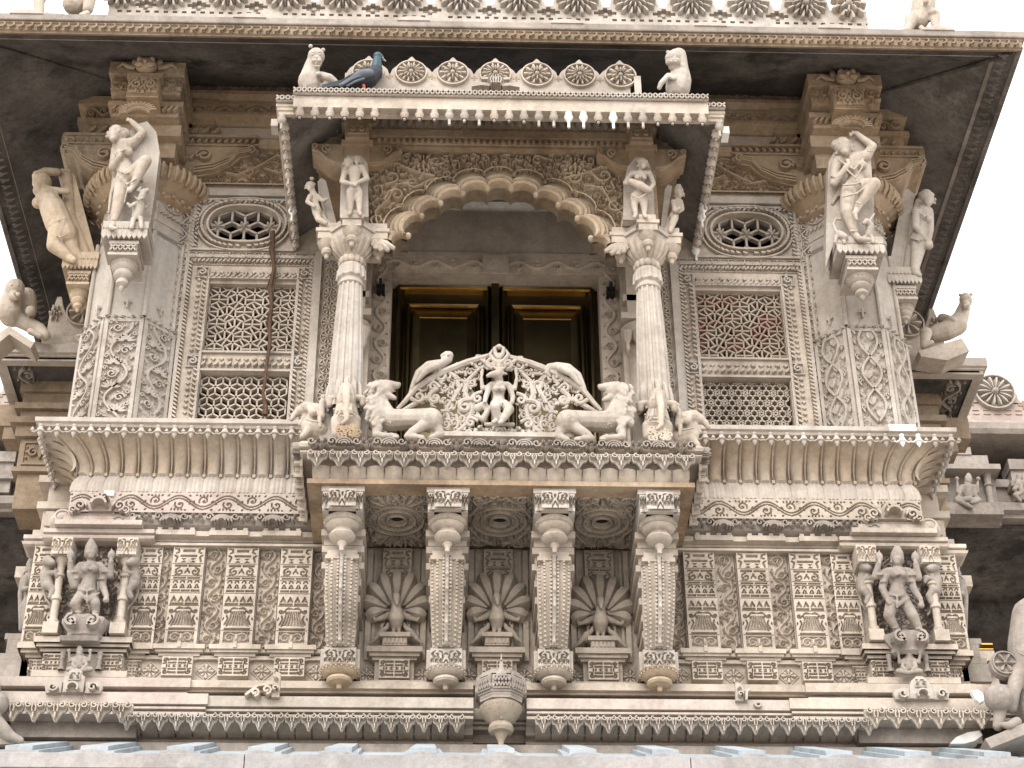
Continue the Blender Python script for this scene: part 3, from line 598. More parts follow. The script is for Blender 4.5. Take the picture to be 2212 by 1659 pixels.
# ------------------------------------------------------------------ octagonal corner pillars with brackets
def oct_pts(cx, cy, ap): r = ap/math.cos(pi/8); return [(cx+r*math.cos(pi/8+k*pi/4), cy+r*math.sin(pi/8+k*pi/4)) for k in range(8)]
def octprism(cx, cy, prof, rot=0):
    V, F = lathe([(a/math.cos(pi/8), z) for a, z in prof], 8, (0, 0)); a = pi/8
    V = np.column_stack([cx+V[:, 0]*math.cos(a)-V[:, 1]*math.sin(a), cy+V[:, 0]*math.sin(a)+V[:, 1]*math.cos(a), V[:, 2]]); return V, F
for s in (-1, 1):
    side = 'left' if s < 0 else 'right'
    px_, py_ = s*1.885, .085; ap = .235
    Pl = thing('corner_pillar', (px_, py_, 6.68), f'eight-sided corner pillar carved with climbing {"lotus vines" if s < 0 else "stems of heart-shaped leaves"}', 'pillar', 'carved corner pillars')
    b = MB(); b.add(*octprism(px_, py_, [(ap, 6.66), (ap+.02, 6.66), (ap+.02, 6.74), (ap, 6.75), (ap, 7.47), (ap-.02, 7.48), (ap-.02, 8.62)])); b.obj('shaft', PALE, Pl)
    for k_ in range(8):
        if math.sin(pi/8+k_*pi/4) < .5:
            c1 = oct_pts(px_, py_, ap-.012)[k_]; b = MB(); b.add(*lathe([(.012, 7.50), (.012, 8.06)], 8, c1)); b.obj('edge_fillet', PALE, Pl)
    face = .195
    for k, an in ((0, -pi/2), (1, -3*pi/4), (2, -pi/4), (3, -pi), (4, 0)):
        if (k == 3 and s > 0) or (k == 4 and s < 0) : continue
        nx, ny = math.cos(an), math.sin(an); u = np.array([-ny, nx, 0]); o0 = np.array([px_+nx*ap, py_+ny*ap, 6.75])
        k_ = frame2(-face/2, face/2, 0, .72, .02, .012)
        if s < 0:                               # lotus flowers on a winding stem
            zz_ = np.linspace(.05, .69, 34); ph = k*1.3
            k_.a(ridge(np.stack([.048*np.sin(zz_*2*pi/.30+ph), zz_], 1), .0075, .011))
            for q in range(9):
                zc_ = .09+.071*q; sg = 1 if math.sin(zc_*2*pi/.30+ph) < 0 else -1; xc_ = sg*.022
                if q % 2:
                    for w_ in range(7): k_.a(ridge(leafpts(xc_, zc_-.018, .052, pi/2+(w_-3)*.42, .1*(w_-3)), LW*.0085, .011))
                else:
                    k_.a(ridge(spiral(xc_*1.2, zc_, .026, 0, 1.3, sg, 14), .0042, .010))
                    for w_ in range(3): k_.a(ridge(leafpts(xc_*1.2+.024*math.cos(w_*1.5), zc_+.024*math.sin(w_*1.5), .022, w_*1.5+.8, .7), LW*.005, .009))
                k_.a(ridge(spiral(xc_*2.9, zc_+.036, .014, 0, 1.2, -sg, 10), .0036, .009)); k_.a(ridge(leafpts(-xc_*2.6, zc_+.01, .03, pi/2, sg*.9), LW*.006, .009))
        else:                                   # twin stems and heart leaves
            zz_ = np.linspace(.14, .70, 34)
            for sg in (-1, 1): k_.a(ridge(np.stack([sg*.048*np.sin((zz_-.14)*2*pi/.40), zz_], 1), .0075, .011))
            for q in range(7):
                zc_ = .19+.08*q; sg = -1 if q % 2 else 1; x_ = sg*.02; e = .78
                h_ = [(0, -.045), (.03, -.01), (.036, .02), (.02, .036), (0, .026), (-.02, .036), (-.036, .02), (-.03, -.01)]
                k_.a(plate([(x_+a_*sg*e, zc_+c_*e) for a_, c_ in h_], 0, .013, .14), None, False); k_.a(ridge([(x_, zc_+.026), (x_, zc_-.028)], .0025, .009))
                k_.a(ridge(leafpts(-x_*3.0, zc_, .034, pi/2, sg*.9), LW*.0065, .009)); k_.a(ridge(spiral(-x_*3.2, zc_+.035, .014, 0, 1.2, sg, 10), .0036, .009)); k_.a(ridge(leafpts(x_*3.2, zc_+.02, .03, pi/2, -sg*.9), LW*.006, .009))
            for w_ in range(9): k_.a(ridge(leafpts(0, .05, .070, pi/2+(w_-4)*.36, .10*(w_-4)), LW*.0085, .012))
        mb = MB(); Cv(.17, .70, .003).arab(k+7, .007, .014, 150, h=.8).into(mb, plane(o0+np.array([0, 0, .01]), u, (0, 0, 1)), .008); k_.into(mb, plane(o0, u, (0, 0, 1))); pn = mb.obj('vine_panel', PALE, Pl)
        # low plinth motif and leafy cresting above the panel
        k_ = Orn()
        for w_ in range(-1, 2): k_.a(ridge(leafpts(0, .012-.08, .07, pi/2+w_*1.2, 0), LW*.012, .014))
        for q in range(-2, 3): k_.a(ridge(spiral(q*.038, .735, .017, -pi/2, 1.1, 1 if q > 0 else -1, 10), .004, .010))
        k_.a(plate([(-.05, .745), (.05, .745), (.02, .775), (0, .815), (-.02, .775)], 0, .006, .1), None, False); k_.a(ridge([(0, .80), (0, .84), (0, .86)], [.004, .008, .003], .010)); k_.a(ridge([(-.02, .84), (.02, .84)], .005, .008))
        mb = MB(); k_.into(mb, lambda V, f=plane(o0+np.array([-nx, -ny, 0])*.0, u, (0, 0, 1)), nn_=np.array([nx, ny, 0]): f(V)-nn_*np.where(V[:, 1:2] > .725, .02, -.02)); mb.obj('leaf_crest', PALE, Pl)
    # round fluted lotus collar under the capital
    zc_ = 8.40
    b = MB(); b.add(*lathe([(.20, zc_-.16), (.215, zc_-.13), (.26, zc_-.11), (.25, zc_-.08), (.31, zc_-.03), (.335, zc_+.0), (.335, zc_+.045), (.30, zc_+.07), (.26, zc_+.10), (.22, zc_+.14), (.22, zc_+.25)], 72, (px_, py_), lambda a, i: 1+np.where((i > 3) & (i < 7), .03, 0)*np.cos(a*36)), smooth=True); b.obj('lotus_collar', WARM, Pl)
    for q in range(56):
        b = MB(); a = q*2*pi/56; c_, s_ = math.cos(a), math.sin(a)
        if s_ < .35: b.add(*tube([(px_+r_*c_, py_+r_*s_, z_) for r_, z_ in ((.318, zc_-.03), (.340, zc_-.01), (.346, zc_+.022), (.338, zc_+.055))], [.008, .012, .0125, .009], 6), smooth=True); b.obj('collar_rib', WARM, Pl)
    b = MB()
    for q in range(28): a = q*2*pi/28; b.add(*ball((px_+.262*math.cos(a), py_+.262*math.sin(a), zc_-.092), .014, 6, 5), smooth=True)
    b.obj('bead_ring', WARM, Pl)['kind'] = 'stuff'
    b = MB(); b.add(*octprism(px_, py_, [(.20, 8.05), (.215, 8.05), (.215, 8.08), (.20, 8.09), (.20, 8.14), (.22, 8.14), (.22, 8.17), (.20, 8.18), (.21, 8.24)])); nk = b.obj('neck_moulding', STONE, Pl)
    k_ = Orn()
    for q in range(8):
        an = -pi/2+(q-4)*pi/4; nx, ny = math.cos(an), math.sin(an); mb_ = MB()
        k2 = Orn().put(rosette(8, .25), at2(0, 0, .055)).put(rope(.17, .03, .012), at2(-.085, -.09, 1)); k2.into(mb_, plane((px_+nx*.205, py_+ny*.205, 8.30), (-ny, nx, 0), (0, 0, 1))); mb_.obj('flower_boss', STONE, Pl)
    # four-way bracket capital
    def bracket(name, d, ln, wd, z0, hgt, m=WARM):      # arm with a voluted end in direction d
        mb = MB(); d = np.array(d, float); t = np.array([-d[1], d[0], 0]); base = np.array([px_, py_, 0])
        prof = [(0, 0), (ln*.45, 0), (ln*.62, .03), (ln*.76, .08), (ln*.84, .14), (ln*.95, .155), (ln, .18), (ln, .20), (ln*.96, .215), (ln*.96, .225), (ln, .235), (ln, hgt), (0, hgt)]
        n = len(prof); V = [base+d*a+t*(q*wd/2)+np.array([0, 0, z0+z_]) for q in (-1, 1) for a, z_ in prof]; i = np.arange(n); j = (i+1) % n
        mb.add(V, [np.stack([i, j, n+j, n+i], 1), i[None, ::-1], n+i[None, :]]); br = mb.obj(name, m, Pl)
        k2 = Orn()
        for q in range(3): k2.a(ridge([(ln*.42, .012+.020*q), (ln*.60, .035+.020*q), (ln*.74, .085+.018*q), (ln*.82, .15+.015*q), (ln*.93, .168+.012*q)], .0065, .016))
        k2.a(ridge(spiral(ln*.93, .185, .028, -pi/2, 1.3, 1, 12), .007, .014)); k2.put(rope(ln*.9, .03, .010, 1.2), at2(ln*.08, hgt-.05, 1)); k2.a(ridge(spiral(ln*.50, .135, .045, pi, 1.5, -1, 18), .008, .018)); [k2.a(ridge(leafpts(ln*.30+.03*w_, .085+.02*w_, .05, .9-.4*w_, .8), LW*.009, .016)) for w_ in range(4)]; k2.put(bar2(ln*.02, ln*.98, hgt-.02, hgt-.004, .014), at2(0, 0, 1)); k2.put(bar2(ln*.02, ln*.97, hgt-.082, hgt-.072, .012), at2(0, 0, 1))
        mb = MB()
        for q in (-1, 1): k2.into(mb, lambda V, q=q: base+d*V[:, :1]+np.array([0, 0, 1.0])*(V[:, 1:2]+z0)+t*(q*(wd/2+V[:, 2:3])))
        mb.obj('scroll_relief', m, br); return br
    z0 = 8.52
    for d in ((-1, 0, 0), (1, 0, 0)): bracket('side_bracket', d, .58 if d[0]*s < 0 else .50, .26, z0, .30)
    # front arm rises in stepped blocks to the eave
    b = MB(); xa, xb = px_-.19, px_+.19
    for y0, z0_, z1_, e in ((-.22, 8.50, 8.60, -.03), (-.28, 8.60, 8.68, .0), (-.34, 8.68, 8.74, -.012), (-.36, 8.74, 8.775, .01), (-.40, 8.79, 8.90, -.005), (-.44, 8.90, 8.985, .012)):
        b.add(*box(xa-e, xb+e, y0, .1, z0_, z1_))
    b.add(*box(xa+.02, xb-.02, -.3, .1, 8.77, 8.80)); fb = b.obj('front_bracket', WARMC, Pl)
    b = MB(); b.add(*box(px_-.085, px_+.085, -.47, -.3, 8.70, 8.86)); b.add(*box(px_-.095, px_+.095, -.475, -.3, 8.845, 8.87)); kb = b.obj('key_block', WARM, Pl)
    k2 = frame2(px_-.08, px_+.08, 8.71, 8.84, .01, .010)
    for q in (-1, 1): 
        k2.a(ridge(spiral(px_+q*.035, 8.775, .03, pi/2, 1.4, -q, 14), .006, .014)); k2.a(ridge(leafpts(px_+q*.03, 8.80, .04, pi/2-q*.4, q*.5), LW*.009, .012)); k2.a(ridge(leafpts(px_+q*.03, 8.75, .04, -pi/2+q*.4, -q*.5), LW*.009, .012))
    mb = MB(); k2.into(mb, onwall(-.47)); mb.obj('scroll_relief', WARM, kb)
    for q in (-1, 1): k2 = Orn().put(rope(.09, .04, .014, 1.2), at2(px_+q*.135-.045, 8.72, 1)); mb = MB(); k2.into(mb, onwall(-.345)); mb.obj('rope_relief', WARM, fb)
    cv_lace(.15, .125, 3).into(MB(), lambda V: np.column_stack([px_+V[:, 0], -.474-V[:, 2], 8.713+V[:, 1]]), .010).obj('cut_scroll', WARM, kb)
    for q in (-1, 1):
        Cv(.10, .075, .0032).arab(q+3, .014, .03, 10).into(MB(), lambda V: np.column_stack([px_+q*.14+V[:, 0], -.403-V[:, 2], 8.81+V[:, 1]]), .02).obj('scroll_relief', WARM, fb)
        Cv(.24, .085, .0032).arab(q+9, .016, .032, 26).into(MB(), lambda V: np.column_stack([px_+q*.27+V[:, 0], -.012-V[:, 2], 8.942+V[:, 1]]), .026).obj('scroll_relief', WARM, Pl)
    # lion mask under the eave
    mb = MB(); mb.add(*ball((px_, -.47, 8.925), (.06, .05, .05), 12, 8), smooth=True)
    for q in (-1, 1):
        mb.add(*ball((px_+q*.032, -.50, 8.945), .018, 8, 6), smooth=True); mb.add(*ball((px_+q*.03, -.51, 8.90), (.026, .02, .016), 8, 6), smooth=True); mb.add(*ball((px_+q*.065, -.46, 8.96), (.02, .015, .03), 8, 6), smooth=True)
        mb.add(*tube([U_ for U_ in [(px_+q*.06, -.46, 8.92), (px_+q*.10, -.46, 8.93), (px_+q*.13, -.455, 8.955), (px_+q*.16, -.45, 8.93)]], [.012, .014, .012, .006], 6), smooth=True)
    mb.add(*ball((px_, -.515, 8.915), (.016, .02, .014), 8, 6), smooth=True); mb.obj('lion_mask', WARM, Pl)
    # big upper blocks: side parts above the side arms
    for q, wdt in ((-1, .46), (1, .46)):
        b = MB()
        e = .40 if q == s else .30
        for y0, z0_, z1_, g_ in ((-.02, 8.82, 8.90, 0), (-.05, 8.90, 8.935, .03), (-.01, 8.935, 9.03, .0), (-.06, 9.03, 9.09, .04), (-.02, 9.09, 9.2, .02)):
            x0_ = px_+q*.12; x1_ = px_+q*(e+g_); b.add(*box(min(x0_, x1_), max(x0_, x1_), y0, .4, z0_, z1_))
        b.obj('upper_block', WARMC, Pl)
    for q in (-1, 1):
        k2 = Orn().put(vine(.26, .075, 2, .02), at2(px_+q*.26-.13, 8.983, 1)); k2.put(rope(.24, .05, .016, 1.1), at2(px_+q*.25-.12, 8.862, 1)); mb = MB(); k2.into(mb, onwall(-.015)); mb.obj('scroll_relief', WARM, Pl)
# ------------------------------------------------------------------ sill and petal cove below the windows
XC = 1.766
def cove_prof(t):                               # t 0 (neck foot) .. 1 (under the sill): out, z
    pr = np.array([(.262, 6.381), (.263, 6.402), (.259, 6.432), (.250, 6.458), (.238, 6.482), (.228, 6.50), (.230, 6.535), (.255, 6.583), (.30, 6.618), (.345, 6.64), (.375, 6.648)])
    q = np.linspace(0, 1, len(pr)); return np.interp(t, q, pr[:, 0]), np.interp(t, q, pr[:, 1])
BUD = None
for s in (-1, 1):
    side = 'left' if s < 0 else 'right'
    Lg = thing('petal_ledge', (s*1.5, -.3, 6.38), f'jutting stone ledge of long fluted petals {"under the window with the hanging vine" if s < 0 else "with two white repaired buds"}', 'ledge', 'petal ledges under the windows')
    path = [(-XC, 2.0), (-XC, 0), (-.86, 0)] if s < 0 else [(.86, 0), (XC, 0), (XC, 2.0)]
    t_ = np.linspace(0, 1, 24); oo, zz_ = cove_prof(t_)
    b = MB(); b.add(*sweep(path, [(0, 6.381)]+list(zip(oo-.014, zz_))+[(0, 6.65)]), smooth=False); b.obj('cove', COVE, Lg)
    b = MB(); b.add(*sweep(path, [(0, 6.645), (.375, 6.645), (.40, 6.650), (.405, 6.662), (.418, 6.668), (.42, 6.690), (.405, 6.698), (0, 6.70)])); b.obj('sill', PALE, Lg)
    if s > 0:
        b = MB(); b.add(*box(1.86, 1.99, -.4235, -.30, 6.667, 6.701)); b.obj('repaired_sill_piece', WHITE, Lg, label='white repaired piece of the sill')
    # petals
    def petal(p0, p1, kind):
        mb = MB(); nu = 9; t_ = np.linspace(0, 1, 26); u = np.linspace(0, 1, nu)
        oo, zz_ = cove_prof(t_); upper = t_ > .42
        V = np.zeros((nu, len(t_), 3))
        for a in range(nu):
            if kind == 0:                        # broad leaf, narrowing into the neck, flat flute below
                wdt = np.where(upper, .72+.14*np.clip((t_-.42)/.3, 0, 1), .975); f_ = .5+(u[a]-.5)*wdt
                bulge = np.where(upper, .024*(1-(2*u[a]-1)**6)+.006*np.cos((u[a]-.5)*pi), .006*(1-abs(2*u[a]-1)**6)+(.005 if a in (2, 4, 6) else 0))
            p = p0+(p1-p0)*f_; out = oo+bulge-.012
            x = np.where(p <= XC, p, XC+(p-XC)*out/.26); V[a, :, 0] = s*x; V[a, :, 1] = -out; V[a, :, 2] = zz_
        lo = int(np.argmax(upper)); fl = MB(); fl.add(V[:, :lo+1].reshape(-1, 3), [grid_faces(nu, lo+1)], smooth=True)
        mb.add(V[:, lo:].reshape(-1, 3), [grid_faces(nu, len(t_)-lo)], smooth=True)
        # second petal's tip between two broad ones, and the small notch block
        tt = np.linspace(.44, .97, 10); o2, z2 = cove_prof(tt)
        for e, sg in ((p1, 1),):
            w_ = .010*np.clip((tt-.42)/.35, .1, 1)
            V = []
            for k_ in range(10):
                for q, h_ in ((-1, -.012), (-.35, .010), (.35, .010), (1, -.012)):
                    p = e+q*w_[k_]; o_ = o2[k_]+h_; V.append((s*(p if p <= XC else XC+(p-XC)*o_/.26), -o_, z2[k_]))
            mb.add(V, [grid_faces(10, 4)], smooth=True)
        o_, z_ = cove_prof(.40); xe = p1 if p1 <= XC else XC+(p1-XC)*o_/.26
        mb.add(*box(s*xe-.007, s*xe+.007, -o_-.004, -o_+.03, z_-.004, z_+.012)); return mb, fl
    pm = None; sp_ = .0785
    for k in range(15):
        p0 = .845+k*sp_
        if p0+sp_ <= XC-.005:
            if pm is None: a_, c_ = petal(0, sp_, 0); pm = a_.mesh('petal', COVE), c_.mesh('flute', LILAC)
            link('petal', pm[0], Lg, at=(s*p0, 0, 0)); link('flute', pm[1], Lg, at=(s*p0, 0, 0))
        else: a_, c_ = petal(p0, min(p0+sp_, XC+.255), 0); a_.obj('petal', COVE, Lg); c_.obj('flute', LILAC, Lg)
    for k in range(9):                          # petals of the end face, seen edge on
        yq = .02+k*sp_; mb = MB(); t_ = np.linspace(.40, 1, 12); oo, zz_ = cove_prof(t_); V = []
        for a in np.linspace(0, 1, 6):
            V += [(s*(XC+o_+.018*(1-(2*a-1)**4)), yq-.3+a*sp_*.86, z_) for o_, z_ in zip(oo, zz_)]
        mb.add(V, [grid_faces(6, 12)], smooth=True); mb.obj('petal', COVE, Lg)
    # buds under the sill, hung on a thin chain
    def bud_mesh(m):
        mb = MB(); mb.add(*lathe([(.004, .008), (.013, .006), (.013, -.004), (.010, -.008), (.019, -.028), (.021, -.034), (.012, -.040), (.012, -.046), (.006, -.056), (.001, -.064)], 9), smooth=True); 
        for q in (-1, 1): mb.add(*tube([(q*.016, -.006, -.032), (q*.028, -.004, -.038), (q*.0393, -.004, -.034)], .004, 5), smooth=True)
        return mb.mesh('hanging_bud', m)
    if BUD is None: BUD = bud_mesh(PALE); BUDW = bud_mesh(WHITE); TRI = MB(); TRI.add(*plate([(-.014, -.026), (.014, -.026), (0, .0)], 0, .01, .3), xf=onwall(0)); TRI = TRI.mesh('small_leaf', STONE)
    for k in range(17):
        x = .90+k*.0785
        if x < 2.17:
            wh = s > 0 and 13 <= k <= 14
            link('hanging_bud', BUDW if wh else BUD, Lg, at=(s*x, -.40, 6.652), label='white repaired bud' if wh else None); link('small_leaf', TRI, Lg, at=(s*(x+.039), -.392, 6.652))
    for k in range(6): link('hanging_bud', BUD, Lg, at=(s*2.165, -.32+k*.0785, 6.652), rz=pi/2)
    # running scroll band
    b = MB(); b.add(*sweep(path, [(0, 6.268), (.2395, 6.268), (.2395, 6.38), (0, 6.383)])); sb = b.obj('scroll_band', ROSE if s < 0 else STONE, Lg)
    mb = cv_band(1.13, .110, 5).into(MB(), lambda V: np.column_stack([s*(1.44-V[:, 0]), -.240-V[:, 2], 6.270+V[:, 1]]), .015)
    mb.obj('scroll_relief', ROSE if s < 0 else STONE, sb)
    if s < 0:
        b = MB(); b.add(*plate([(-1.845, 6.352), (-1.80, 6.352), (-1.80, 6.379), (-1.85, 6.379)], 0, .016, .05), xf=onwall(-.252)); b.obj('plaster_patch', WHITE, sb)
    else:
        b = MB(); b.add(*plate([(1.795, 6.275), (1.815, 6.275), (1.815, 6.315), (1.795, 6.315)], 0, .016, .05), xf=onwall(-.252)); b.obj('plaster_patch', WHITE, sb)
    # band of masks and shells, then notched ledge
    b = MB(); b.add(*sweep(path, [(0, 6.185), (.235, 6.185), (.262, 6.20), (.275, 6.222), (.262, 6.25), (.245, 6.262), (.24, 6.268), (0, 6.268)])); mb_ = b.obj('mask_band', GREY, Lg)
    k = Orn()
    for q in range(8):
        x = s*(.93+q*.118)
        if q % 2: 
            for r_ in (.048, .034, .020): a = np.linspace(.1, pi-.1, 9); k.a(ridge(np.stack([x+r_*np.cos(a), 6.196+r_*.8*np.sin(a)], 1), .006, .022+.3*(.05-r_)))
        else:
            for dx, dz, r_ in ((-.016, .016, .012), (.016, .016, .012), (0, -.002, .014), (-.026, -.012, .011), (.026, -.012, .011)): k.a(dome(x+dx, 6.226+dz, r_, .024, 7))
            for sg in (-1, 1): k.a(ridge(spiral(x+sg*.058, 6.232, .02, 0, 1.2, sg, 10), .0045, .018))
    mb = MB(); k.into(mb, onwall(-.258)); mb.obj('mask_relief', GREY, mb_)
    b = MB(); b.add(*sweep(path, [(0, 6.115), (.19, 6.115), (.20, 6.125), (.225, 6.132), (.225, 6.142), (.255, 6.146), (.255, 6.172), (.235, 6.176), (.20, 6.185), (0, 6.185)])); nl = b.obj('notched_ledge', STONE, Lg)
    k = Orn()
    for q in range(3):
        x0 = s*(1.005+.245*q)
        k.put(bar2(x0-.09, x0+.09, 6.146, 6.172, .012), at2(0, 0, 1))
        for w_ in range(4): k.put(bar2(x0-.075+.05*w_-.010, x0-.075+.05*w_+.010, 6.174, 6.186, .008), at2(0, 0, 1))
    mb = MB(); k.into(mb, onwall(-.255)); mb.obj('raised_tablet', STONE, nl)

# ------------------------------------------------------------------ lower carved dado: panels, vine strips, base blocks
def pil_panel(W, H, h=.012):
    o = Orn(); w2 = W/2; Y = lambda f: H*(1-f)
    o.put(frame2(-w2, w2, 0, H, .006, .006), at2(0, 0, 1))
    def bar(f, t=.010, n=1, ww=.86):
        for q in range(n):
            a = -ww*w2+q*2*ww*w2/n; o.put(bar2(a+.004, a+2*ww*w2/n-.004, Y(f)-t/2, Y(f)+t/2, h), at2(0, 0, 1))
    bar(.035, .010, 1, .6); bar(.075, .010, 1, .5)
    for s in (-1, 1):
        q = spiral(.040, Y(.055), .022, pi, 1.2, -1, 10); q[:, 0] = s*(q[:, 0]+.012); o.a(ridge(q, .006, h)); o.a(ridge([(s*.05, Y(.085)), (s*.03, Y(.13))], .006, h))
        for q in range(2): o.a(plate([(s*(.012+.026*q), Y(.115)), (s*(.024+.026*q), Y(.13)), (s*(.036+.026*q), Y(.115)), (s*(.024+.026*q), Y(.10))], 0, h, .2), None, False)
    o.a(dome(0, Y(.115), .010, h, 7)); bar(.152, .010, 1, .95); bar(.192, .012, 4, .9)
    o.put(scrollpair(W*.92, H*.10, h), at2(0, Y(.26), 1))
    bar(.318, .010, 2, .92)
    for q in range(4):
        x = (q-1.5)*W*.225
        o.a(ridge(spiral(x, Y(.375), .013, -pi/2-.4, .86, 1, 10, .85), .0045, h)); o.a(plate([(x-.013, Y(.438)), (x+.013, Y(.438)), (x, Y(.395))], 0, h, .15), None, False)
    bar(.455, .010, 1, .95); bar(.485, .010, 3, .9)
    for q in range(4):
        x = (q-1.5)*W*.225; o.a(ridge([(x-.015, Y(.575)), (x, Y(.525)), (x+.015, Y(.575))], .005, h)); o.a(plate([(x-.006, Y(.575)), (x+.006, Y(.575)), (x, Y(.55))], 0, h*.8, .1), None, False)
    bar(.59, .009, 1, .95); bar(.615, .006, 1, .95)
    for s in (-1, 1):                            # fluted urn between two handles
        o.a(ridge([(s*.004, Y(.65)), (s*.028, Y(.65)), (s*.036, Y(.665))], .005, h))
        q = spiral(.052, Y(.67), .016, pi/2, 1.2, -1, 10); q[:, 0] *= s; o.a(ridge(q, .005, h))
        o.a(ridge([(s*.060, Y(.70)), (s*.050, Y(.74)), (s*.056, Y(.80))], .006, h)); o.a(ridge(leafpts(s*.058, Y(.79), .03, pi/2, s*.6), LW*.006, h*.8))
    for q in range(7):
        x = (q-3)*.0095; o.a(ridge([(x*.8, Y(.675)), (x*1.1, Y(.74)), (x*1.5, Y(.80))], [.0035, .0045, .0055], h*1.2))
    o.put(beads(.10, .006, h*1.3), at2(-.05, Y(.822), 1)); bar(.843, .010, 1, .95)
    o.put(frame2(-w2+.010, w2-.010, .010, Y(.862), .005, h*.8), at2(0, 0, 1))
    for s in (-1, 1):
        q = spiral(.030, Y(.925), .026, pi*.8, 1.3, -1, 12); q[:, 0] *= s; o.a(ridge(q, np.linspace(.008, .004, 12), h*1.2)); o.a(ridge(leafpts(s*.05, Y(.885), .02, -.5 if s > 0 else pi+.5, 0), LW*.006, h))
    o.a(dome(0, Y(.905), .012, h*1.4, 8)); o.a(ridge([(-.02, Y(.965)), (0, Y(.945)), (.02, Y(.965))], .005, h*1.2)); return o
def base_block(W, H, h=.012):
    o = Orn(); o.put(frame2(-W/2, W/2, 0, H, .006, .008), at2(0, 0, 1))
    for z in (.16, .84): o.put(bar2(-W*.26, W*.26, H*z-.005, H*z+.005, h), at2(0, 0, 1))
    for z in (.33, .67): o.put(bar2(-W*.30, -.008, H*z-.004, H*z+.004, h), at2(0, 0, 1)); o.put(bar2(.008, W*.30, H*z-.004, H*z+.004, h), at2(0, 0, 1))
    o.a(plate([(-.014, H/2), (0, H/2-.011), (.014, H/2), (0, H/2+.011)], 0, h, .2), None, False)
    for s in (-1, 1):
        o.a(dome(s*.03, H/2, .009, h, 7)); o.a(dome(s*.03, H/2+.022, .006, h, 6)); o.a(dome(s*.03, H/2-.022, .006, h, 6))
        for v in (-1, 1):
            q = spiral(W*.37, H*(.5+.28*v), .016, pi if v > 0 else pi, 1.2, -v, 10); q[:, 0] *= s; o.a(ridge(q, .0045, h)); o.a(ridge(leafpts(s*W*.40, H*(.5+.1*v), .018, v*pi/2, 0), LW*.005, h))
    return o
PH = 6.109-5.60; PZ = 5.60
def mk(o, name, m, extra=None):
    mb = MB(); o.into(mb, onwall(0)); 
    if extra: 
        for e in extra: mb.add(*e)
    return mb.mesh(name, m)
def mkc(c, name, m, depth, extra): mb = MB(); c.into(mb, onwall(0), depth); [mb.add(*e) for e in extra]; return mb.mesh(name, m)
CPIL = cv_pilaster(.145, PH); PANEL = mkc(CPIL, 'carved_panel', STONE, .015, [box(-.0725, .0725, -.0150, .06, 0, .001), box(-.0728, -.0720, -.0160, .06, 0, PH), box(.0720, .0728, -.0160, .06, 0, PH)])
VINE = mkc(cv_vine(.088, PH, 3.5, 2), 'vine_panel', STONE, .018, [box(-.045, .045, .001, .045, 0, PH)])
BLK = mkc(cv_block(), 'base_block', STONE, .016, [box(-.0678, -.067, -.0158, .06, 0, .093), box(.067, .0678, -.0158, .06, 0, .093), box(-.0675, .0675, -.0155, .06, -.0005, .0005)])
LOT = mk(Orn().put(rosette(4, .2, False, 1), at2(0, 0, .036)).put(rosette(4, .14, False, 1), at2(0, 0, .03, None, pi/4)).put(frame2(-.035, .035, -.035, .035, .004, .006), at2(0, 0, 1, 1, pi/4)), 'lotus_diamond', STONE)
CAPP = MB()
for a_, y_, z0_, z1_ in ((.115, -.045, .040, .062), (.105, -.035, .028, .040), (.092, -.022, .014, .028), (.080, -.010, .0, .014)): CAPP.add(*box(-a_, a_, y_, .1, z0_, z1_))
CAPP.add(*box(-.008, .008, -.05, -.04, .045, .075)); CAPP = CAPP.mesh('base_cap', STONE)
Dd = thing('carved_dado', (0, -.2, 5.4), 'lower wall band with tall carved panels and curling vine strips under the petal ledges', 'wall')
for s in (-1, 1):
    for q in range(3):
        x = s*(.933+.248*q); link('carved_panel', PANEL, Dd, at=(x, -.21, PZ)); link('base_block', BLK, Dd, at=(x, -.23, 5.437)); link('base_cap', CAPP, Dd, at=(x, -.20, 5.532))
        link('vine_panel', VINE, Dd, at=(s*(1.057+.248*q), -.19, PZ))
        if q < 3: link('lotus_diamond', LOT, Dd, at=(s*(1.057+.248*q), -.19, 5.482))
    link('vine_panel', VINE, Dd, at=(s*.822, -.175, PZ)); link('lotus_diamond', LOT, Dd, at=(s*.815, -.19, 5.482))
    for q in range(4): b = MB(); x = s*(.933+.248*q-.074); b.add(*box(x-.004, x+.004, -.20, -.14, PZ, 6.11)); b.obj('groove_fillet', GREY, Dd)
    for nm_, y_, z0_, z1_ in (('dado_backing', -.19, 5.39, 5.60), ('base_fillet', -.212, 5.535, 5.553), ('base_fillet', -.222, 5.565, 5.58), ('top_fillet', -.24, 6.105, 6.117)): b = MB(); b.add(*box(min(s*.80, s*1.66), max(s*.80, s*1.66), y_, -.1, z0_, z1_)); b.obj(nm_, STONE, Dd)
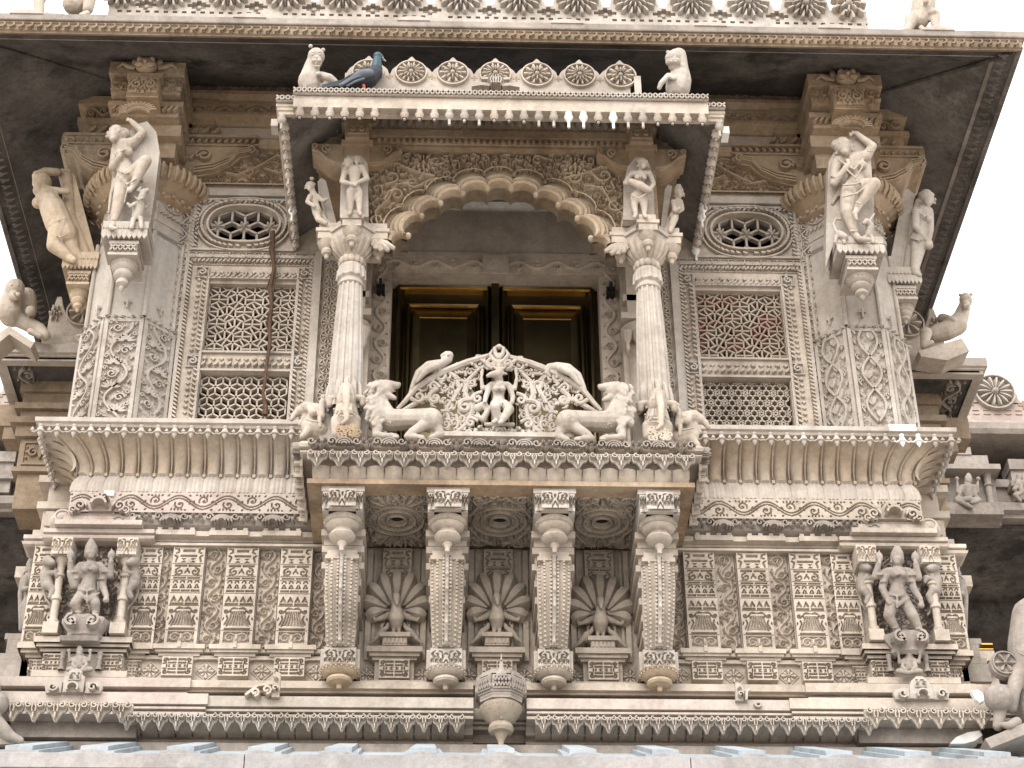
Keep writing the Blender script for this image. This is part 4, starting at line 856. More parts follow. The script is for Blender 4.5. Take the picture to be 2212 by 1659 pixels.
# ------------------------------------------------------------------ niches at both ends (the figures come later)
for s in (-1, 1):
    nx = s*1.845; side = 'left' if s < 0 else 'right'
    N = thing('shrine_niche', (nx, -.2, 5.45), f'carved shrine niche with twin columns around the {"deity with the tall crown" if s < 0 else "striding deity with the sash"}', 'niche', 'shrine niches on the lower wall')
    b = MB(); b.add(*box(nx-.23, nx+.17+.06, -.20, .0, 5.44, 6.12)); b.add(*box(nx-.30 if s < 0 else nx+.15, nx-.15 if s < 0 else nx+.30, -.13, .1, 5.44, 6.12)); b.obj('backing', STONE, N)
    for q in (-1, 1):
        cx = nx+q*.148
        b = MB(); b.add(*box(cx-.034, cx+.034, -.33, -.2, 5.60, 5.655)); b.add(*lathe([(.028, 5.655), (.028, 5.68), (.018, 5.69), (.018, 5.78), (.025, 5.785), (.025, 5.80), (.018, 5.81), (.018, 5.90), (.025, 5.905), (.026, 5.915), (.018, 5.92), (.018, 5.965), (.030, 5.98), (.034, 5.995)], 12, (cx, -.285)), smooth=True)
        b.add(*box(cx-.046, cx+.046, -.325, -.19, 5.995, 6.09)); b.obj('niche_column', STONE, N)
        mb = cv_lace(.09, .09, 4).into(MB(), lambda V: np.column_stack([cx+V[:, 0], -.325-V[:, 2], 5.998+V[:, 1]]), .010); mb.obj('scroll_relief', STONE, N)
        mb = MB(); CPIL.into(mb, lambda V, q=q: np.column_stack([nx+q*.237+V[:, 0]*.8, -.205-V[:, 2], 5.60+V[:, 1]]), .016); mb.obj('carved_panel', STONE, N)
    b = MB(); b.add(*sweep([(nx-.27, -.1), (nx-.27, -.14), (nx-.17, -.14), (nx-.17, -.2), (nx+.17, -.2), (nx+.17, -.14), (nx+.27, -.14), (nx+.27, -.1)], [(0, 6.105), (.07, 6.105), (.085, 6.112), (.09, 6.125), (.075, 6.128), (.065, 6.138), (.085, 6.142), (.085, 6.162), (.07, 6.165), (0, 6.165)])); can = b.obj('niche_canopy', ROSE if s < 0 else STONE, N)
    b = MB()
    for w_, y_, z0_, z1_ in ((.20, -.32, 6.165, 6.19), (.165, -.31, 6.19, 6.215), (.13, -.30, 6.215, 6.235)): b.add(*box(nx-w_, nx+w_, y_, -.2, z0_, z1_))
    pts = [(-.055, 6.235), (-.055, 6.30), (-.035, 6.315), (.035, 6.315), (.055, 6.30), (.055, 6.235)] if s < 0 else [(-.07, 6.235), (-.055, 6.29), (-.03, 6.325), (0, 6.335), (.03, 6.325), (.055, 6.29), (.07, 6.235)]
    b.add(*plate([(nx+a_, z_) for a_, z_ in pts], -.06, .02, .04), xf=onwall(-.30)); pd = b.obj('stepped_pediment', ROSE if s < 0 else STONE, N)
    k = Orn()
    for q in (-1, 1):
        k.a(ridge(spiral(nx+q*.09, 6.255, .028, -pi/2, 1.3, q, 12), .006, .016)); k.a(ridge(spiral(nx+q*.12, 6.235, .02, -pi/2, 1.3, q, 12), .005, .014)); k.a(ridge(spiral(nx+q*.02, 6.285, .018, 0, 1, q, 10), .005, .032))
        k.a(ridge(leafpts(nx+q*.06, 6.235, .05, pi/2, -q*.8), LW*.008, .02))
    for q in range(9): k.put(bar2(nx-.18+.042*q, nx-.18+.042*q+.026, 6.17, 6.186, .006), at2(0, 0, 1))
    a = np.linspace(.2, pi-.2, 9); k.a(ridge(np.stack([nx+.035*np.cos(a), 6.24+.035*np.sin(a)], 1), .007, .034))
    mb = MB(); k.into(mb, onwall(-.315)); mb.obj('scroll_relief', ROSE if s < 0 else STONE, pd)
    b = MB(); 
    for w_, d_, z0_, z1_ in ((.30, .31, 5.565, 5.592), (.285, .295, 5.55, 5.565), (.265, .275, 5.535, 5.55), (.245, .255, 5.437, 5.535), (.29, .30, 5.40, 5.43)): b.add(*sweep([(nx-w_, 0), (nx-w_, -d_+.06), (nx-w_*.72, -d_+.06), (nx-w_*.72, -d_), (nx+w_*.72, -d_), (nx+w_*.72, -d_+.06), (nx+w_, -d_+.06), (nx+w_, 0)], [(0, z0_), (0, z1_), (-.1, z1_), (-.1, z0_)], cap=False)); b.add(*box(nx-w_+.02, nx+w_-.02, -d_+.07, 0, z0_+.002, z1_-.002)); 
    b.obj('niche_base', STONE, N)
    for q in (-1, 1):
        mb = MB(); cv_block(.10, .09).into(mb, lambda V, q=q: np.column_stack([nx+q*.125+V[:, 0], -.252-V[:, 2], 5.44+V[:, 1]]), .014); mb.obj('pierced_block', STONE, N)
        mb = MB(); cv_block(.075, .09).into(mb, lambda V, q=q: np.column_stack([nx+q*.212+V[:, 0], -.192-V[:, 2], 5.44+V[:, 1]]), .014); mb.obj('pierced_block', STONE, N)

# ------------------------------------------------------------------ cornice under the dado, with its fringe of leaf drops
def fringe_unit(m, h=.018):
    mb = MB(); o = Orn()
    P = [(-.5, 0), (-.5, -.34), (-.43, -.48), (-.30, -.52), (-.21, -.66), (-.12, -.86), (-.06, -1), (.06, -1), (.12, -.86), (.21, -.66), (.30, -.52), (.43, -.48), (.5, -.34), (.5, 0)]
    o.a(plate(P, 0, 1, .03), None, False)
    for s in (-1, 1):
        q = spiral(.27, -.20, .17, pi*.5, 1.15, -1, 12, .25); q[:, 0] *= s; o.a(ridge(q, .045, 1.7)); o.a(ridge([(s*.06, -.12), (s*.10, -.36), (s*.06, -.56)], .035, 1.6)); o.a(dome(s*.07, -.66, .05, 1.7, 6))
    o.a(ridge([(0, -.62), (0, -.8), (0, -.96)], [.05, .06, .02], 1.8))
    return o
def fringe(parent, path_fn, n, W, H, m=STONE, name='leaf_drop', wh=()):
    key = (round(W, 4), round(H, 4), m.name)
    if key not in FRM:
        mb = MB(); fringe_unit(m).into(mb, lambda V: np.column_stack([V[:, 0]*W, -V[:, 2]*.012, V[:, 1]*H])); FRM[key] = mb.mesh(name, m)
    for k in range(n):
        at, rz = path_fn(k); link(name, FRM[key], parent, at=at, rz=rz)
FRM = {}
Cn = thing('cornice', (0, -.3, 5.1), 'long stone cornice with a fringe of curled leaf drops, running below the carved panels', 'cornice')
CP = [(0, 5.09), (.245, 5.09), (.255, 5.10), (.255, 5.125), (.24, 5.132), (.25, 5.14), (.29, 5.142), (.29, 5.152), (.30, 5.165), (.31, 5.172), (.385, 5.174), (.385, 5.187), (.368, 5.190), (.368, 5.196), (.392, 5.198), (.392, 5.208), (.374, 5.210), (.374, 5.215), (.40, 5.217), (.40, 5.266), (.385, 5.272), (.18, 5.274), (0, 5.274)]
ROLL = [(0, 5.276), (.235, 5.276), (.275, 5.280), (.295, 5.292), (.298, 5.306), (.285, 5.320), (.25, 5.326), (.19, 5.327), (.185, 5.338), (0, 5.338)]
SLAB = [(0, 5.3385), (.285, 5.3385), (.29, 5.346), (.31, 5.350), (.31, 5.384), (.18, 5.388), (0, 5.39)]
for s in (-1, 1):
    b = MB(); b.add(*sweep([(-1.63, 0), (-.115, 0)] if s < 0 else [(.115, 0), (1.63, 0)], CP)); b.obj('moulding', ROSE if s > 0 else PALE, Cn)
    pth_ = [(-1.63, 0), (-.115, 0)] if s < 0 else [(.115, 0), (1.63, 0)]
    for nm_, pr_, m_ in (('roll_moulding', ROLL, BROWN), ('base_slab', SLAB, STONE)): b = MB(); b.add(*sweep(pth_, pr_)); b.obj(nm_, m_, Cn)
    k = 21; x0 = .15; fringe(Cn, lambda q: ((s*(x0+(q+.5)*.0703), -.392, 5.176), 0), k, .0695, .074, PALE, wh=())
    if s < 0:                                   # curved petals behind the fringe
        b = MB(); V = []
        for a in np.linspace(-1, 1, 5): V += [(a*.033, -(.25+.085*f+.014*(1-a*a)), 5.132+.042*f*f) for f in np.linspace(0, 1, 6)]
        b.add(V, [grid_faces(5, 6)], smooth=True); CPT = b.mesh('small_petal', STONE)
    for q in range(20): link('small_petal', CPT, Cn, at=(s*(.15+(q+.5)*.0735), 0, 0))
    # broken openwork crest standing on the fascia
    xx = -.985 if s < 0 else 1.02; k = Orn()
    if s < 0:
        k.a(plate([(.0, .0), (.035, 0), (.035, .115), (.012, .125), (0, .07)], 0, .02, .02), None, False); k.a(ridge(spiral(-.02, .03, .022, -pi/2, 1.3, 1, 12), .007, .02)); k.a(ridge(spiral(-.07, .018, .02, -pi/2, 1.3, 1, 12), .007, .02)); k.a(ridge([(-.11, .005), (-.06, .05), (0, .06)], .008, .018)); k.a(dome(.017, .085, .012, .026, 4)); k.a(ridge(spiral(.016, .03, .014, 0, .9, 1, 9), .004, .028))
    else:
        k.a(plate([(0, 0), (.035, 0), (.038, .06), (.028, .085), (.004, .09)], 0, .02, .02), None, False); k.a(dome(.02, .055, .012, .026, 4)); k.a(ridge(spiral(.02, .02, .014, 0, .9, 1, 9), .004, .028)); k.a(ridge([(.045, .0), (.05, .04), (.065, .05)], .007, .018)); k.a(ridge(spiral(.10, -.01, .018, pi, .9, 1, 9), .005, .01))
    mb = MB(); k.into(mb, lambda V: np.column_stack([xx+V[:, 0], -.402-V[:, 2], 5.25+V[:, 1]])); mb.obj('broken_crest', PALE if s > 0 else STONE, Cn)
    # corner block, set forward
    xc = s*1.83; b = MB(); P = [(xc-.30, 0), (xc-.30, -.10), (xc+.30, -.10), (xc+.30, 0)]
    b.add(*sweep([(xc-.255, 0), (xc-.255, -.10), (xc+.255, -.10), (xc+.255, 0)], [(q_[0]-.08, q_[1]) for q_ in CP if q_[1] > 5.17 and q_[0] > .2]+[(.2, 5.276), (.19, 5.284), (.22, 5.292), (.225, 5.31), (.21, 5.324), (.16, 5.33), (.16, 5.34), (.225, 5.343), (.225, 5.386), (0, 5.39), (0, 5.17)])); cb = b.obj('corner_block', ROSE if s < 0 else STONE, Cn)
    fringe(cb, lambda q: ((xc-.275+(q+.5)*.0917, -.486, 5.178), 0), 6, .090, .084, STONE, 'wide_leaf_drop')
    b = MB(); b.add(*box(xc-.22, xc+.22, -.30, 0, 5.0, 5.095)); b.add(*box(xc-.27, xc+.27, -.33, 0, 5.10, 5.172)); b.obj('corner_corbel', GREY, Cn)
    k = Orn(); tp = [(-.045, 0), (-.045, .075), (-.03, .085), (-.03, .10), (-.015, .112), (.015, .112), (.03, .10), (.03, .085), (.045, .075), (.045, 0)] if s < 0 else [(-.055, 0), (-.05, .05), (-.04, .085), (-.015, .11), (.015, .11), (.04, .085), (.05, .05), (.055, 0)]
    k.a(plate(tp, 0, .022, .03), None, False)
    for q in (-1, 1):
        k.a(plate([(q*.05, 0), (q*.115, .0), (q*.125, .03), (q*.11, .05), (q*.05, .055)], 0, .016, .04), None, False); k.a(ridge(spiral(q*.085, .018, .022, 0, 1.2, q, 12), .005, .024)); k.a(ridge(leafpts(q*.012, .085, .02, -pi/2, q*.6), LW*.006, .03))
    a = np.linspace(-.6, pi+.6, 12); k.a(ridge(np.stack([.024*np.cos(a), .012+.022*np.sin(a)], 1), .005, .03)); k.put(frame2(-.025, .025, .055, .095, .004, .03), at2(0, 0, 1))
    mb = MB(); k.into(mb, lambda V: np.column_stack([xc+V[:, 0], -.422-V[:, 2], 5.255+V[:, 1]])); mb.obj('crest_ornament', PALE, cb)
b = MB(); b.add(*sweep([(-.115, 0), (.115, 0)], [(a_*.72, z_) for a_, z_ in CP])); b.obj('moulding', STONE, Cn)
# low wall under the cornice with stepped cross holes
b = MB(); xs_ = [-1.50, -1.20, -.92, -.62, -.33, -.07, .33, .62, .94, 1.22, 1.50]
b.add(*box(-2.6, 2.6, -.20, .1, 4.90, 5.09)); lw = b.obj('low_wall', WARM, T)
b = MB(); prev = -1.75
for x in xs_+[1.78]:
    b.add(*box(prev, x-.032, -.24, -.19, 4.95, 5.085)); prev = x+.032
    if x < 1.7: b.add(*box(x-.032, x-.012, -.24, -.19, 4.95, 5.055)); b.add(*box(x+.012, x+.032, -.24, -.19, 4.95, 5.055)); b.add(*box(x-.012, x+.012, -.222, -.19, 4.95, 5.03))
b.obj('wall_course', WARM, T)
# ------------------------------------------------------------------ hanging pot pendant at the centre of the cornice
Pn = thing('hanging_pendant', (0.003, -.42, 5.04), 'pot-shaped stone pendant with a latticed collar hanging from the middle of the cornice', 'pendant')
px_, py_ = .003, -.40
b = MB(); b.add(*lathe([(.0, 5.035), (.012, 5.04), (.016, 5.065), (.03, 5.09), (.032, 5.095), (.055, 5.10), (.062, 5.115), (.055, 5.135), (.05, 5.14), (.070, 5.155), (.090, 5.18), (.099, 5.195), (.103, 5.215), (.092, 5.225), (.09, 5.228)], 28, (px_, py_)), smooth=True); pot = b.obj('pot', ROSEBROWN, Pn)
b = MB()
for q in range(32): a = q*2*pi/32; b.add(*ball((px_+.098*math.cos(a), py_+.098*math.sin(a), 5.203), .0055, 6, 5), smooth=True)
b.add(*ball((px_, py_-.06, 5.145), .007, 6, 5), smooth=True); b.obj('bead_ring', GREY, Pn)
def stack8(px_, py_, L):
    b = MB()
    for w_, c_, z0_, z1_ in L: b.add(*octprism(px_, py_, [(c_, z0_), (w_, z0_), (w_, z1_), (c_, z1_)]))
    return b
stack8(px_, py_, [(.10, .0, 5.226, 5.24), (.102, 0, 5.24, 5.252), (.108, 0, 5.252, 5.29), (.092, 0, 5.29, 5.34), (.104, 0, 5.338, 5.352), (.092, .0, 5.352, 5.365)]).obj('collar', GREY, Pn)
for q in range(5):
    an = -pi/2+(q-2)*pi/4; nx, ny = math.cos(an), math.sin(an); k = frame2(-.046, .046, 5.262, 5.325, .006, .010)
    for w_ in range(5): k.a(ridge([(-.04+.018*w_, 5.268), (-.022+.018*w_, 5.318)], .0035, .008)); k.a(ridge([(-.022+.018*w_, 5.268), (-.04+.018*w_, 5.318)], .0035, .008))
    if q == 2: k.a(plate([(-.03, 5.325), (.03, 5.325), (.012, 5.355), (.008, 5.385), (0, 5.40), (-.008, 5.385), (-.012, 5.355)], 0, .01, .05), None, False); k.a(ridge([(0, 5.39), (0, 5.42)], [.006, .003], .01))
    else:
        for sg in (-1, 1): k.a(plate([(sg*.04-.008, 5.325), (sg*.04+.008, 5.325), (sg*.04, 5.345)], 0, .01, .05), None, False)
    mb = MB(); k.into(mb, plane((px_+nx*.108, py_+ny*.108, 0), (-ny*.92, nx*.92, 0), (0, 0, 1))); mb.obj('lattice_face', GREY, Pn)
Pn.scale = (.9, .9, 1)
# ------------------------------------------------------------------ balcony
B = thing('balcony', (0, -.5, 6.12), 'stone balcony floor with leaf fringe and carved rosette soffit panels, jutting from the middle', 'balcony')
BP = [(-.885, -.10), (-.885, -.80), (.885, -.80), (.885, -.10)]
BPi = [(x*.0+(x-math.copysign(.80, x)), y) for x, y in BP]
b = MB(); b.add(*sweep([(-.6, .2), (-.6, -.515), (.6, -.515), (.6, .2)], [(0, 6.148), (.22, 6.148), (.235, 6.165), (.24, 6.178), (.245, 6.248), (.285, 6.252), (.295, 6.258), (.295, 6.264), (.275, 6.268), (.275, 6.276), (.30, 6.282), (.305, 6.296), (.29, 6.318), (.27, 6.328), (0, 6.33)])); b.add(*box(-.62, .62, -.53, .2, 6.32, 6.329)); b.obj('floor_slab', STONE, B)
b = MB(); b.add(*box(-.86, .86, -.765, -.665, 6.122, 6.146)); b.add(*box(-.86, -.77, -.665, -.14, 6.126, 6.168)); b.add(*box(.77, .86, -.665, -.14, 6.126, 6.168)); 
for x in (-.48, 0, .48): b.add(*box(x-.02 if x else -.02, x+.02, -.665, -.14, 6.140, 6.168)) if False else None
b.add(*box(-.77, .77, -.665, -.14, 6.150, 6.170)); b.obj('edge_beam', WARM, B)
fringe(B, lambda q: ((-.865+(q+.5)*.0961, -.803, 6.252), 0), 18, .093, .070, PALE)
for s in (-1, 1): fringe(B, lambda q: ((s*.885, -.76+(q+.5)*.0961, 6.252), -s*pi/2*-1), 6, .093, .068, STONE)
k = Orn()
for q in range(17):
    x = -.80+.1*q
    if q % 2 == 0:
        for dx, dz, r_ in ((-.015, .012, .011), (.015, .012, .011), (0, -.004, .012), (-.022, -.014, .010), (.022, -.014, .010), (0, -.02, .012)): k.a(dome(x+dx, 6.298+dz, r_, .026, 7))
        for sg in (-1, 1): k.a(ridge(spiral(x+sg*.045, 6.30, .02, 0, 1.2, sg, 10), .0045, .02))
    else:
        for r_ in (.036, .024, .012): a = np.linspace(.1, pi-.1, 8); k.a(ridge(np.stack([x+r_*np.cos(a), 6.282+r_*.9*np.sin(a)], 1), .005, .022))
mb = MB(); k.into(mb, onwall(-.802)); mb.obj('mask_band', GREY, B)
for s in (-1, 1): mb = MB(); k2 = Orn().put(k, at2(0, 0, .33, 1, 0, 1)); k2.into(mb, lambda V: np.column_stack([s*(.892+V[:, 2]), -.52+V[:, 0], V[:, 1]])); mb.obj('side_mask_band', GREY, B)
b = MB(); V = []                                # curved petals under the fringe
for a in np.linspace(-1, 1, 5): V += [(a*.037, -(.735+.042*f+.016*(1-a*a)), 6.140+.060*f) for f in np.linspace(0, 1, 5)]
b.add(V, [grid_faces(5, 5)], smooth=True); BPT = b.mesh('small_petal', STONE)
for q in range(21): link('small_petal', BPT, B, at=(-.80+q*.08, 0, 0))
BX = (-.70, -.236, .236, .70)
for i in range(3):                              # carved soffit panels, seen from below
    xc = (BX[i]+BX[i+1])/2; yc = -.42; k = Orn(); hw, hd = .165, .23
    k.put(frame2(-hw, hw, -hd, hd, .014, .016), at2(0, 0, 1))
    c = Cv(.33, .46, .0032); R_ = np.hypot(c.x[None, :], (c.z-.23)[:, None]); c.arab(31+i, .016, .036, 140); 
    for sx in (-1, 1):
        for sy in (-1, 1):
            if i == 0: [c.stroke(leafpts(sx*.02, .23+sy*.12, .13, math.atan2(sy, sx*.7)+(q-1.5)*.45, .6*sx*sy), LW*.017, 1, .3) for q in range(4)]
            else: c.stroke([(sx*.03, .23+sy*.20), (sx*.09, .23+sy*.15), (sx*.14, .23+sy*.05)], .010, 1, .3); c.stroke(spiral(sx*.10, .23+sy*.19, .035, 0, 1.4, sx*sy, 16), .007, 1, .3)
    c.A[R_ < .128] = 0
    for r_, w_ in ((.044, .012), (.084, .012), (.122, .009)): a = np.linspace(0, 2*pi, 40); c.stroke(np.stack([r_*np.cos(a), .23+r_*np.sin(a)], 1), w_, 1, .3)
    for q in range(26):
        a = q*2*pi/26; c.stroke([(.058*math.cos(a), .23+.058*math.sin(a)), (.074*math.cos(a+.1), .23+.074*math.sin(a+.1))], .006, .8, .3); c.stroke([(.094*math.cos(a), .23+.094*math.sin(a)), (.112*math.cos(a+.14), .23+.112*math.sin(a+.14))], .007, .8, .3)
    yc = -.45; mb = MB(); c.into(mb, lambda V: np.column_stack([xc+V[:, 0], yc-.23+V[:, 1], 6.150-V[:, 2]]), .034); k.into(mb, lambda V: np.column_stack([xc+V[:, 0], yc+V[:, 1], 6.150-V[:, 2]])); sp2 = mb.obj('soffit_panel', STONE, B)
    b = MB(); V, F = lathe([(.0, 6.140), (.034, 6.140), (.036, 6.15)], 16, (xc, yc)); b.add(V, F); b.obj('hole_shade_disc', VOID, sp2)  # near-black disc stands for the shade inside the hole
# ------------------------------------------------------------------ brackets that carry the balcony
for i, x in enumerate(BX):
    nm = ('outermost scroll bracket under the balcony on the side of the hanging vine', 'inner scroll bracket under the balcony, on the vine side of the middle peacock', 'inner scroll bracket under the balcony, on the red powder side of the middle peacock', 'outermost scroll bracket under the balcony on the side of the red powdered window')[i]
    K = thing('balcony_bracket', (x, -.4, 5.4), nm, 'bracket', 'scroll brackets under the balcony')
    yt = -.745
    b = MB(); b.add(*box(x-.088, x+.088, yt+.015, -.3, 6.00, 6.122)); b.add(*box(x-.095, x+.095, yt, yt+.1, 6.095, 6.121)); b.add(*box(x-.06, x+.06, yt-.012, yt+.1, 6.0, 6.10)); tb = b.obj('top_block', PALE, K)
    cv_lace(.12, .088, i).into(MB(), lambda V: np.column_stack([x+V[:, 0], yt-.012-V[:, 2], 6.004+V[:, 1]]), .014).obj('lace_relief', PALE, tb)
    for q in (-1, 1): cv_lace(.06, .088, i).into(MB(), lambda V, q=q: np.column_stack([x+q*.058+V[:, 0]*.5+q*.015, yt+.015-V[:, 2], 6.004+V[:, 1]]), .014).obj('lace_relief', PALE, tb)
    yp = -.645; b = MB(); b.add(*lathe([(.0, 5.845), (.010, 5.85), (.012, 5.87), (.022, 5.885), (.018, 5.895), (.038, 5.900), (.052, 5.908), (.060, 5.920), (.054, 5.932), (.046, 5.936), (.048, 5.940), (.042, 5.945), (.044, 5.949), (.060, 5.956), (.072, 5.968), (.074, 5.974), (.070, 5.977), (.080, 5.983), (.082, 5.993), (.084, 6.0)], 20, (x, yp)), smooth=True)
    for q in range(20): a = q*2*pi/20; b.add(*ball((x+.08*math.cos(a), yp+.08*math.sin(a), 5.99), .006, 6, 5), smooth=True)
    b.obj('pot_drop', STONE, K)
    # stepped side corbels behind the pot
    b = MB()
    for q in range(13): z1_ = 6.0-.033*q; w_ = (.098, .086, .094, .082)[q % 4]-.0035*max(0, q-3); b.add(*box(x-w_, x+w_, -.575+.016*q+(.012 if q % 2 else 0), -.14, z1_-.0325, z1_))
    b.obj('stepped_core', STONE, K)
    # ribbed curved body
    t = np.linspace(0, 1, 18); zc = 5.86-.36*t; yc = -.525-.030*np.sin(t*pi*.8)+.175*t**1.5; na = 15; an = np.linspace(pi+.15, 2*pi-.15, na)
    rad = .072-.012*t+.004*np.sin(t*pi); step = np.where(np.arange(na) % 2 == 0, 1, .80); V = np.zeros((na, 18, 3))
    for a in range(na): V[a, :, 0] = x+rad*np.cos(an[a])*step[a]*1.05; V[a, :, 1] = yc+rad*np.sin(an[a])*step[a]*1.05; V[a, :, 2] = zc
    b = MB(); b.add(V.reshape(-1, 3), [grid_faces(na, 18)])
    for w_, z0_, z1_ in ((.066, 5.862, 5.885), (.074, 5.842, 5.862)): b.add(*box(x-w_, x+w_, -.592, -.3, z0_, z1_))
    bd = b.obj('ribbed_body', STONE, K)
    b = MB()
    for a in (2, 4, 6, 8, 10, 12):
        for q in np.linspace(.06, .98, 22):
            y_ = np.interp(q, t, yc); r_ = np.interp(q, t, rad)*1.06; c = (x+r_*math.cos(an[a]), y_+r_*math.sin(an[a]), 5.86-.36*q); b.add(*box(c[0]-.0045, c[0]+.0045, c[1]-.004, c[1]+.006, c[2]-.005, c[2]+.005))
    b.obj('notched_ribs', STONE, bd)['kind'] = 'stuff'
    b = MB()
    for q in np.linspace(.02, .92, 6): y_ = np.interp(q, t, yc)-.082; b.add(*lathe([(.0, 5.855-.36*q-.035), (.009, 5.855-.36*q-.025), (.005, 5.855-.36*q), (.010, 5.855-.36*q+.008), (.004, 5.855-.36*q+.02)], 7, (x, y_)), smooth=True)
    b.add(*tube([(x, np.interp(q, t, yc)-.078, 5.86-.36*q) for q in np.linspace(0, 1, 12)], .009, 6), smooth=True)
    b.obj('drop_chain', PALE, K)
    yb = -.40; b = MB(); b.add(*box(x-.086, x+.086, yb+.012, -.14, 5.405, 5.50)); b.add(*box(x-.07, x+.07, yb, -.2, 5.405, 5.505)); b.add(*box(x-.06, x+.06, yb-.008, yb+.1, 5.485, 5.515)); bb = b.obj('base_block', PALE, K)
    cv_lace(.138, .085, i+9).into(MB(), lambda V: np.column_stack([x+V[:, 0], yb-V[:, 2], 5.407+V[:, 1]]), .014).obj('lace_relief', PALE, bb)
    yb += .035; b = MB(); b.add(*lathe([(0, 5.318), (.010, 5.320), (.013, 5.334), (.010, 5.340), (.022, 5.344), (.050, 5.346), (.058, 5.355), (.053, 5.367), (.040, 5.371), (.042, 5.374), (.062, 5.379), (.078, 5.390), (.080, 5.394), (.075, 5.396), (.085, 5.400), (.088, 5.405)], 20, (x, yb)), smooth=True)
    for q in range(22): a = q*2*pi/22; b.add(*ball((x+.083*math.cos(a), yb+.083*math.sin(a), 5.3940), .005, 6, 5), smooth=True)
    b.obj('bottom_drop', ARCH if i in (0, 3) else STONE, K)
# wall behind the peacocks
b = MB(); b.add(*box(-.80, .80, -.17, -.1, 5.40, 6.14))
for i in range(3):
    xc = (BX[i]+BX[i+1])/2
    for q in (-1, 1): b.add(*box(xc+q*.125-.012, xc+q*.125+.012, -.195, -.16, 5.55, 6.12)); b.add(*box(xc+q*.10-.006, xc+q*.10+.006, -.185, -.16, 5.55, 6.12))
b.obj('wall_behind_peacocks', STONE, T)
for i in range(3):
    xc = (BX[i]+BX[i+1])/2
    mb = MB(); CPIL.into(mb, lambda V: np.column_stack([xc+V[:, 0]*.92, -.19-V[:, 2], 5.60+V[:, 1]*1.02]), .016); mb.add(*box(xc-.068, xc+.068, -.19, -.16, 5.60, 6.12)); mb.obj('carved_panel', STONE, T)
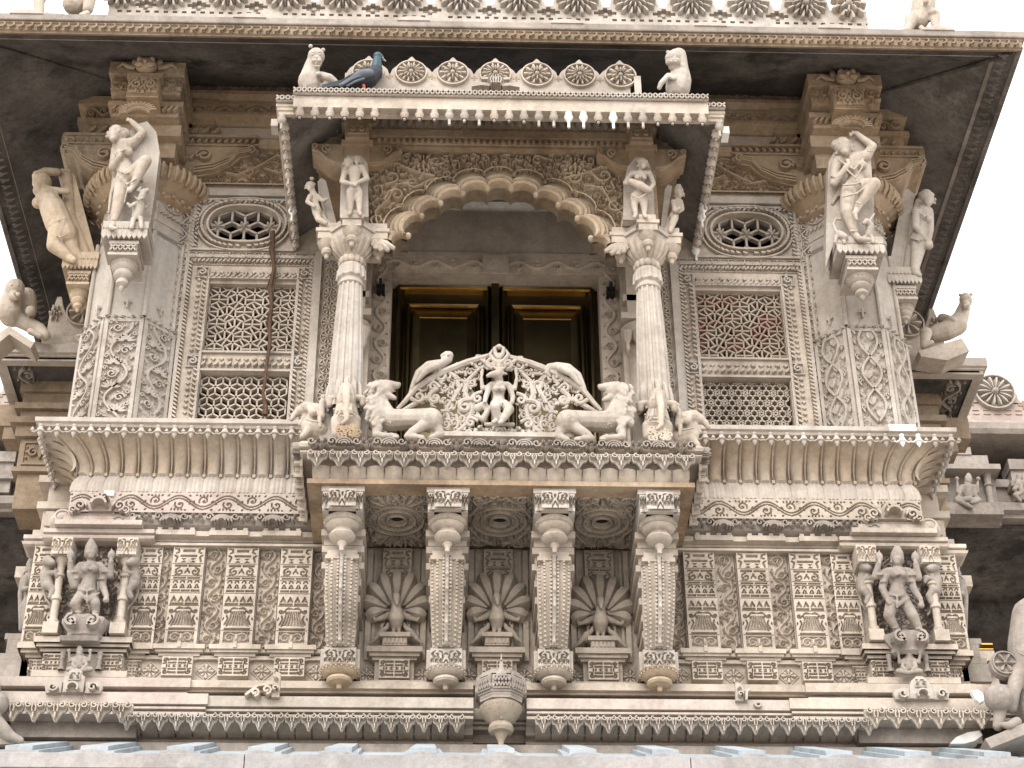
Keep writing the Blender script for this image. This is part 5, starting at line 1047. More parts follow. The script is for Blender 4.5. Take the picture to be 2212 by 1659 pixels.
# ------------------------------------------------------------------ fluted columns on the balcony
for s in (-1, 1):
    x, y = s*.722, -.62; side = 'left' if s < 0 else 'right'
    K = thing('fluted_column', (x, y, 6.33), f'slender fluted stone column with a lotus capital under the {"embracing pair" if s < 0 else "drummer statue"}', 'column', 'fluted columns of the balcony')
    fl = lambda a, i: 1+.055*np.sign(np.cos(a*14))+0*i
    b = MB(); b.add(*lathe([(.076, 6.60), (.0755, 6.75), (.072, 6.90), (.067, 7.05), (.061, 7.20), (.056, 7.30), (.054, 7.335)], 112, (x, y), fl), smooth=False); sh = b.obj('shaft', PALE, K)
    b = MB(); b.add(*lathe([(.054, 7.325), (.063, 7.33), (.063, 7.345), (.057, 7.35), (.057, 7.36), (.071, 7.37), (.067, 7.43), (.056, 7.45)], 48, (x, y), lambda a, i: 1+np.where((i > 4) & (i < 7), .05, 0)*np.sign(np.cos(a*12))), smooth=False); b.obj('collar', PALE, K)
    b = MB(); 
    for q in range(12): a = q*2*pi/12; b.add(*ball((x+.049*math.cos(a), y+.049*math.sin(a), 7.475), (.020, .020, .026), 8, 6), smooth=True)
    b.obj('bead_ring', STONE, K)
    b = MB(); b.add(*lathe([(.045, 7.45), (.055, 7.50), (.078, 7.53), (.098, 7.56), (.108, 7.59), (.10, 7.60)], 64, (x, y), lambda a, i: 1+.06*np.abs(np.cos(a*8))), smooth=True); lc_ = b.obj('lotus_capital', STONE, K)
    for q in range(18):
        a = q*2*pi/18; ca, sa = math.cos(a), math.sin(a)
        if sa < .5: b = MB(); b.add(*tube([(x+r_*ca, y+r_*sa, z_) for r_, z_ in ((.045, 7.495), (.066, 7.515), (.088, 7.545), (.103, 7.58), (.098, 7.60))], [.008, .012, .015, .015, .009], 6), smooth=True); b.obj('capital_petal', STONE, lc_)
    b = MB()
    for w_, z0_, z1_ in ((.10, 7.595, 7.632), (.112, 7.632, 7.652), (.095, 7.652, 7.69)): b.add(*octprism(x, y, [(0, z0_), (w_, z0_), (w_, z1_), (0, z1_)]))
    b.obj('abacus', PALE, K)
    for an in (-pi/2, -pi, 0):                   # little corbels with drops that carry the bracket figures
        cx, cy = x+.125*math.cos(an), y+.11*math.sin(an)
        if an == -pi/2: cy = y-.10
        b = MB(); b.add(*lathe([(0, 7.50), (.010, 7.505), (.014, 7.525), (.024, 7.53), (.03, 7.545), (.024, 7.56), (.04, 7.575), (.05, 7.60)], 12, (cx, cy)), smooth=True)
        b.add(*box(cx-.046, cx+.046, cy-.045, cy+.06, 7.60, 7.64)); b.add(*box(cx-.056, cx+.056, cy-.052, cy+.06, 7.64, 7.66)); b.add(*box(cx-.042, cx+.042, cy-.04, cy+.06, 7.66, 7.70)); b.obj('corbel', STONE, K)
    # square shaft over the capital, behind the figures, with bracketed head
    b = MB(); b.add(*box(x-.065, x+.065, y-.06, y+.08, 7.66, 8.42)); b.add(*box(x-.08, x+.08, y-.075, y+.09, 8.19, 8.22)); b.add(*box(x-.06, x+.06, y-.10, y, 8.215, 8.31)); b.add(*box(x-.07, x+.07, y-.105, y, 8.30, 8.33)); b.add(*box(x-.085, x+.085, y-.08, y+.1, 8.33, 8.36)); hd_ = b.obj('upper_shaft', WARM, K)
    k = frame2(x-.05, x+.05, 8.235, 8.295, .006, .008)
    for q in (-1, 1): k.a(ridge(spiral(x+q*.022, 8.265, .018, pi/2, 1.2, -q, 10), .004, .008))
    mb = MB(); k.into(mb, onwall(y-.10)); mb.obj('scroll_relief', WARM, hd_)
    for d in (-1, 1):                            # side bracket arms
        prof = [(0, 8.06), (.06, 8.07), (.10, 8.10), (.13, 8.135), (.165, 8.15), (.17, 8.17), (.17, 8.21), (0, 8.21)]; n = len(prof); i_ = np.arange(n); j_ = (i_+1) % n
        b = MB(); V = [(x+d*(.06+a_), yy, z_) for yy in (y-.05, y+.07) for a_, z_ in prof]; b.add(V, [np.stack([i_, j_, n+j_, n+i_], 1), i_[None, :], n+i_[None, :]])
        k = Orn().a(ridge([(x+d*(.06+a_), z_+.012) for a_, z_ in prof[:5]], .006, .010)).a(ridge(spiral(x+d*.15, 8.165, .03, -pi/2, 1.3, d, 12), .006, .012)).a(ridge(spiral(x+d*.21, 8.18, .018, -pi/2, 1.2, d, 10), .005, .012)); k.into(b, onwall(y-.05)); b.obj('side_arm', WARM, K)
# ------------------------------------------------------------------ cusped arch between the columns
A = thing('cusped_arch', (0, -.62, 7.6), 'many-lobed stone arch with carved flower spandrels between the balcony columns', 'arch')
ya = -.62
cuspD = [(1096.5, 411.7), (1149.8, 425), (1197.8, 447), (1239, 476), (1268, 519), (1302, 533)]
c = [(X(a_, b_, ya)+.018, Z(a_, b_, ya)) for a_, b_ in cuspD]; c = [(-a_, b_) for a_, b_ in c[::-1]]+c
inner = []
for (x0, z0), (x1, z1) in zip(c[:-1], c[1:]):
    m = np.array([(x0+x1)/2, (z0+z1)/2]); d = np.array([x1-x0, z1-z0]); L = np.linalg.norm(d); nrm = np.array([-d[1], d[0]])/L
    bul = .36*L
    for q in range(8): a = pi*(1-q/8); inner.append(m+.5*d*(-math.cos(pi-a))*-1*-1 + nrm*bul*math.sin(a) if False else m-.5*d*math.cos(pi*q/8)+nrm*bul*math.sin(pi*q/8))
inner.append(np.array(c[-1])); inner = np.array(inner)
def offs(p, d):                                 # points pushed outwards from the arch centre
    ce = np.array([0, 7.52]); v = p-ce; return p+v/np.linalg.norm(v, axis=1, keepdims=True)*d
n = len(inner); zt = 8.205; xo = .665
outp = []
for p in inner:
    v = p-np.array([0, 7.52]); v = v/np.linalg.norm(v); tt = min((zt-p[1])/max(v[1], 1e-6) if v[1] > 1e-3 else 9, (xo-abs(p[0]))/max(abs(v[0]), 1e-6)); outp.append(p+v*max(tt, .02))
outp = np.array(outp)
V = np.concatenate([np.column_stack([inner[:, 0], np.full(n, ya+.03), inner[:, 1]]), np.column_stack([outp[:, 0], np.full(n, ya+.03), outp[:, 1]]), np.column_stack([inner[:, 0], np.full(n, ya+.12), inner[:, 1]]), np.column_stack([outp[:, 0], np.full(n, ya+.12), outp[:, 1]])])
i = np.arange(n-1); b = MB(); b.add(V, [np.stack([i, i+1, n+i+1, n+i], 1), np.stack([2*n+i, 2*n+i+1, 3*n+i+1, 3*n+i], 1), np.stack([i, i+1, 2*n+i+1, 2*n+i], 1), np.stack([n+i, n+i+1, 3*n+i+1, 3*n+i], 1)])
# corner fillets of the spandrel
for s in (-1, 1): b.add([(s*xo, ya+.03, zt), (s*.55, ya+.03, zt), (s*xo, ya+.03, 8.05), (s*xo, ya+.12, zt), (s*.55, ya+.12, zt), (s*xo, ya+.12, 8.05)], [[(0, 1, 2), (3, 4, 5)]])
b.obj('spandrel', ARCH, A)
b = MB(); k = len(inner)
lay = [(0.0, .12), (0.0, .0), (.004, -.022), (.016, -.030), (.028, -.022), (.030, -.010), (.036, -.016), (.05, -.018), (.060, -.006), (.062, .0), (.072, .002), (.082, .018), (.084, .03)]
V = np.zeros((n, len(lay), 3))
for q, (d, yy) in enumerate(lay): p = offs(inner, d); V[:, q, 0] = p[:, 0]; V[:, q, 2] = p[:, 1]; V[:, q, 1] = ya+yy
b.add(V.reshape(-1, 3), [grid_faces(n, len(lay))], smooth=True); b.obj('lobed_moulding', ARCH, A)
pieces('cusp_bud', [ball((p[0], ya-.008, p[1]+.004), (.015, .022, .016), 8, 6) for p in c[1:-1]], ARCH, A)
for s in (-1, 1):
    k = Orn(); ce = np.array([0, 7.52])
    pts = offs(inner, .115)
    half = [p for p in pts if s*p[0] > .05]
    half.sort(key=lambda p: s*p[0]); tot = len(half)
    for q in range(2, tot, 2):                   # row of beads and curls that follows the arch
        p = half[q]; k.a(dome(p[0], p[1], .010, .016, 6)); 
    cc = Cv(.66, .66, .0032); lim = offs(inner, .10); lim = lim[lim[:, 0]*s > -.02]; la = np.arctan2(lim[:, 1]-7.52, s*lim[:, 0]); lr = np.hypot(lim[:, 0], lim[:, 1]-7.52); od = np.argsort(la)
    cc.arab(21+s, .022, .055, 150); cc.stroke([(.0, .50), (.07, .52), (.12, .54), (.19, .58), (.27, .56)], .010, 1, .3); cc.stroke([(.11, .45), (.19, .44), (.23, .34), (.29, .26), (.27, .14)], .010, 1, .3)
    Xg, Zg = np.meshgrid(cc.x+.33, cc.z+7.545); ang = np.arctan2(Zg-7.52, Xg); rr = np.hypot(Xg, Zg-7.52); inside = rr < np.interp(ang, la[od], lr[od]); rim = np.abs(rr-np.interp(ang, la[od], lr[od])-.006) < .005
    cc.A[rim] = 1; fl_ = cc.faces(); keep = ~inside.ravel()[fl_].any(1); mb = MB(); mb.add(np.column_stack([(cc.x[None, :]+.33+0*cc.z[:, None]).ravel(), (cc.z[:, None]+7.545+0*cc.x[None, :]).ravel(), cc.A.ravel()*.042]), [fl_[keep]], lambda V: np.column_stack([s*V[:, 0], ya+.029-V[:, 2], V[:, 1]])); mb.obj('foliage_relief', ARCH, A)
    k2 = Orn(); k2.L = [(V, F, sm) for V, F, sm in k.L]; mb = MB(); Orn().put(rosette(10, .3, False, 2), at2(0, 0, .075, .062)).into(mb, onwall(0)); link('flower_boss', mb.mesh('flower_boss', ARCH), A, at=(s*.385, ya+.03, 8.125))
    for q in range(2, tot, 2): p = half[q]; pieces('bead', [ball((p[0], ya+.012, p[1]), (.009, .016, .009), 7, 5)], ARCH, A)
    mb = MB()                                    # leafy springer at the foot of the arch
    for q in range(6): a = -2.4+q*.5; mb.add(*tube([(s*(.60+.0), ya-.02, 7.60), (s*(.58+.035*math.cos(a)), ya-.05, 7.58+.035*math.sin(a)), (s*(.565+.07*math.cos(a)), ya-.05, 7.575+.06*math.sin(a))], [.02, .022, .010], 7), smooth=True)
    mb.add(*box(min(s*.585, s*.665), max(s*.585, s*.665), ya-.03, ya+.10, 7.56, 7.68)); mb.obj('leaf_springer', STONE, A)
# lintel over the arch
b = MB(); yl = -.66
b.add(*sweep([(-.66, 0), (.66, 0)], [(.54, 8.205), (.66, 8.205), (.66, 8.215), (.645, 8.222), (.665, 8.228), (.665, 8.252), (.65, 8.256), (.65, 8.262), (.675, 8.268), (.675, 8.315), (.655, 8.322), (.655, 8.33), (.69, 8.40), (.70, 8.43), (.54, 8.44)])); ln_ = b.obj('lintel', WARM, A)
k = Orn()
for q in range(40): k.put(bar2(-.62+q*.0315, -.62+q*.0315+.016, 8.231, 8.25, .014), at2(0, 0, 1))
mb = MB(); k.into(mb, onwall(-.665)); mb.obj('dentil_row', WARM, ln_)['kind'] = 'stuff'
mb = MB(); k = Orn()
for q in range(30):
    x = -.64+.044*q; sg = 1 if x < 0 else -1; k.a(ridge([(x-.014*sg, .095), (x+.006*sg, .06), (x+.010*sg, .03), (x-.004*sg, .004)], [.004, .015, .016, .005], .016))
k.into(mb, lambda V: np.column_stack([V[:, 0], -.66-.035*(V[:, 1]/.1)-V[:, 2], 8.332+V[:, 1]])); mb.obj('leaf_row', GREY, ln_)
mb = MB(); mb.add(*lathe([(0, 8.30), (.015, 8.305), (.022, 8.33), (.04, 8.345), (.045, 8.365), (.03, 8.375), (.055, 8.39), (.06, 8.41)], 14, (0, -.76)), smooth=True)
for q in range(8): a = q*pi/4; mb.add(*ball((.05*math.cos(a), -.76+.05*math.sin(a), 8.38), .018, 7, 5), smooth=True)
mb.obj('centre_drop', WARM, ln_)
for s in (-1, 1):                                # lintels that run back to the wall, carved end panels beside the column heads
    b = MB(); b.add(*box(min(s*.655, s*.78), max(s*.655, s*.78), -.56, .02, 8.22, 8.44)); b.add(*box(min(s*.80, s*.935), max(s*.80, s*.935), -.60, .02, 8.235, 8.44)); b.add(*box(min(s*.79, s*.94), max(s*.79, s*.94), -.62, -.45, 8.205, 8.235)); b.obj('side_lintel', WARM, A)
    k = frame2(s*.8675-.065, s*.8675+.065, 8.30, 8.42, .008, .012)
    for q in range(4): k.a(ridge(leafpts(s*(.82+.02*q), 8.31, .10, pi/2-.4*s, .5*s), LW*.012, .018))
    mb = MB(); k.into(mb, onwall(-.60)); mb.obj('leaf_relief', GREY, A)
# ------------------------------------------------------------------ canopy over the balcony
C = thing('canopy', (0, -.6, 8.1), 'flat stone canopy roof over the balcony, edged with lattice and hanging drops', 'canopy')
V = [(-1.09, -1.0, 8.115), (1.09, -1.0, 8.115), (1.09, .02, 8.115), (-1.09, .02, 8.115), (-.72, -.66, 8.43), (.72, -.66, 8.43), (.72, .02, 8.43), (-.72, .02, 8.43),
     (-1.09, -1.0, 8.16), (1.09, -1.0, 8.16), (1.09, .02, 8.16), (-1.09, .02, 8.16), (-.72, -.66, 8.50), (.72, -.66, 8.50), (.72, .02, 8.50), (-.72, .02, 8.50)]
b = MB(); b.add(V, [[(0,1,5,4),(1,2,6,5),(3,0,4,7),(4,5,6,7),(8,9,13,12),(9,10,14,13),(11,8,12,15),(12,13,14,15),(2,6,14,10),(3,7,15,11)]])
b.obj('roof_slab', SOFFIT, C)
CPp = [(-1.07, .02), (-1.07, -.98), (1.07, -.98), (1.07, .02)]
b = MB(); b.add(*sweep(CPp, [(0, 8.10), (.022, 8.10), (.022, 8.118), (.03, 8.122), (.03, 8.138), (.036, 8.141), (.036, 8.158), (0, 8.165)])); fm = b.obj('edge_moulding', STONE, C)
b = MB(); b.add(*box(-1.02, 1.02, -1.045, -1.0, 8.112, 8.185)); b.obj('raised_edge', STONE, C)
def latstrip(path0, path1, z0, z1, out):         # real pierced strip of crossed bars
    mb = MB(); p0 = np.array(path0, float); p1 = np.array(path1, float); L = np.linalg.norm(p1-p0); d = (p1-p0)/L; H = z1-z0; o = Orn()
    o.put(bar2(0, L, 0, .006, .012), at2(0, 0, 1)); o.put(bar2(0, L, H-.006, H, .012), at2(0, 0, 1)); nn = max(2, int(L/.026))
    for q in range(nn):
        a = q*L/nn; c_ = (q+1)*L/nn; o.a(ridge([(a, .004), (c_, H-.004)], .0036, .012, .8), None, False); o.a(ridge([(c_, .004), (a, H-.004)], .0036, .012, .8), None, False)
    o.into(mb, plane((p0[0], p0[1], z0), (d[0], d[1], 0), (0, 0, 1))); return mb
latstrip((-1.02, -1.05), (1.02, -1.05), 8.185, 8.222, 0).obj('pierced_edge', WHITE if False else PALE, C)
b = MB(); b.add(*box(-1.02, 1.02, -1.035, -.95, 8.185, 8.22)); b.obj('edge_backing', GREY, C)
for s in (-1, 1):
    latstrip((s*1.105 if s < 0 else 1.02, -1.02), (-1.02 if s < 0 else 1.105, -1.02), 8.16, 8.195, 0).obj('pierced_edge', PALE, C)
    b = MB(); b.add(*box(min(s*1.02, s*1.10), max(s*1.02, s*1.10), -1.01, -.9, 8.16, 8.192)); b.obj('edge_backing', GREY, C)
def drop_mesh(ln_, m):
    b = MB(); b.add(*lathe([(0, -ln_-.036), (.007, -ln_-.036), (.007, -ln_), (.012, -.048), (.021, -.034), (.023, -.021), (.014, -.012), (.018, -.004), (.018, .004)], 10), smooth=True); return b.mesh('stone_drop', m)
DR = [drop_mesh(.022, STONE), drop_mesh(.05, PALE), drop_mesh(.055, WHITE), drop_mesh(.03, PALE)]
pat = '0000003000131003112202113000122101333310'
for q in range(28):
    x = -.985+q*.073
    if q in (6,): continue
    link('stone_drop', DR[int(pat[q % len(pat)])], C, at=(x, -1.03, 8.108))
for s in (-1, 1):
    link('stone_drop', DR[1], C, at=(s*1.075, -.99, 8.098))
    for q in range(14): link('stone_drop', DR[int(pat[q*2+(3 if s > 0 else 0)])], C, at=(s*1.065, -.93+q*.07, 8.098))
    b = MB(); b.add(*box(min(s*1.10, s*1.135), max(s*1.10, s*1.135), -.93, -.86, 8.09, 8.135)); b.obj('end_knob', WHITE if s > 0 else PALE, C)
    b = MB(); a0 = np.array([s*1.0, -.92, 8.18]); b.add(*tube([(s*1.06, -.97, 8.13), (s*.74, -.68, 8.42)], .012, 6), smooth=True); b.obj('hip_rib', DARK, C)
# crest of medallions on the canopy
yc = -.88; zb = Z(1073, 207, yc); 
Cr = thing('medallion_crest', (0, yc, zb), 'white stone crest of round flower medallions standing on the canopy', 'parapet')
cen = [-.70, -.515, -.33+.02, -.10-.005, .10, .305, .50]
xs_ = [X(p_, 165, yc) for p_ in (795, 888, 978, 1070, 1160, 1252, 1340)]
zc_ = Z(1073, 163, yc); zt_ = Z(1073, 129, yc); zv_ = Z(1073, 163, yc)
prof = [(X(745, 165, yc), zb-.03), (X(745, 165, yc), zc_)]
top = []
hw = .105
def topz(x):
    d = min(abs(x-c_) for c_ in xs_)
    z = zc_+math.sqrt(max(0, 1-(d/hw)**2))*.075 if d < hw else zc_
    return z+(.05*max(0, 1-d/.04) if d < .04 else 0)
xa, xb = X(745, 165, yc), X(1360, 165, yc); xg = np.linspace(xa, xb, 190); zg = np.array([topz(x) for x in xg]); ng = len(xg)
V = np.concatenate([np.column_stack([xg, np.full(ng, y_), z_]) for y_, z_ in ((yc, np.full(ng, zb-.04)), (yc, zg), (yc+.04, zg), (yc+.04, np.full(ng, zb-.04)))]); i = np.arange(ng-1)
b = MB(); b.add(V, [np.stack([i, i+1, ng+i+1, ng+i], 1), np.stack([ng+i, ng+i+1, 2*ng+i+1, 2*ng+i], 1), np.stack([2*ng+i, 2*ng+i+1, 3*ng+i+1, 3*ng+i], 1), [[0, ng, 2*ng, 3*ng], [ng-1, 2*ng-1, 3*ng-1, 4*ng-1]]])
b.add(*box(xa-.02, xb+.06, yc-.012, yc+.03, zb-.05, zb+.012)); b.obj('crest_plate', PALE, Cr)
for q, x in enumerate(xs_):
    k = Orn(); n_ = 14 if q % 2 else 10; k.put(rosette(n_, .25, True, 2), at2(0, 0, .070, .070, 0, .05)); mb = MB(); k.into(mb, onwall(0)); link('medallion', mb.mesh('medallion', STONE), Cr, at=(x, yc, zc_+.0))
    if q < 6:
        mb = MB(); xm = (x+xs_[q+1])/2; k = Orn()
        for a_, c_ in ((0, 0), (.012, 0), (-.012, 0), (0, .012), (0, -.012)): k.a(plate([(xm+a_-.005, zc_-.02+c_-.005), (xm+a_+.005, zc_-.02+c_-.005), (xm+a_+.005, zc_-.02+c_+.005), (xm+a_-.005, zc_-.02+c_+.005)], 0, .002, 0), None, False)
        k.into(mb, onwall(yc)); mb.obj('stepped_cross', WARM, Cr)
b = MB(); V = []; x0 = X(1368, 165, yc); x1 = X(1387, 165, yc)   # half piece that returns along the side
yr = np.linspace(yc-.02, yc+.16, 20); zr = zc_-.01+.09*np.sqrt(np.clip(1-((yr-yc-.16)/.16)**2, 0, 1)); 
V = np.concatenate([np.column_stack([x0+(yr-yc+.02)*.13, yr, np.full(20, zb-.05)]), np.column_stack([x0+(yr-yc+.02)*.13, yr, zr]), np.column_stack([x0+.035+(yr-yc+.02)*.13, yr, zr]), np.column_stack([x0+.035+(yr-yc+.02)*.13, yr, np.full(20, zb-.05)])]); i = np.arange(19)
b.add(V, [np.stack([i, i+1, 20+i+1, 20+i], 1), np.stack([20+i, 20+i+1, 40+i+1, 40+i], 1), np.stack([40+i, 40+i+1, 60+i+1, 60+i], 1), [[0, 20, 40, 60]]]); b.obj('return_piece', PALE, Cr)
mb = MB(); k = Orn()                              # small winged mask in front of the centre medallion
for q in (-1, 1): k.a(dome(q*.026, .05, .018, .05, 8)); k.a(ridge([(q*.03, .01), (q*.07, .018), (q*.12, .0)], [.012, .014, .004], .03))
for q in range(5): k.a(ridge([((q-2)*.010, .0), ((q-2)*.014, .025), ((q-2)*.010, .045)], .005, .045))
k.put(bar2(-.07, .07, .075, .09, .03), at2(0, 0, 1)); k.put(bar2(-.06, .06, .0, .075, .012), at2(0, 0, 1)); k.into(mb, lambda V: np.column_stack([xs_[3]+V[:, 0], yc-.012-V[:, 2], zb+V[:, 1]])); mb.obj('winged_mask', PALE, Cr)
# ------------------------------------------------------------------ main eave and roof parapet
E_ = thing('main_eave', (0, 0, 8.8), 'broad sloping stone eave with a leaf-carved edge, sooty and shade-toned underneath', 'roof')
XL, XR, yf, ze = -2.86, 2.74, -.85, 8.80
V = [(XL, yf, ze), (XR, yf, ze), (XR, 2.6, ze), (XL, 2.6, ze), (-2.0, .0, 9.20), (2.0, .0, 9.20), (2.0, 2.6, 9.20), (-2.0, 2.6, 9.20), (XL, yf, ze+.06), (XR, yf, ze+.06), (XR, 2.6, ze+.06), (XL, 2.6, ze+.06), (-2.0, 0, 9.32), (2.0, 0, 9.32), (2.0, 2.6, 9.32), (-2.0, 2.6, 9.32)]
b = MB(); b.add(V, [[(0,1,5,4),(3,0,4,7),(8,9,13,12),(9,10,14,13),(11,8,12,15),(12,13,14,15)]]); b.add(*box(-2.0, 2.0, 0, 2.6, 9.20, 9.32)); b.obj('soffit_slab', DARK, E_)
b = MB(); b.add(V, [[(1,2,6,5)]]); b.obj('side_soffit', SOFFIT, E_)  # this slope is a paler grey than the others
EP = [(XL+.03, 2.6), (XL+.03, yf+.03), (XR-.03, yf+.03), (XR-.03, 2.6)]
b = MB(); b.add(*sweep(EP, [(.0, ze-.004), (.02, ze-.012), (.02, ze-.006), (.028, ze), (.028, ze+.044), (.034, ze+.048), (.034, ze+.058), (-.1, ze+.06)], cap=False)); V_, F_e = b.V[0], b.F[0][0].reshape(3, -1, 4)
b = MB(); b.add(V_, [F_e[1]]); eb = b.obj('edge_moulding', BROWN, E_)
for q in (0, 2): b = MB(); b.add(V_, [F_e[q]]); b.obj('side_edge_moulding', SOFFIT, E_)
b = MB(); b.add(*sweep(EP, [(-.1, ze+.0585), (.045, ze+.0585), (.048, ze+.064), (.048, ze+.100), (.040, ze+.106), (-.1, ze+.12)])); b.obj('top_slab', GREY, E_)
k = Orn()
for q in range(118): x = XL+.05+q*.047; k.a(ridge([(x, .006), (x+.012, .012), (x+.022, .022), (x+.022, .034), (x+.012, .038)], [.003, .006, .007, .006, .003], .010)); k.a(dome(x+.012, .0, .006, .010, 5))
mb = MB(); k.into(mb, lambda V: np.column_stack([V[:, 0], yf+.002-V[:, 2], ze+.002+V[:, 1]])); mb.obj('leaf_row', BROWN, eb)['kind'] = 'stuff'
for s, xx in ((-1, XL+.03), (1, XR-.03)):
    k = Orn()
    for q in range(60): y = yf+.05+q*.056; k.a(ridge([(y, .006), (y+.02, .02), (y+.014, .036)], [.004, .009, .004], .012)); k.a(dome(y+.03, .014, .008, .012, 5))
    mb = MB(); k.into(mb, lambda V: np.column_stack([xx-s*(.03+V[:, 1]*1.6), V[:, 0], ze-.006+V[:, 1]*.5-V[:, 2]*.3])); mb.obj('side_leaf_row', SOFFIT, eb)['kind'] = 'stuff'
    b = MB(); b.add(*tube([(xx, yf+.04, ze+.0), (s*2.02, -.02, 9.19)], .010, 6), smooth=True); b.obj('hip_joint', DARK, E_)
for x in (-2.45, -1.3, -.45, .35, 1.1, 1.75, 2.3):
    b = MB(); a = np.linspace(0, pi, 12); b.add(*plate([(x+.09*math.cos(t), ze+.095+.03*math.sin(t)) for t in a], 0, .06, .05), xf=onwall(yf+.035)); b.obj('edge_hump', ROSE, E_)
ypar = -.52
zpb, zpt = Z(1073, 46, ypar)-.1, Z(1073, -45, ypar)
Rp = thing('roof_parapet', (0, ypar, zpb), 'tall grey roof parapet studded with big round flower medallions above the eave', 'parapet')
xa, xb = X(234, 20, ypar), X(1872, 30, ypar)
xr = [X(px_, -2 if px_ < 900 else 8, ypar) for px_ in (265, 370, 494, 618, 742, 868, 995, 1122, 1247, 1370, 1492, 1615, 1738)]
zr_ = [Z(px_, -3+12*(px_-265)/1470, ypar) for px_ in (265, 370, 494, 618, 742, 868, 995, 1122, 1247, 1370, 1492, 1615, 1738)]
zc0 = float(np.mean(zr_))+.012
def tz(x): d = min(abs(x-c_) for c_ in xr); return zc0-.03+(math.sqrt(max(0, 1-(d/.135)**2))*.20 if d < .135 else 0)
xm_ = [(xr[q]+xr[q+1])/2 for q in range(len(xr)-1)]; cz_ = Z(1073, 24, ypar); cw = .0125
b = MB(); b.add(*box(xa, xb, ypar+.03, ypar+.08, zpb, zc0-.04))                  # back layer
nc = int((xb-xa)/cw)
for q in range(nc):
    x0, x1 = xa+q*(xb-xa)/nc, xa+(q+1)*(xb-xa)/nc; xm = (x0+x1)/2; zt_ = tz(xm); d = min(abs(xm-v) for v in xm_)
    cut = .040 if d < .013 else .026 if d < .038 else .012 if d < .062 else 0; notch = (q // 2) % 2 == 0 and not .5 < (xm % .9) < .62
    iv = [(zpb, cz_-cut), (cz_+cut, zt_)] if cut else [(zpb, zt_)]
    if notch: iv = [(zpb, zpb+.118), (zpb+.135, iv[0][1])]+iv[1:]
    for z0_, z1_ in iv:
        V = [(x0, ypar, z0_), (x1, ypar, z0_), (x1, ypar, z1_ if z1_ != zt_ else tz(x1)), (x0, ypar, z1_ if z1_ != zt_ else tz(x0))]; b.add(np.array(V+[(a_, ypar+(.07 if z1_ == zt_ else .035), c_) for a_, y_, c_ in V]), [[(0,1,2,3),(0,1,5,4),(1,2,6,5),(2,3,7,6),(3,0,4,7)]])
b.obj('parapet_plate', PALE, Rp)
mb = MB(); Orn().put(rosette(14, .3, False, 3), at2(0, 0, .118, .118, 0, .065)).into(mb, onwall(0)); MD = mb.mesh('flower_medallion', PALE)
for x in xr: link('flower_medallion', MD, Rp, at=(x, ypar, zc0))
mb = MB(); Orn().put(rosette(9, .3, False, 2), at2(0, 0, .10, .12, 0, .07)).into(mb, onwall(0)); link('flower_medallion', mb.mesh('flower_medallion', STONE), Rp, at=(X(1832, 20, ypar), ypar, zc0))
mb = MB(); k = Orn().a(dome(0, 0, .016, .014, 6)); k.into(mb, onwall(0)); SC = mb.mesh('cross_boss', PALE)
for x in xm_: link('cross_boss', SC, Rp, at=(x, ypar+.03, cz_))
# ------------------------------------------------------------------ porch roof at the foot of the picture
Pr = thing('porch_roof', (0, -1.1, 4.6), 'blue-grey sloping porch roof with stepped stone ribs along the bottom of the picture', 'roof')
zp = 4.672; yq = -1.1
V = [(-3.6, yq, zp), (3.6, yq, zp), (3.6, -.30, zp+.385), (-3.6, -.30, zp+.385), (-3.6, yq, zp-.02), (3.6, yq, zp-.02), (3.6, -.30, zp+.30), (-3.6, -.30, zp+.30)]
b = MB(); b.add(V, [[(0,1,2,3),(4,5,6,7),(0,3,7,4),(1,2,6,5)]]); b.obj('sloping_slab', BLUE, Pr)
b = MB(); b.add(*box(-3.6, 3.6, -.345, -.2, zp+.36, zp+.40)); b.obj('wall_fillet', GREY, Pr)
segs = [(-3.6, -1.0), (-.996, .71), (.714, 2.02), (2.024, 3.6)]
for x0, x1 in segs:
    b = MB(); b.add(*sweep([(x0, yq), (x1, yq)], [(-.12, zp-.30), (-.02, zp-.30), (-.02, zp-.16), (.0, zp-.12), (.0, zp-.10), (.012, zp-.095), (.012, zp-.065), (.03, zp-.06), (.03, zp-.002), (.02, zp+.004), (-.08, zp+.006)])); b.obj('edge_slab', LEDGE, Pr)
k = Orn()
for q in range(100): x = -2.6+q*.052; k.a(ridge([(x, .0), (x+.014, .012), (x+.014, .024)], [.004, .008, .004], .01))
mb = MB(); k.into(mb, lambda V: np.column_stack([V[:, 0], yq-.012-V[:, 2], zp-.092+V[:, 1]])); mb.obj('leaf_row', WARM, Pr)['kind'] = 'stuff'
for px_ in (30, 195, 383, 560, 728, 913, 1083, 1262, 1442, 1630, 1820, 1992, 2165):
    x = X(px_, 1640, yq); b = MB(); t0, t1 = yq+.05, -.345; V = []
    for w_, h_ in ((.075, .0), (.075, .022), (.05, .022), (.05, .042), (-.05, .042), (-.05, .022), (-.075, .022), (-.075, 0)):
        V += [(x+w_*1.05, t0, zp+.022+h_), (x+w_*.8, t1, zp+.36+h_)]
    b.add(V, [grid_faces(8, 2), [[0, 2, 4, 6, 8, 10, 12, 14]]]); rb = b.obj('stepped_rib', BLUE, Pr)
    b = MB(); a = np.linspace(0, pi, 12); b.add(*plate([(x+.08*math.cos(t), zp-.012+.034*math.sin(t)) for t in a], 0, .07, .05), xf=onwall(yq+.055)); b.obj('rib_end', LEDGE, rb)
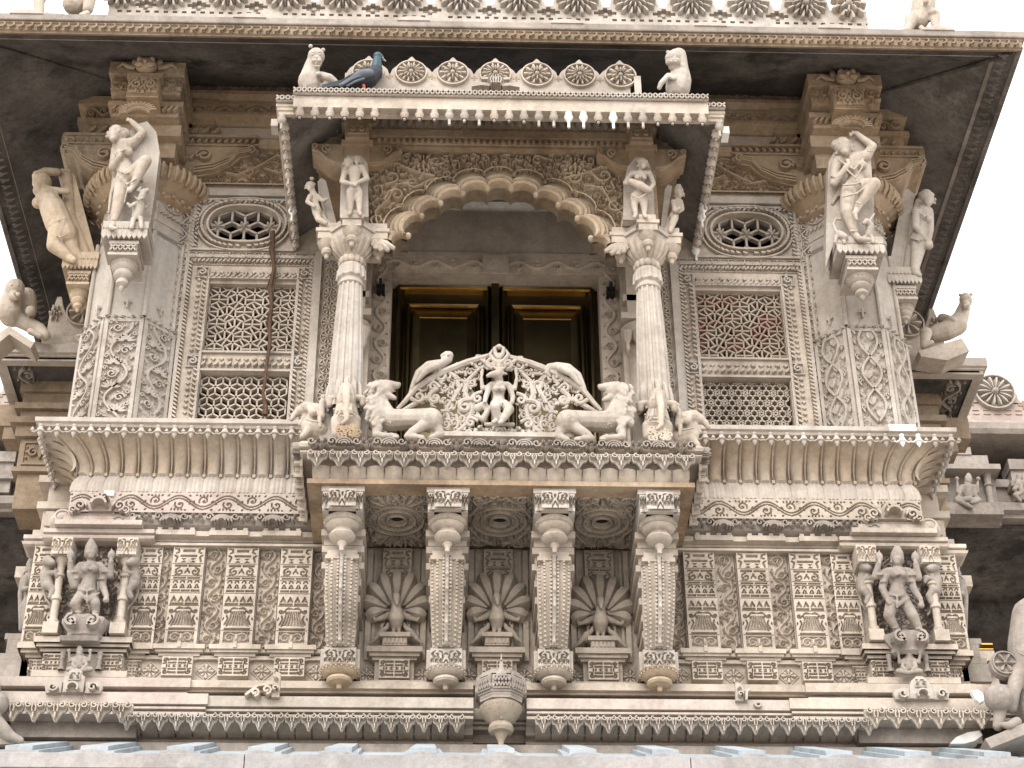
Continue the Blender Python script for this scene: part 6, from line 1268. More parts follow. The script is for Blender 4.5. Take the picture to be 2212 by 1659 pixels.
# ------------------------------------------------------------------ figures: tapered limbs fused into one continuous carved body
def capsule(p0, r0, p1, r1, n=12):
    p0, p1 = np.asarray(p0, float), np.asarray(p1, float); d = p1-p0; L = np.linalg.norm(d)
    if L < 1e-6: d = np.array([0, 0, 1.0]); L = 1e-6
    d = d/np.linalg.norm(d); u = np.cross(d, [0, 1, .1] if abs(d[1]) < .9 else [1, 0, 0]); u /= np.linalg.norm(u); v = np.cross(d, u)
    ph = np.concatenate([np.linspace(-pi/2+.15, 0, 4), np.linspace(0, pi/2-.15, 4)]); a = np.arange(n)*2*pi/n; rows = []
    for k, q in enumerate(ph):
        c, r = (p0, r0) if k < 4 else (p1, r1)
        rows.append(c+d*(r*math.sin(q))+r*math.cos(q)*(np.cos(a)[:, None]*u+np.sin(a)[:, None]*v))
    V = np.stack(rows, 1).reshape(-1, 3); m = len(ph)
    return V, [grid_faces(n, m, True), (np.arange(n)*m)[None, ::-1], (np.arange(n)*m+m-1)[None, :]]
DG = None
def fuse(mb, name, m, parent, voxel=.0042, smooth=2, org=None):     # voxel-merge closed shapes into one skin
    me = mb.mesh(name, m, WL[parent.name]); tmp = bpy.data.objects.new('tmp', me); COL.objects.link(tmp)
    r = tmp.modifiers.new('r', 'REMESH'); r.mode = 'VOXEL'; r.voxel_size = voxel
    if smooth: s_ = tmp.modifiers.new('s', 'SMOOTH'); s_.iterations = smooth; s_.factor = .5
    dg = bpy.context.evaluated_depsgraph_get(); ev = tmp.evaluated_get(dg)
    new = bpy.data.meshes.new_from_object(ev, depsgraph=dg); bpy.data.objects.remove(tmp)
    new.name = name; new.polygons.foreach_set('use_smooth', np.ones(len(new.polygons), bool))
    if not new.materials: new.materials.append(m)
    return link(name, new, parent)
class Fig:                                       # joints given as photo position + depth
    def __init__(s, Y, k=1.0): s.Y = Y; s.mb = MB(); s.k = k
    def P(s, j): return U(j[0], j[1], s.Y+(j[2] if len(j) > 2 else 0))
    def r(s, j, q): return q*PM(j[0], j[1], s.Y)*(s.k if q > 4.4 else 1)
    def limb(s, *js):                            # (px, py, dy, radius_px) ...
        for a, b in zip(js[:-1], js[1:]): s.mb.add(*capsule(s.P(a), s.r(a, a[3]), s.P(b), s.r(b, b[3])))
        return s
    def dot(s, j, sc=(1, 1, 1)): 
        V, F = ball((0, 0, 0), np.array(sc)*s.r(j, j[3]), 12, 9); s.mb.add(V+s.P(j), F); return s
    def hand(s, j, dirn, ln=9):                  # palm and five short fingers
        x, y, d = j[:3]; a = dirn; s.limb((x, y, d, 4.2), (x+math.cos(a)*ln*.4, y+math.sin(a)*ln*.4, d, 3.8))
        for k in range(4): b = a+(k-1.5)*.28; s.limb((x+math.cos(a)*ln*.4, y+math.sin(a)*ln*.4, d, 2.0), (x+math.cos(b)*ln*(1.05-.08*abs(k-1.4)), y+math.sin(b)*ln*(1.05-.08*abs(k-1.4)), d-.004, 1.3))
        b = a+1.1; s.limb((x, y, d, 2.2), (x+math.cos(b)*ln*.6, y+math.sin(b)*ln*.6, d-.004, 1.4)); return s
    def head(s, x, y, d, r, look=0.0, tilt=0.0, crown=0, bun=0):
        c, t = math.cos(tilt), math.sin(tilt); q = lambda a, b: (x+a*c-b*t, y+a*t+b*c)
        s.dot((x, y, d, r), (.86, .95, 1.12)); f = -.022*r/16
        s.limb((*q(look*r*.3, r*.35), d-r*.0012, r*.62), (*q(look*r*.35, r*.62), d-r*.0014, r*.40))
        e = r*.34
        for k in (-1, 1):
            s.dot((*q(look*r*.45+k*e, -r*.05), d+f*1.0, r*.15), (1.3, .9, .7)); s.dot((*q(look*r*.4+k*r*.88, r*.1), d+.004, r*.24), (.6, .8, 1.3)); s.dot((*q(look*r*.2+k*r*.95, r*.55), d+.002, r*.22))
            s.limb((*q(look*r*.45+k*e*1.5, -r*.26), d+f*.95, r*.07), (*q(look*r*.5+k*e*.4, -r*.24), d+f*1.1, r*.08))
        s.limb((*q(look*r*.5, -r*.1), d+f*1.2, r*.10), (*q(look*r*.58, r*.22), d+f*1.55, r*.17)); s.limb((*q(look*r*.45-r*.2, r*.5), d+f*1.1, r*.10), (*q(look*r*.45+r*.2, r*.5), d+f*1.1, r*.10)); s.dot((*q(look*r*.42, r*.82), d+f*.9, r*.22))
        s.limb((*q(-r*.75, -r*.45), d-.006*r/16, r*.26), (*q(0, -r*.72), d-.016*r/16, r*.26), (*q(r*.75, -r*.45), d-.006*r/16, r*.26))
        if crown:
            for k in range(4): s.limb((*q(-r*(.78-.16*k), -r*(.8+.30*k)), d-.002, r*.2), (*q(r*(.78-.16*k), -r*(.8+.30*k)), d-.002, r*.2))
            s.limb((*q(0, -r*.8), d, r*.75), (*q(0, -r*(1.1+crown)), d, r*.25))
            for k in range(5): s.dot((*q((k-2)*r*.36, -r*.82), d-.018*r/16, r*.15))
        if bun: s.dot((*q(bun*r*.95, -r*.35), d+.02, r*.62)); s.dot((*q(bun*r*.8, -r*.2), d, r*.5))
        return s
    def beads(s, pts, r=1.2, step=2.6):
        r = r*(1.45 if s.k > 1.05 else 1.1); step = step*(1.35 if s.k > 1.05 else 1.1)
        pts = [np.array(p[:3], float) for p in pts]
        for a, b in zip(pts[:-1], pts[1:]):
            n = max(1, int(np.linalg.norm((b-a)[:2])/step))
            for k in range(n): p = a+(b-a)*k/n; s.dot((p[0], p[1], p[2], r))
        return s
    def done(s, name, m, parent, voxel=.0042, smooth=2): return fuse(s.mb, name, m, parent, voxel, smooth)
def slab(polyD, Yf, th_, name, m, parent, lean=0.0):   # back slab of a bracket figure: outline in the photo, lean = Y per metre of height
    P = []; z0 = None
    for px_, py_ in polyD:
        p = U(px_, py_, Yf); z0 = p[2] if z0 is None else z0; p = U(px_, py_, Yf+lean*(p[2]-z0)); P.append(p)
    P = np.array(P); n = len(P); Q = P+np.array([0, th_, 0]); i = np.arange(n); j = (i+1) % n
    b = MB(); b.add(np.concatenate([P, Q]), [np.stack([i, j, n+j, n+i], 1), i[None, :], n+i[None, ::-1]]); return b.obj(name, m, parent)
def corbel(px_, y0, y1, Y, wpx, name, parent, m=PALE, tip=1.0):       # bracket shelf with hanging pot below
    x = X(px_, y0, Y); z1 = Z(px_, y0, Y); u = PM(px_, y0, Y)*wpx/2; h = Z(px_, y0, Y)-Z(px_, y1, Y)
    b = MB()
    for f, z_, t in ((1.0, 0, .045), (.96, .045, .02), (1.0, .065, .035)): b.add(*box(x-u*f, x+u*f, Y-.07*f, Y+.16, z1-z_-t+.0005, z1-z_))
    sh = b.obj(name+'_shelf', m, parent)
    k = Orn()
    for q in range(9): k.a(plate([(x-u+q*u*2/9, z1-.098), (x-u+q*u*2/9, z1-.06), (x-u+(q+1)*u*2/9, z1-.06), (x-u+(q+1)*u*2/9, z1-.098), (x-u+(q+.5)*u*2/9, z1-.118)], 0, .01, .04), None, False); k.put(bar2(x-u+q*u*2/9-.002, x-u+q*u*2/9+.002, z1-.06, z1-.035, .006), at2(0, 0, 1))
    mb = MB(); k.into(mb, onwall(Y-.068)); mb.obj('scallop_edge', m, sh)
    b = MB(); v = u*.62
    for f, z_, t in ((1.05, .115, .02), (.95, .135, .055), (1.05, .19, .015)): b.add(*box(x-v*f, x+v*f, Y-.055*f, Y+.16, z1-z_-t+.0005, z1-z_))
    bl = b.obj('lace_block', m, parent); k = Orn()
    for q in range(5): 
        for w_ in (-1, 1): k.a(ridge([(x-v*.9+q*v*.36, z1-.163-.018*w_), (x-v*.9+(q+1)*v*.36, z1-.163+.018*w_)], .004, .008))
    mb = MB(); k.into(mb, onwall(Y-.052)); mb.obj('lace_relief', m, bl)
    zt_ = z1-.205; H = max(.1, h-.205)
    b = MB(); b.add(*lathe([(0, zt_-H), (v*.12, zt_-H*.96), (v*.20, zt_-H*.86), (v*.16, zt_-H*.82), (v*.42, zt_-H*.74), (v*.46, zt_-H*.66), (v*.38, zt_-H*.58), (v*.62, zt_-H*.50), (v*.70, zt_-H*.40), (v*.62, zt_-H*.30), (v*.82, zt_-H*.22), (v*.92, zt_-H*.08), (v*.95, zt_)], 20, (x, Y+.03)), smooth=True)
    for q in range(20): a = q*pi/10; b.add(*ball((x+v*.9*math.cos(a), Y+.03+v*.9*math.sin(a), zt_-H*.10), v*.07, 6, 5), smooth=True)
    b.obj('pot_drop', m, parent)

# --- large bracket figure, left front
Y0 = -.46
G = thing('dancer_statue', U(275, 495, Y0), 'pale stone dancer lifting one knee high, arm bent over her head, animal at her feet', 'statue', 'large bracket figures')
slab([(230, 497), (322, 497), (334, 420), (345, 330), (338, 285), (318, 262), (296, 268), (262, 300), (246, 330), (240, 400)], Y0+.055, .075, 'back_slab', PALE, G, -.10)
f = Fig(Y0, 1.2)
f.head(251, 290, -.05, 17, -.6, .25, bun=1).limb((258, 303, -.03, 7), (266, 314, -.02, 8))
f.limb((256, 318, -.02, 12), (286, 310, -.02, 12)).limb((266, 318, -.02, 17), (267, 348, -.02, 12), (275, 384, -.02, 20)).dot((258, 333, -.065, 9)).dot((277, 328, -.065, 9))
f.limb((289, 309, -.02, 9), (309, 286, -.04, 7.5), (286, 264, -.05, 5)).hand((283, 262, -.055), -2.6, 11)
f.limb((251, 322, -.02, 9), (243, 362, -.04, 7), (257, 340, -.075, 5)).hand((258, 338, -.08), -1.2, 10)
f.limb((268, 388, -.02, 16), (257, 435, -.03, 12), (247, 476, -.02, 7)).limb((246, 482, -.02, 6), (240, 492, -.06, 5), (250, 494, -.08, 4))
f.limb((282, 384, -.03, 16), (314, 348, -.10, 11.5), (289, 398, -.06, 7)).limb((287, 402, -.06, 6), (280, 412, -.09, 4.5))
f.beads([(248, 316, -.075), (262, 326, -.09), (282, 318, -.085)], 1.6).beads([(256, 380, -.08), (275, 398, -.095), (296, 384, -.09)], 1.7).beads([(252, 366, -.06), (270, 376, -.085), (292, 368, -.07)], 1.6).beads([(243, 474, -.045), (252, 474, -.045)], 1.8).beads([(298, 296, -.06), (304, 300, -.06)], 1.8).beads([(276, 405, -.09), (268, 440, -.07)], 1.4).beads([(256, 283, -.09), (270, 276, -.06)], 1.7)
f.limb((292, 300, .0, 4), (300, 340, .015, 4), (306, 390, .02, 4)).limb((250, 390, -.01, 5), (240, 420, .0, 4), (235, 460, .01, 3))
f.done('figure', STONE, G, .0034)
f = Fig(Y0); f.limb((300, 446, -.03, 14), (296, 470, -.03, 12)).limb((302, 436, -.04, 9), (311, 415, -.05, 8), (318, 411, -.06, 5)).limb((298, 412, -.05, 4), (304, 405, -.05, 3)).limb((288, 474, -.05, 6), (284, 492, -.06, 5)).limb((304, 472, -.05, 6), (306, 492, -.06, 5)).limb((292, 440, -.06, 5), (282, 446, -.08, 4), (276, 440, -.085, 3.5)).beads([(290, 424, -.06), (300, 432, -.075), (312, 426, -.06)], 2)
f.limb((314, 450, -.02, 3), (322, 440, 0, 3)); f.done('animal_at_her_feet', PALE, G, .0036)
corbel(277, 497, 622, Y0+.03, 98, 'bracket', bpy.data.objects['corner_pillar'])
b = MB(); r_ = np.linspace(0, pi, 18); c_ = U(300, 252, Y0+.02); b.add(*tube([c_+np.array([.078*math.cos(a+.25), -.02, .052*math.sin(a+.25)]) for a in r_], .026, 10), smooth=True)
for q in range(14): a = pi*q/13+.25; b.add(*tube([c_+np.array([.06*math.cos(a), -.046, .04*math.sin(a)]), c_+np.array([.10*math.cos(a), -.046, .066*math.sin(a)])], .005, 5), smooth=True)
b.obj('fluted_halo', WARM, G)
# --- large bracket figure, right front
G = thing('flute_player_statue', U(1850, 527, Y0), 'pale stone woman with crossed legs and one hand at her face, dog at her feet', 'statue', 'large bracket figures')
slab([(1783, 580), (1800, 527), (1886, 527), (1888, 440), (1880, 330), (1868, 300), (1840, 300), (1806, 320), (1790, 350), (1786, 440)], Y0+.055, .075, 'back_slab', PALE, G, -.10)
f = Fig(Y0, 1.14)
f.head(1820, 318, -.05, 19, .35, -.25, bun=-.6).limb((1830, 334, -.03, 8), (1838, 342, -.02, 9))
f.limb((1812, 350, -.02, 12), (1868, 338, -.02, 12)).limb((1843, 352, -.02, 19), (1851, 380, -.02, 14), (1846, 408, -.02, 23)).dot((1835, 364, -.07, 10)).dot((1862, 358, -.07, 10))
f.limb((1872, 336, -.02, 10), (1885, 316, -.05, 8), (1850, 289, -.06, 5.5)).hand((1846, 287, -.065), 2.8, 12)
f.limb((1806, 354, -.02, 10), (1801, 396, -.05, 8), (1832, 358, -.09, 5.5)).hand((1833, 355, -.095), -1.7, 12)
f.limb((1836, 414, -.02, 19), (1831, 460, -.04, 14), (1846, 502, -.03, 8)).limb((1846, 506, -.03, 7), (1856, 516, -.07, 6), (1878, 518, -.09, 4.5))
f.limb((1858, 408, -.03, 19), (1888, 398, -.12, 13), (1857, 440, -.08, 8)).limb((1855, 444, -.08, 7), (1846, 462, -.10, 5), (1850, 474, -.10, 3.5))
f.beads([(1812, 346, -.08), (1845, 366, -.10), (1868, 340, -.08)], 1.8).beads([(1822, 360, -.08), (1848, 384, -.11), (1868, 352, -.09)], 1.7).beads([(1822, 400, -.08), (1848, 398, -.11), (1872, 388, -.09)], 1.8).beads([(1822, 425, -.09), (1850, 418, -.12), (1880, 396, -.13)], 1.8).beads([(1850, 437, -.115), (1862, 442, -.12)], 2).beads([(1838, 499, -.06), (1854, 499, -.06)], 2.2).beads([(1795, 380, -.07), (1808, 384, -.08)], 1.8).beads([(1876, 326, -.08), (1890, 326, -.07)], 1.8)
f.limb((1805, 340, -.01, 5), (1802, 356, 0, 4)).limb((1815, 410, 0, 6), (1806, 424, .0, 5), (1798, 440, .01, 4)); f.done('figure', STONE, G, .0034)
f = Fig(Y0); f.limb((1812, 506, -.04, 9), (1824, 512, -.05, 8)).limb((1806, 512, -.04, 5), (1804, 524, -.04, 4)).limb((1822, 514, -.04, 5), (1824, 525, -.05, 4)).limb((1806, 500, -.03, 4), (1800, 484, -.02, 3), (1806, 472, -.02, 3), (1816, 474, -.02, 3)).done('dog', PALE, G, .0036)
f = Fig(Y0); f.limb((1876, 508, -.03, 9), (1880, 488, -.04, 9), (1872, 478, -.06, 7), (1866, 482, -.07, 4)).limb((1878, 478, -.05, 3), (1888, 462, -.05, 2.5)).limb((1868, 512, -.04, 5), (1866, 524, -.05, 4)).limb((1884, 512, -.04, 5), (1886, 524, -.05, 4)).done('antelope', PALE, G, .0036)
corbel(1850, 529, 640, Y0+.03, 102, 'bracket', bpy.data.objects['corner_pillar.001'])
b = MB(); c_ = U(1838, 282, Y0+.02)
b.add(*tube([c_+np.array([.085*math.cos(a-.1), -.02, .05*math.sin(a-.1)]) for a in r_], .026, 10), smooth=True)
for q in range(14): a = pi*q/13-.1; b.add(*tube([c_+np.array([.065*math.cos(a), -.046, .038*math.sin(a)]), c_+np.array([.108*math.cos(a), -.046, .066*math.sin(a)])], .005, 5), smooth=True)
b.obj('fluted_halo', WARM, G)
# --- outer bracket figures, seen from the side
Y1 = .02
G = thing('leaning_statue', U(165, 555, Y1), 'golden-tinted stone figure leaning outward with both arms raised to its head', 'statue', 'large bracket figures')
slab([(210, 562), (185, 562), (124, 372), (132, 364), (150, 366), (162, 380)], Y1+.0, .16, 'back_slab', ARCH, G)
f = Fig(Y1-.05, 1.5)
f.dot((92, 396, 0, 15), (.9, 1, 1.1)).limb((78, 376, 0, 5), (80, 398, -.02, 6), (86, 412, -.03, 7)).limb((84, 412, 0, 9), (98, 420, 0, 15), (115, 452, 0, 19), (126, 480, 0, 20), (140, 510, 0, 19)).dot((82, 438, -.01, 9)).limb((98, 408, -.03, 5), (146, 414, -.03, 5)).limb((80, 376, .0, 5), (98, 370, .02, 6), (124, 372, .03, 6)).limb((100, 420, .0, 9), (86, 405, -.02, 7), (76, 380, -.01, 5))
f.limb((130, 490, -.02, 17), (118, 530, -.03, 12), (148, 555, -.02, 8)).limb((142, 500, .02, 18), (152, 540, .02, 13), (172, 562, .02, 8)).limb((148, 556, -.02, 7), (160, 562, -.04, 5)).beads([(106, 486, -.06), (126, 476, -.085), (146, 470, -.06)], 1.8).beads([(108, 500, -.06), (130, 512, -.09), (150, 505, -.07)], 1.6).limb((73, 384, 0, 3), (72, 400, 0, 3))
f.limb((146, 380, .06, 8), (150, 470, .06, 10), (190, 558, .06, 8)); f.done('figure', ARCH, G, .004)
corbel(181, 562, 668, Y1+.02, 76, 'bracket', bpy.data.objects['corner_pillar'], ARCH)
G = thing('profile_statue', U(1960, 590, Y1), 'pale stone woman in profile holding a bowl before a tilted slab', 'statue', 'large bracket figures')
slab([(1918, 592), (1950, 592), (1976, 420), (1962, 408), (1952, 412)], Y1+.0, .16, 'back_slab', PALE, G)
f = Fig(Y1-.03, 1.12)
f.head(2001, 428, 0, 17, .7, .05).limb((1997, 446, .01, 7), (1994, 452, .01, 8)).limb((1980, 458, 0, 11), (2004, 458, 0, 11)).limb((1992, 462, 0, 16), (1988, 494, 0, 13), (1982, 524, 0, 18)).dot((2004, 474, -.03, 9)).limb((1980, 460, -.03, 9), (1978, 490, -.05, 7), (2002, 520, -.06, 5)).hand((2004, 521, -.06), .3, 10).limb((2008, 462, .0, 8), (2010, 494, -.01, 7), (2006, 520, -.03, 5)).limb((1986, 524, -.02, 16), (1980, 556, -.02, 12), (1976, 588, -.02, 7)).limb((1976, 524, .03, 16), (1966, 556, .03, 12), (1958, 588, .03, 7)).limb((1976, 590, -.02, 6), (1986, 594, -.03, 5)).dot((2006, 530, -.05, 9))
f.limb((1984, 436, .02, 7), (1978, 452, .03, 6)).beads([(1984, 456, -.05), (1996, 468, -.07), (2008, 458, -.05)], 1.8).beads([(1968, 514, -.04), (1986, 520, -.08), (2000, 512, -.05)], 1.8).limb((1974, 470, -.02, 5), (1966, 500, .01, 4), (1962, 560, .02, 4)).limb((1962, 424, .06, 10), (1950, 500, .06, 12), (1938, 588, .06, 12)); f.done('figure', PALE, G, .0042)
corbel(1944, 594, 690, Y1+.02, 74, 'bracket', bpy.data.objects['corner_pillar.001'], PALE)
# --- small figures on the balcony columns
Yc = -.76
G = thing('embracing_pair', U(764, 465, Yc), 'small white pair of figures embracing on the front of a balcony column', 'statue', 'small figures on the balcony columns')
slab([(734, 468), (796, 468), (794, 352), (780, 336), (750, 336), (737, 356)], Yc+.035, .05, 'back_slab', PALE, G)
f = Fig(Yc); f.head(752, 351, -.02, 11, .2, .3).head(770, 346, 0, 10, -.4, -.2).limb((750, 366, 0, 9), (782, 364, 0, 9)).limb((766, 370, -.01, 14), (766, 392, -.01, 11), (766, 412, -.01, 14)).limb((746, 368, 0, 7), (739, 392, -.02, 6), (762, 398, -.05, 4)).limb((784, 366, 0, 7), (793, 386, -.02, 6), (766, 397, -.05, 4)).limb((758, 414, -.01, 10), (757, 436, -.01, 8), (757, 456, -.01, 5)).limb((774, 414, -.01, 10), (776, 436, -.01, 8), (776, 456, -.01, 5)).limb((757, 459, -.01, 5), (754, 463, -.035, 4)).limb((776, 459, -.01, 5), (779, 463, -.035, 4)).hand((764, 398, -.055), -.3, 8).beads([(752, 408, -.04), (766, 412, -.055), (782, 408, -.04)], 1.4); f.done('figure', STONE, G, .0034)
G = thing('drummer_statue', U(1382, 470, Yc), 'small white drummer statue with a slanting drum, on the front of a balcony column', 'statue', 'small figures on the balcony columns')
slab([(1346, 474), (1414, 478), (1412, 390), (1404, 356), (1392, 340), (1372, 340), (1356, 360), (1348, 390)], Yc+.035, .05, 'back_slab', PALE, G)
f = Fig(Yc); f.head(1388, 353, -.01, 12, .5, .1, bun=-.6).limb((1384, 366, 0, 5), (1383, 370, 0, 6)).limb((1366, 376, 0, 8), (1402, 376, 0, 8)).limb((1383, 380, 0, 13), (1381, 402, 0, 9), (1380, 420, 0, 15)).dot((1376, 384, -.035, 6)).dot((1391, 384, -.035, 6)).limb((1362, 378, 0, 6), (1350, 396, -.02, 5), (1366, 396, -.05, 4)).limb((1405, 378, 0, 6), (1412, 398, -.02, 5), (1402, 412, -.05, 4)).limb((1363, 392, -.05, 7), (1383, 401, -.055, 10), (1403, 412, -.05, 7)).limb((1372, 424, 0, 11), (1370, 444, 0, 8), (1373, 462, 0, 5)).limb((1388, 424, 0, 11), (1391, 444, 0, 8), (1392, 462, 0, 5)).limb((1373, 465, 0, 5), (1370, 469, -.03, 4)).limb((1392, 465, 0, 5), (1396, 469, -.03, 4)).beads([(1364, 420, -.03), (1380, 428, -.05), (1397, 418, -.035)], 2).beads([(1368, 374, -.04), (1383, 382, -.05), (1398, 374, -.04)], 1.5); f.done('figure', STONE, G, .0034)
Ys = -.64
G = thing('crouching_figure', U(700, 484, Ys), 'small white crouching figure beside the embracing pair', 'statue', 'small figures on the balcony columns')
slab([(728, 486), (712, 486), (686, 392), (694, 384), (704, 390), (716, 440)], Ys+.01, .09, 'back_slab', PALE, G)
f = Fig(Ys-.02); f.head(671, 402, 0, 11, -.5, .1).limb((674, 386, 0, 5), (670, 384, 0, 2)).limb((676, 414, 0, 6), (677, 420, 0, 9), (680, 440, 0, 9), (685, 458, 0, 11)).limb((670, 424, -.02, 6), (664, 436, -.03, 5), (680, 446, -.05, 4)).limb((682, 422, 0, 6), (698, 434, -.02, 5), (706, 430, -.02, 4)).limb((684, 460, -.02, 9), (688, 474, -.02, 7), (704, 482, -.02, 5)).limb((690, 460, .02, 9), (700, 474, .02, 7), (712, 484, .02, 5)); f.done('figure', STONE, G, .0034)
G = thing('side_attendant', U(1446, 494, Ys), 'small white attendant figure beside the drummer statue', 'statue', 'small figures on the balcony columns')
slab([(1426, 500), (1436, 500), (1450, 412), (1452, 402), (1442, 398), (1436, 410)], Ys+.01, .09, 'back_slab', PALE, G)
f = Fig(Ys-.02); f.head(1466, 418, 0, 11, .6, .0, crown=.3).limb((1464, 429, 0, 6), (1462, 438, 0, 9), (1459, 456, 0, 8), (1455, 470, 0, 11)).limb((1454, 436, -.02, 6), (1458, 456, -.04, 5), (1468, 450, -.05, 4)).limb((1470, 436, 0, 6), (1474, 452, 0, 5), (1466, 458, -.03, 4)).limb((1457, 472, -.02, 9), (1452, 486, -.02, 7), (1448, 500, -.02, 5)).limb((1450, 472, .02, 9), (1444, 486, .02, 7), (1440, 500, .02, 5)); f.done('figure', STONE, G, .0034)
# --- four-armed deities in the niches
def deity(side, name, label, hx, hy, L):
    Yd = -.335; G = thing(name, U(hx, L['foot'][1], Yd), label, 'statue', 'niche deities'); f = Fig(Yd, 1.22); d = 0
    f.head(hx, hy, d-.01, 14.5, 0, 0, crown=.9 if side == 'left' else .35).limb((hx, hy+13, d, 7), (hx, hy+20, d, 8))
    cx, cy = L['chest']; wx, wy = L['waist']; px_, py_ = L['hip']
    f.limb((cx-20, cy-8, d, 9), (cx+20, cy-8, d, 9)).limb((cx, cy, d, 18), (wx, wy, d, 13), (px_, py_, d, 18)).dot((cx-9, cy-2, d-.035, 8)).dot((cx+9, cy-2, d-.035, 8))
    for a, k, ft in L['legs']: f.limb((a[0], a[1], d, 13), (k[0], k[1], d-.02, 10), (ft[0], ft[1]-8, d, 6.5)); f.limb((ft[0], ft[1]-4, d, 6), (ft[0]+L['toe'], ft[1]+1, d-.03, 5)); f.beads([(ft[0]-7, ft[1]-12, d-.028), (ft[0]+7, ft[1]-12, d-.028)], 2)
    for a, e, h in L['arms']:
        f.limb((a[0], a[1], d, 8.5), (e[0], e[1], d-.01, 7), (h[0], h[1], d-.035, 5)); f.hand((h[0], h[1], d-.04), math.atan2(h[1]-e[1], h[0]-e[0]), 9); m_ = ((a[0]+e[0])/2, (a[1]+e[1])/2); f.beads([(m_[0]-7, m_[1], d-.03), (m_[0]+7, m_[1], d-.03)], 2)
    for x, y in L['lotus']: f.dot((x, y, d-.03, 8), (.9, .9, 1.3)); f.limb((x, y-8, d-.03, 3), (x, y-14, d-.03, 2)); f.limb((x, y+6, d-.03, 3), (x+L.get('lx', 0), y+20, d-.03, 3))
    x, y = L['pot']; f.dot((x, y, d-.04, 6)).limb((x, y-6, d-.04, 3), (x, y-10, d-.04, 4))
    f.beads([(cx-14, cy-12, d-.035), (cx, cy-2, d-.055), (cx+14, cy-12, d-.035)], 1.7).beads([(px_-18, py_-6, d-.03), (px_, py_-2, d-.05), (px_+18, py_-6, d-.03)], 2).beads([(px_-17, py_+3, d-.03), (px_, py_+12, d-.055), (px_+17, py_+3, d-.03)], 1.8).beads([(px_, py_, d-.055), (px_, py_+26, d-.05)], 2)
    f.limb((px_-16, py_+4, d-.03, 4), (px_+2, py_+18, d-.045, 4), (px_+26, py_+2, d-.03, 3)); f.done('figure', GREY, G, .0040)
    hc = U(hx, hy-6, -.20); c = Cv(.30, .52, .0036).arab(3 if side == 'left' else 6, .016, .034, 110); c.A[(np.abs(c.x)[None, :] < .07) & (c.z[:, None] < .36)] *= .3
    c.into(MB(), lambda V: np.column_stack([hc[0]+V[:, 0], -.198-V[:, 2], 5.595+V[:, 1]]), .026).obj('scroll_backing', GREY, G)
    ft = L['foot']; zt_ = Z(ft[0], ft[1]+2, Yd); x0 = X(ft[0], ft[1], Yd); w_ = .105
    b = MB(); b.add(*lathe([(w_*.55, zt_-.10), (w_*.75, zt_-.085), (w_*.70, zt_-.065), (w_*1.0, zt_-.02), (w_, zt_), (0, zt_)], 18, (0, 0), lambda a, i: 1+.05*np.cos(a*9)), lambda V: np.column_stack([x0+V[:, 0], Yd+.03+V[:, 1]*.75, V[:, 2]]), True); pd = b.obj('lotus_pedestal', GREY, G)
    k = Orn(); 
    for q in (-1, 1): k.a(ridge(spiral(x0+q*.045, zt_-.045, .032, pi/2, 1.3, -q, 14), .008, .02)); k.a(ridge(leafpts(x0+q*.01, zt_-.07, .06, .3 if q > 0 else pi-.3, .5*q), LW*.01, .02))
    mb = MB(); k.into(mb, onwall(Yd-.045)); mb.obj('scroll_relief', GREY, pd); return G
deity('left', 'niche_deity', 'four-armed stone deity with a tall crown and raised lotus buds in a niche', 197, 1193, dict(foot=(185, 1335), toe=-3, chest=(195, 1232), waist=(194, 1256), hip=(188, 1279),
      legs=[((180, 1284), (163, 1304), (172, 1334)), ((196, 1284), (205, 1304), (207, 1334))], arms=[((172, 1226), (153, 1244), (152, 1214)), ((170, 1232), (160, 1266), (150, 1240)), ((218, 1226), (238, 1244), (240, 1214)), ((220, 1234), (222, 1266), (230, 1288))], lotus=[(153, 1200), (241, 1200)], pot=(229, 1296)))
deity('right', 'niche_deity', 'four-armed stone deity striding with a sash across the thighs in a niche', 1938, 1206, dict(foot=(1958, 1370), toe=6, chest=(1940, 1244), waist=(1939, 1268), hip=(1938, 1290),
      legs=[((1930, 1294), (1920, 1330), (1936, 1368)), ((1948, 1294), (1972, 1330), (1986, 1370))], arms=[((1916, 1236), (1890, 1246), (1898, 1218)), ((1914, 1242), (1906, 1270), (1918, 1296)), ((1962, 1236), (1984, 1248), (1978, 1218)), ((1964, 1242), (1972, 1270), (1988, 1294))], lotus=[(1899, 1204), (1977, 1204)], pot=(1990, 1308)))
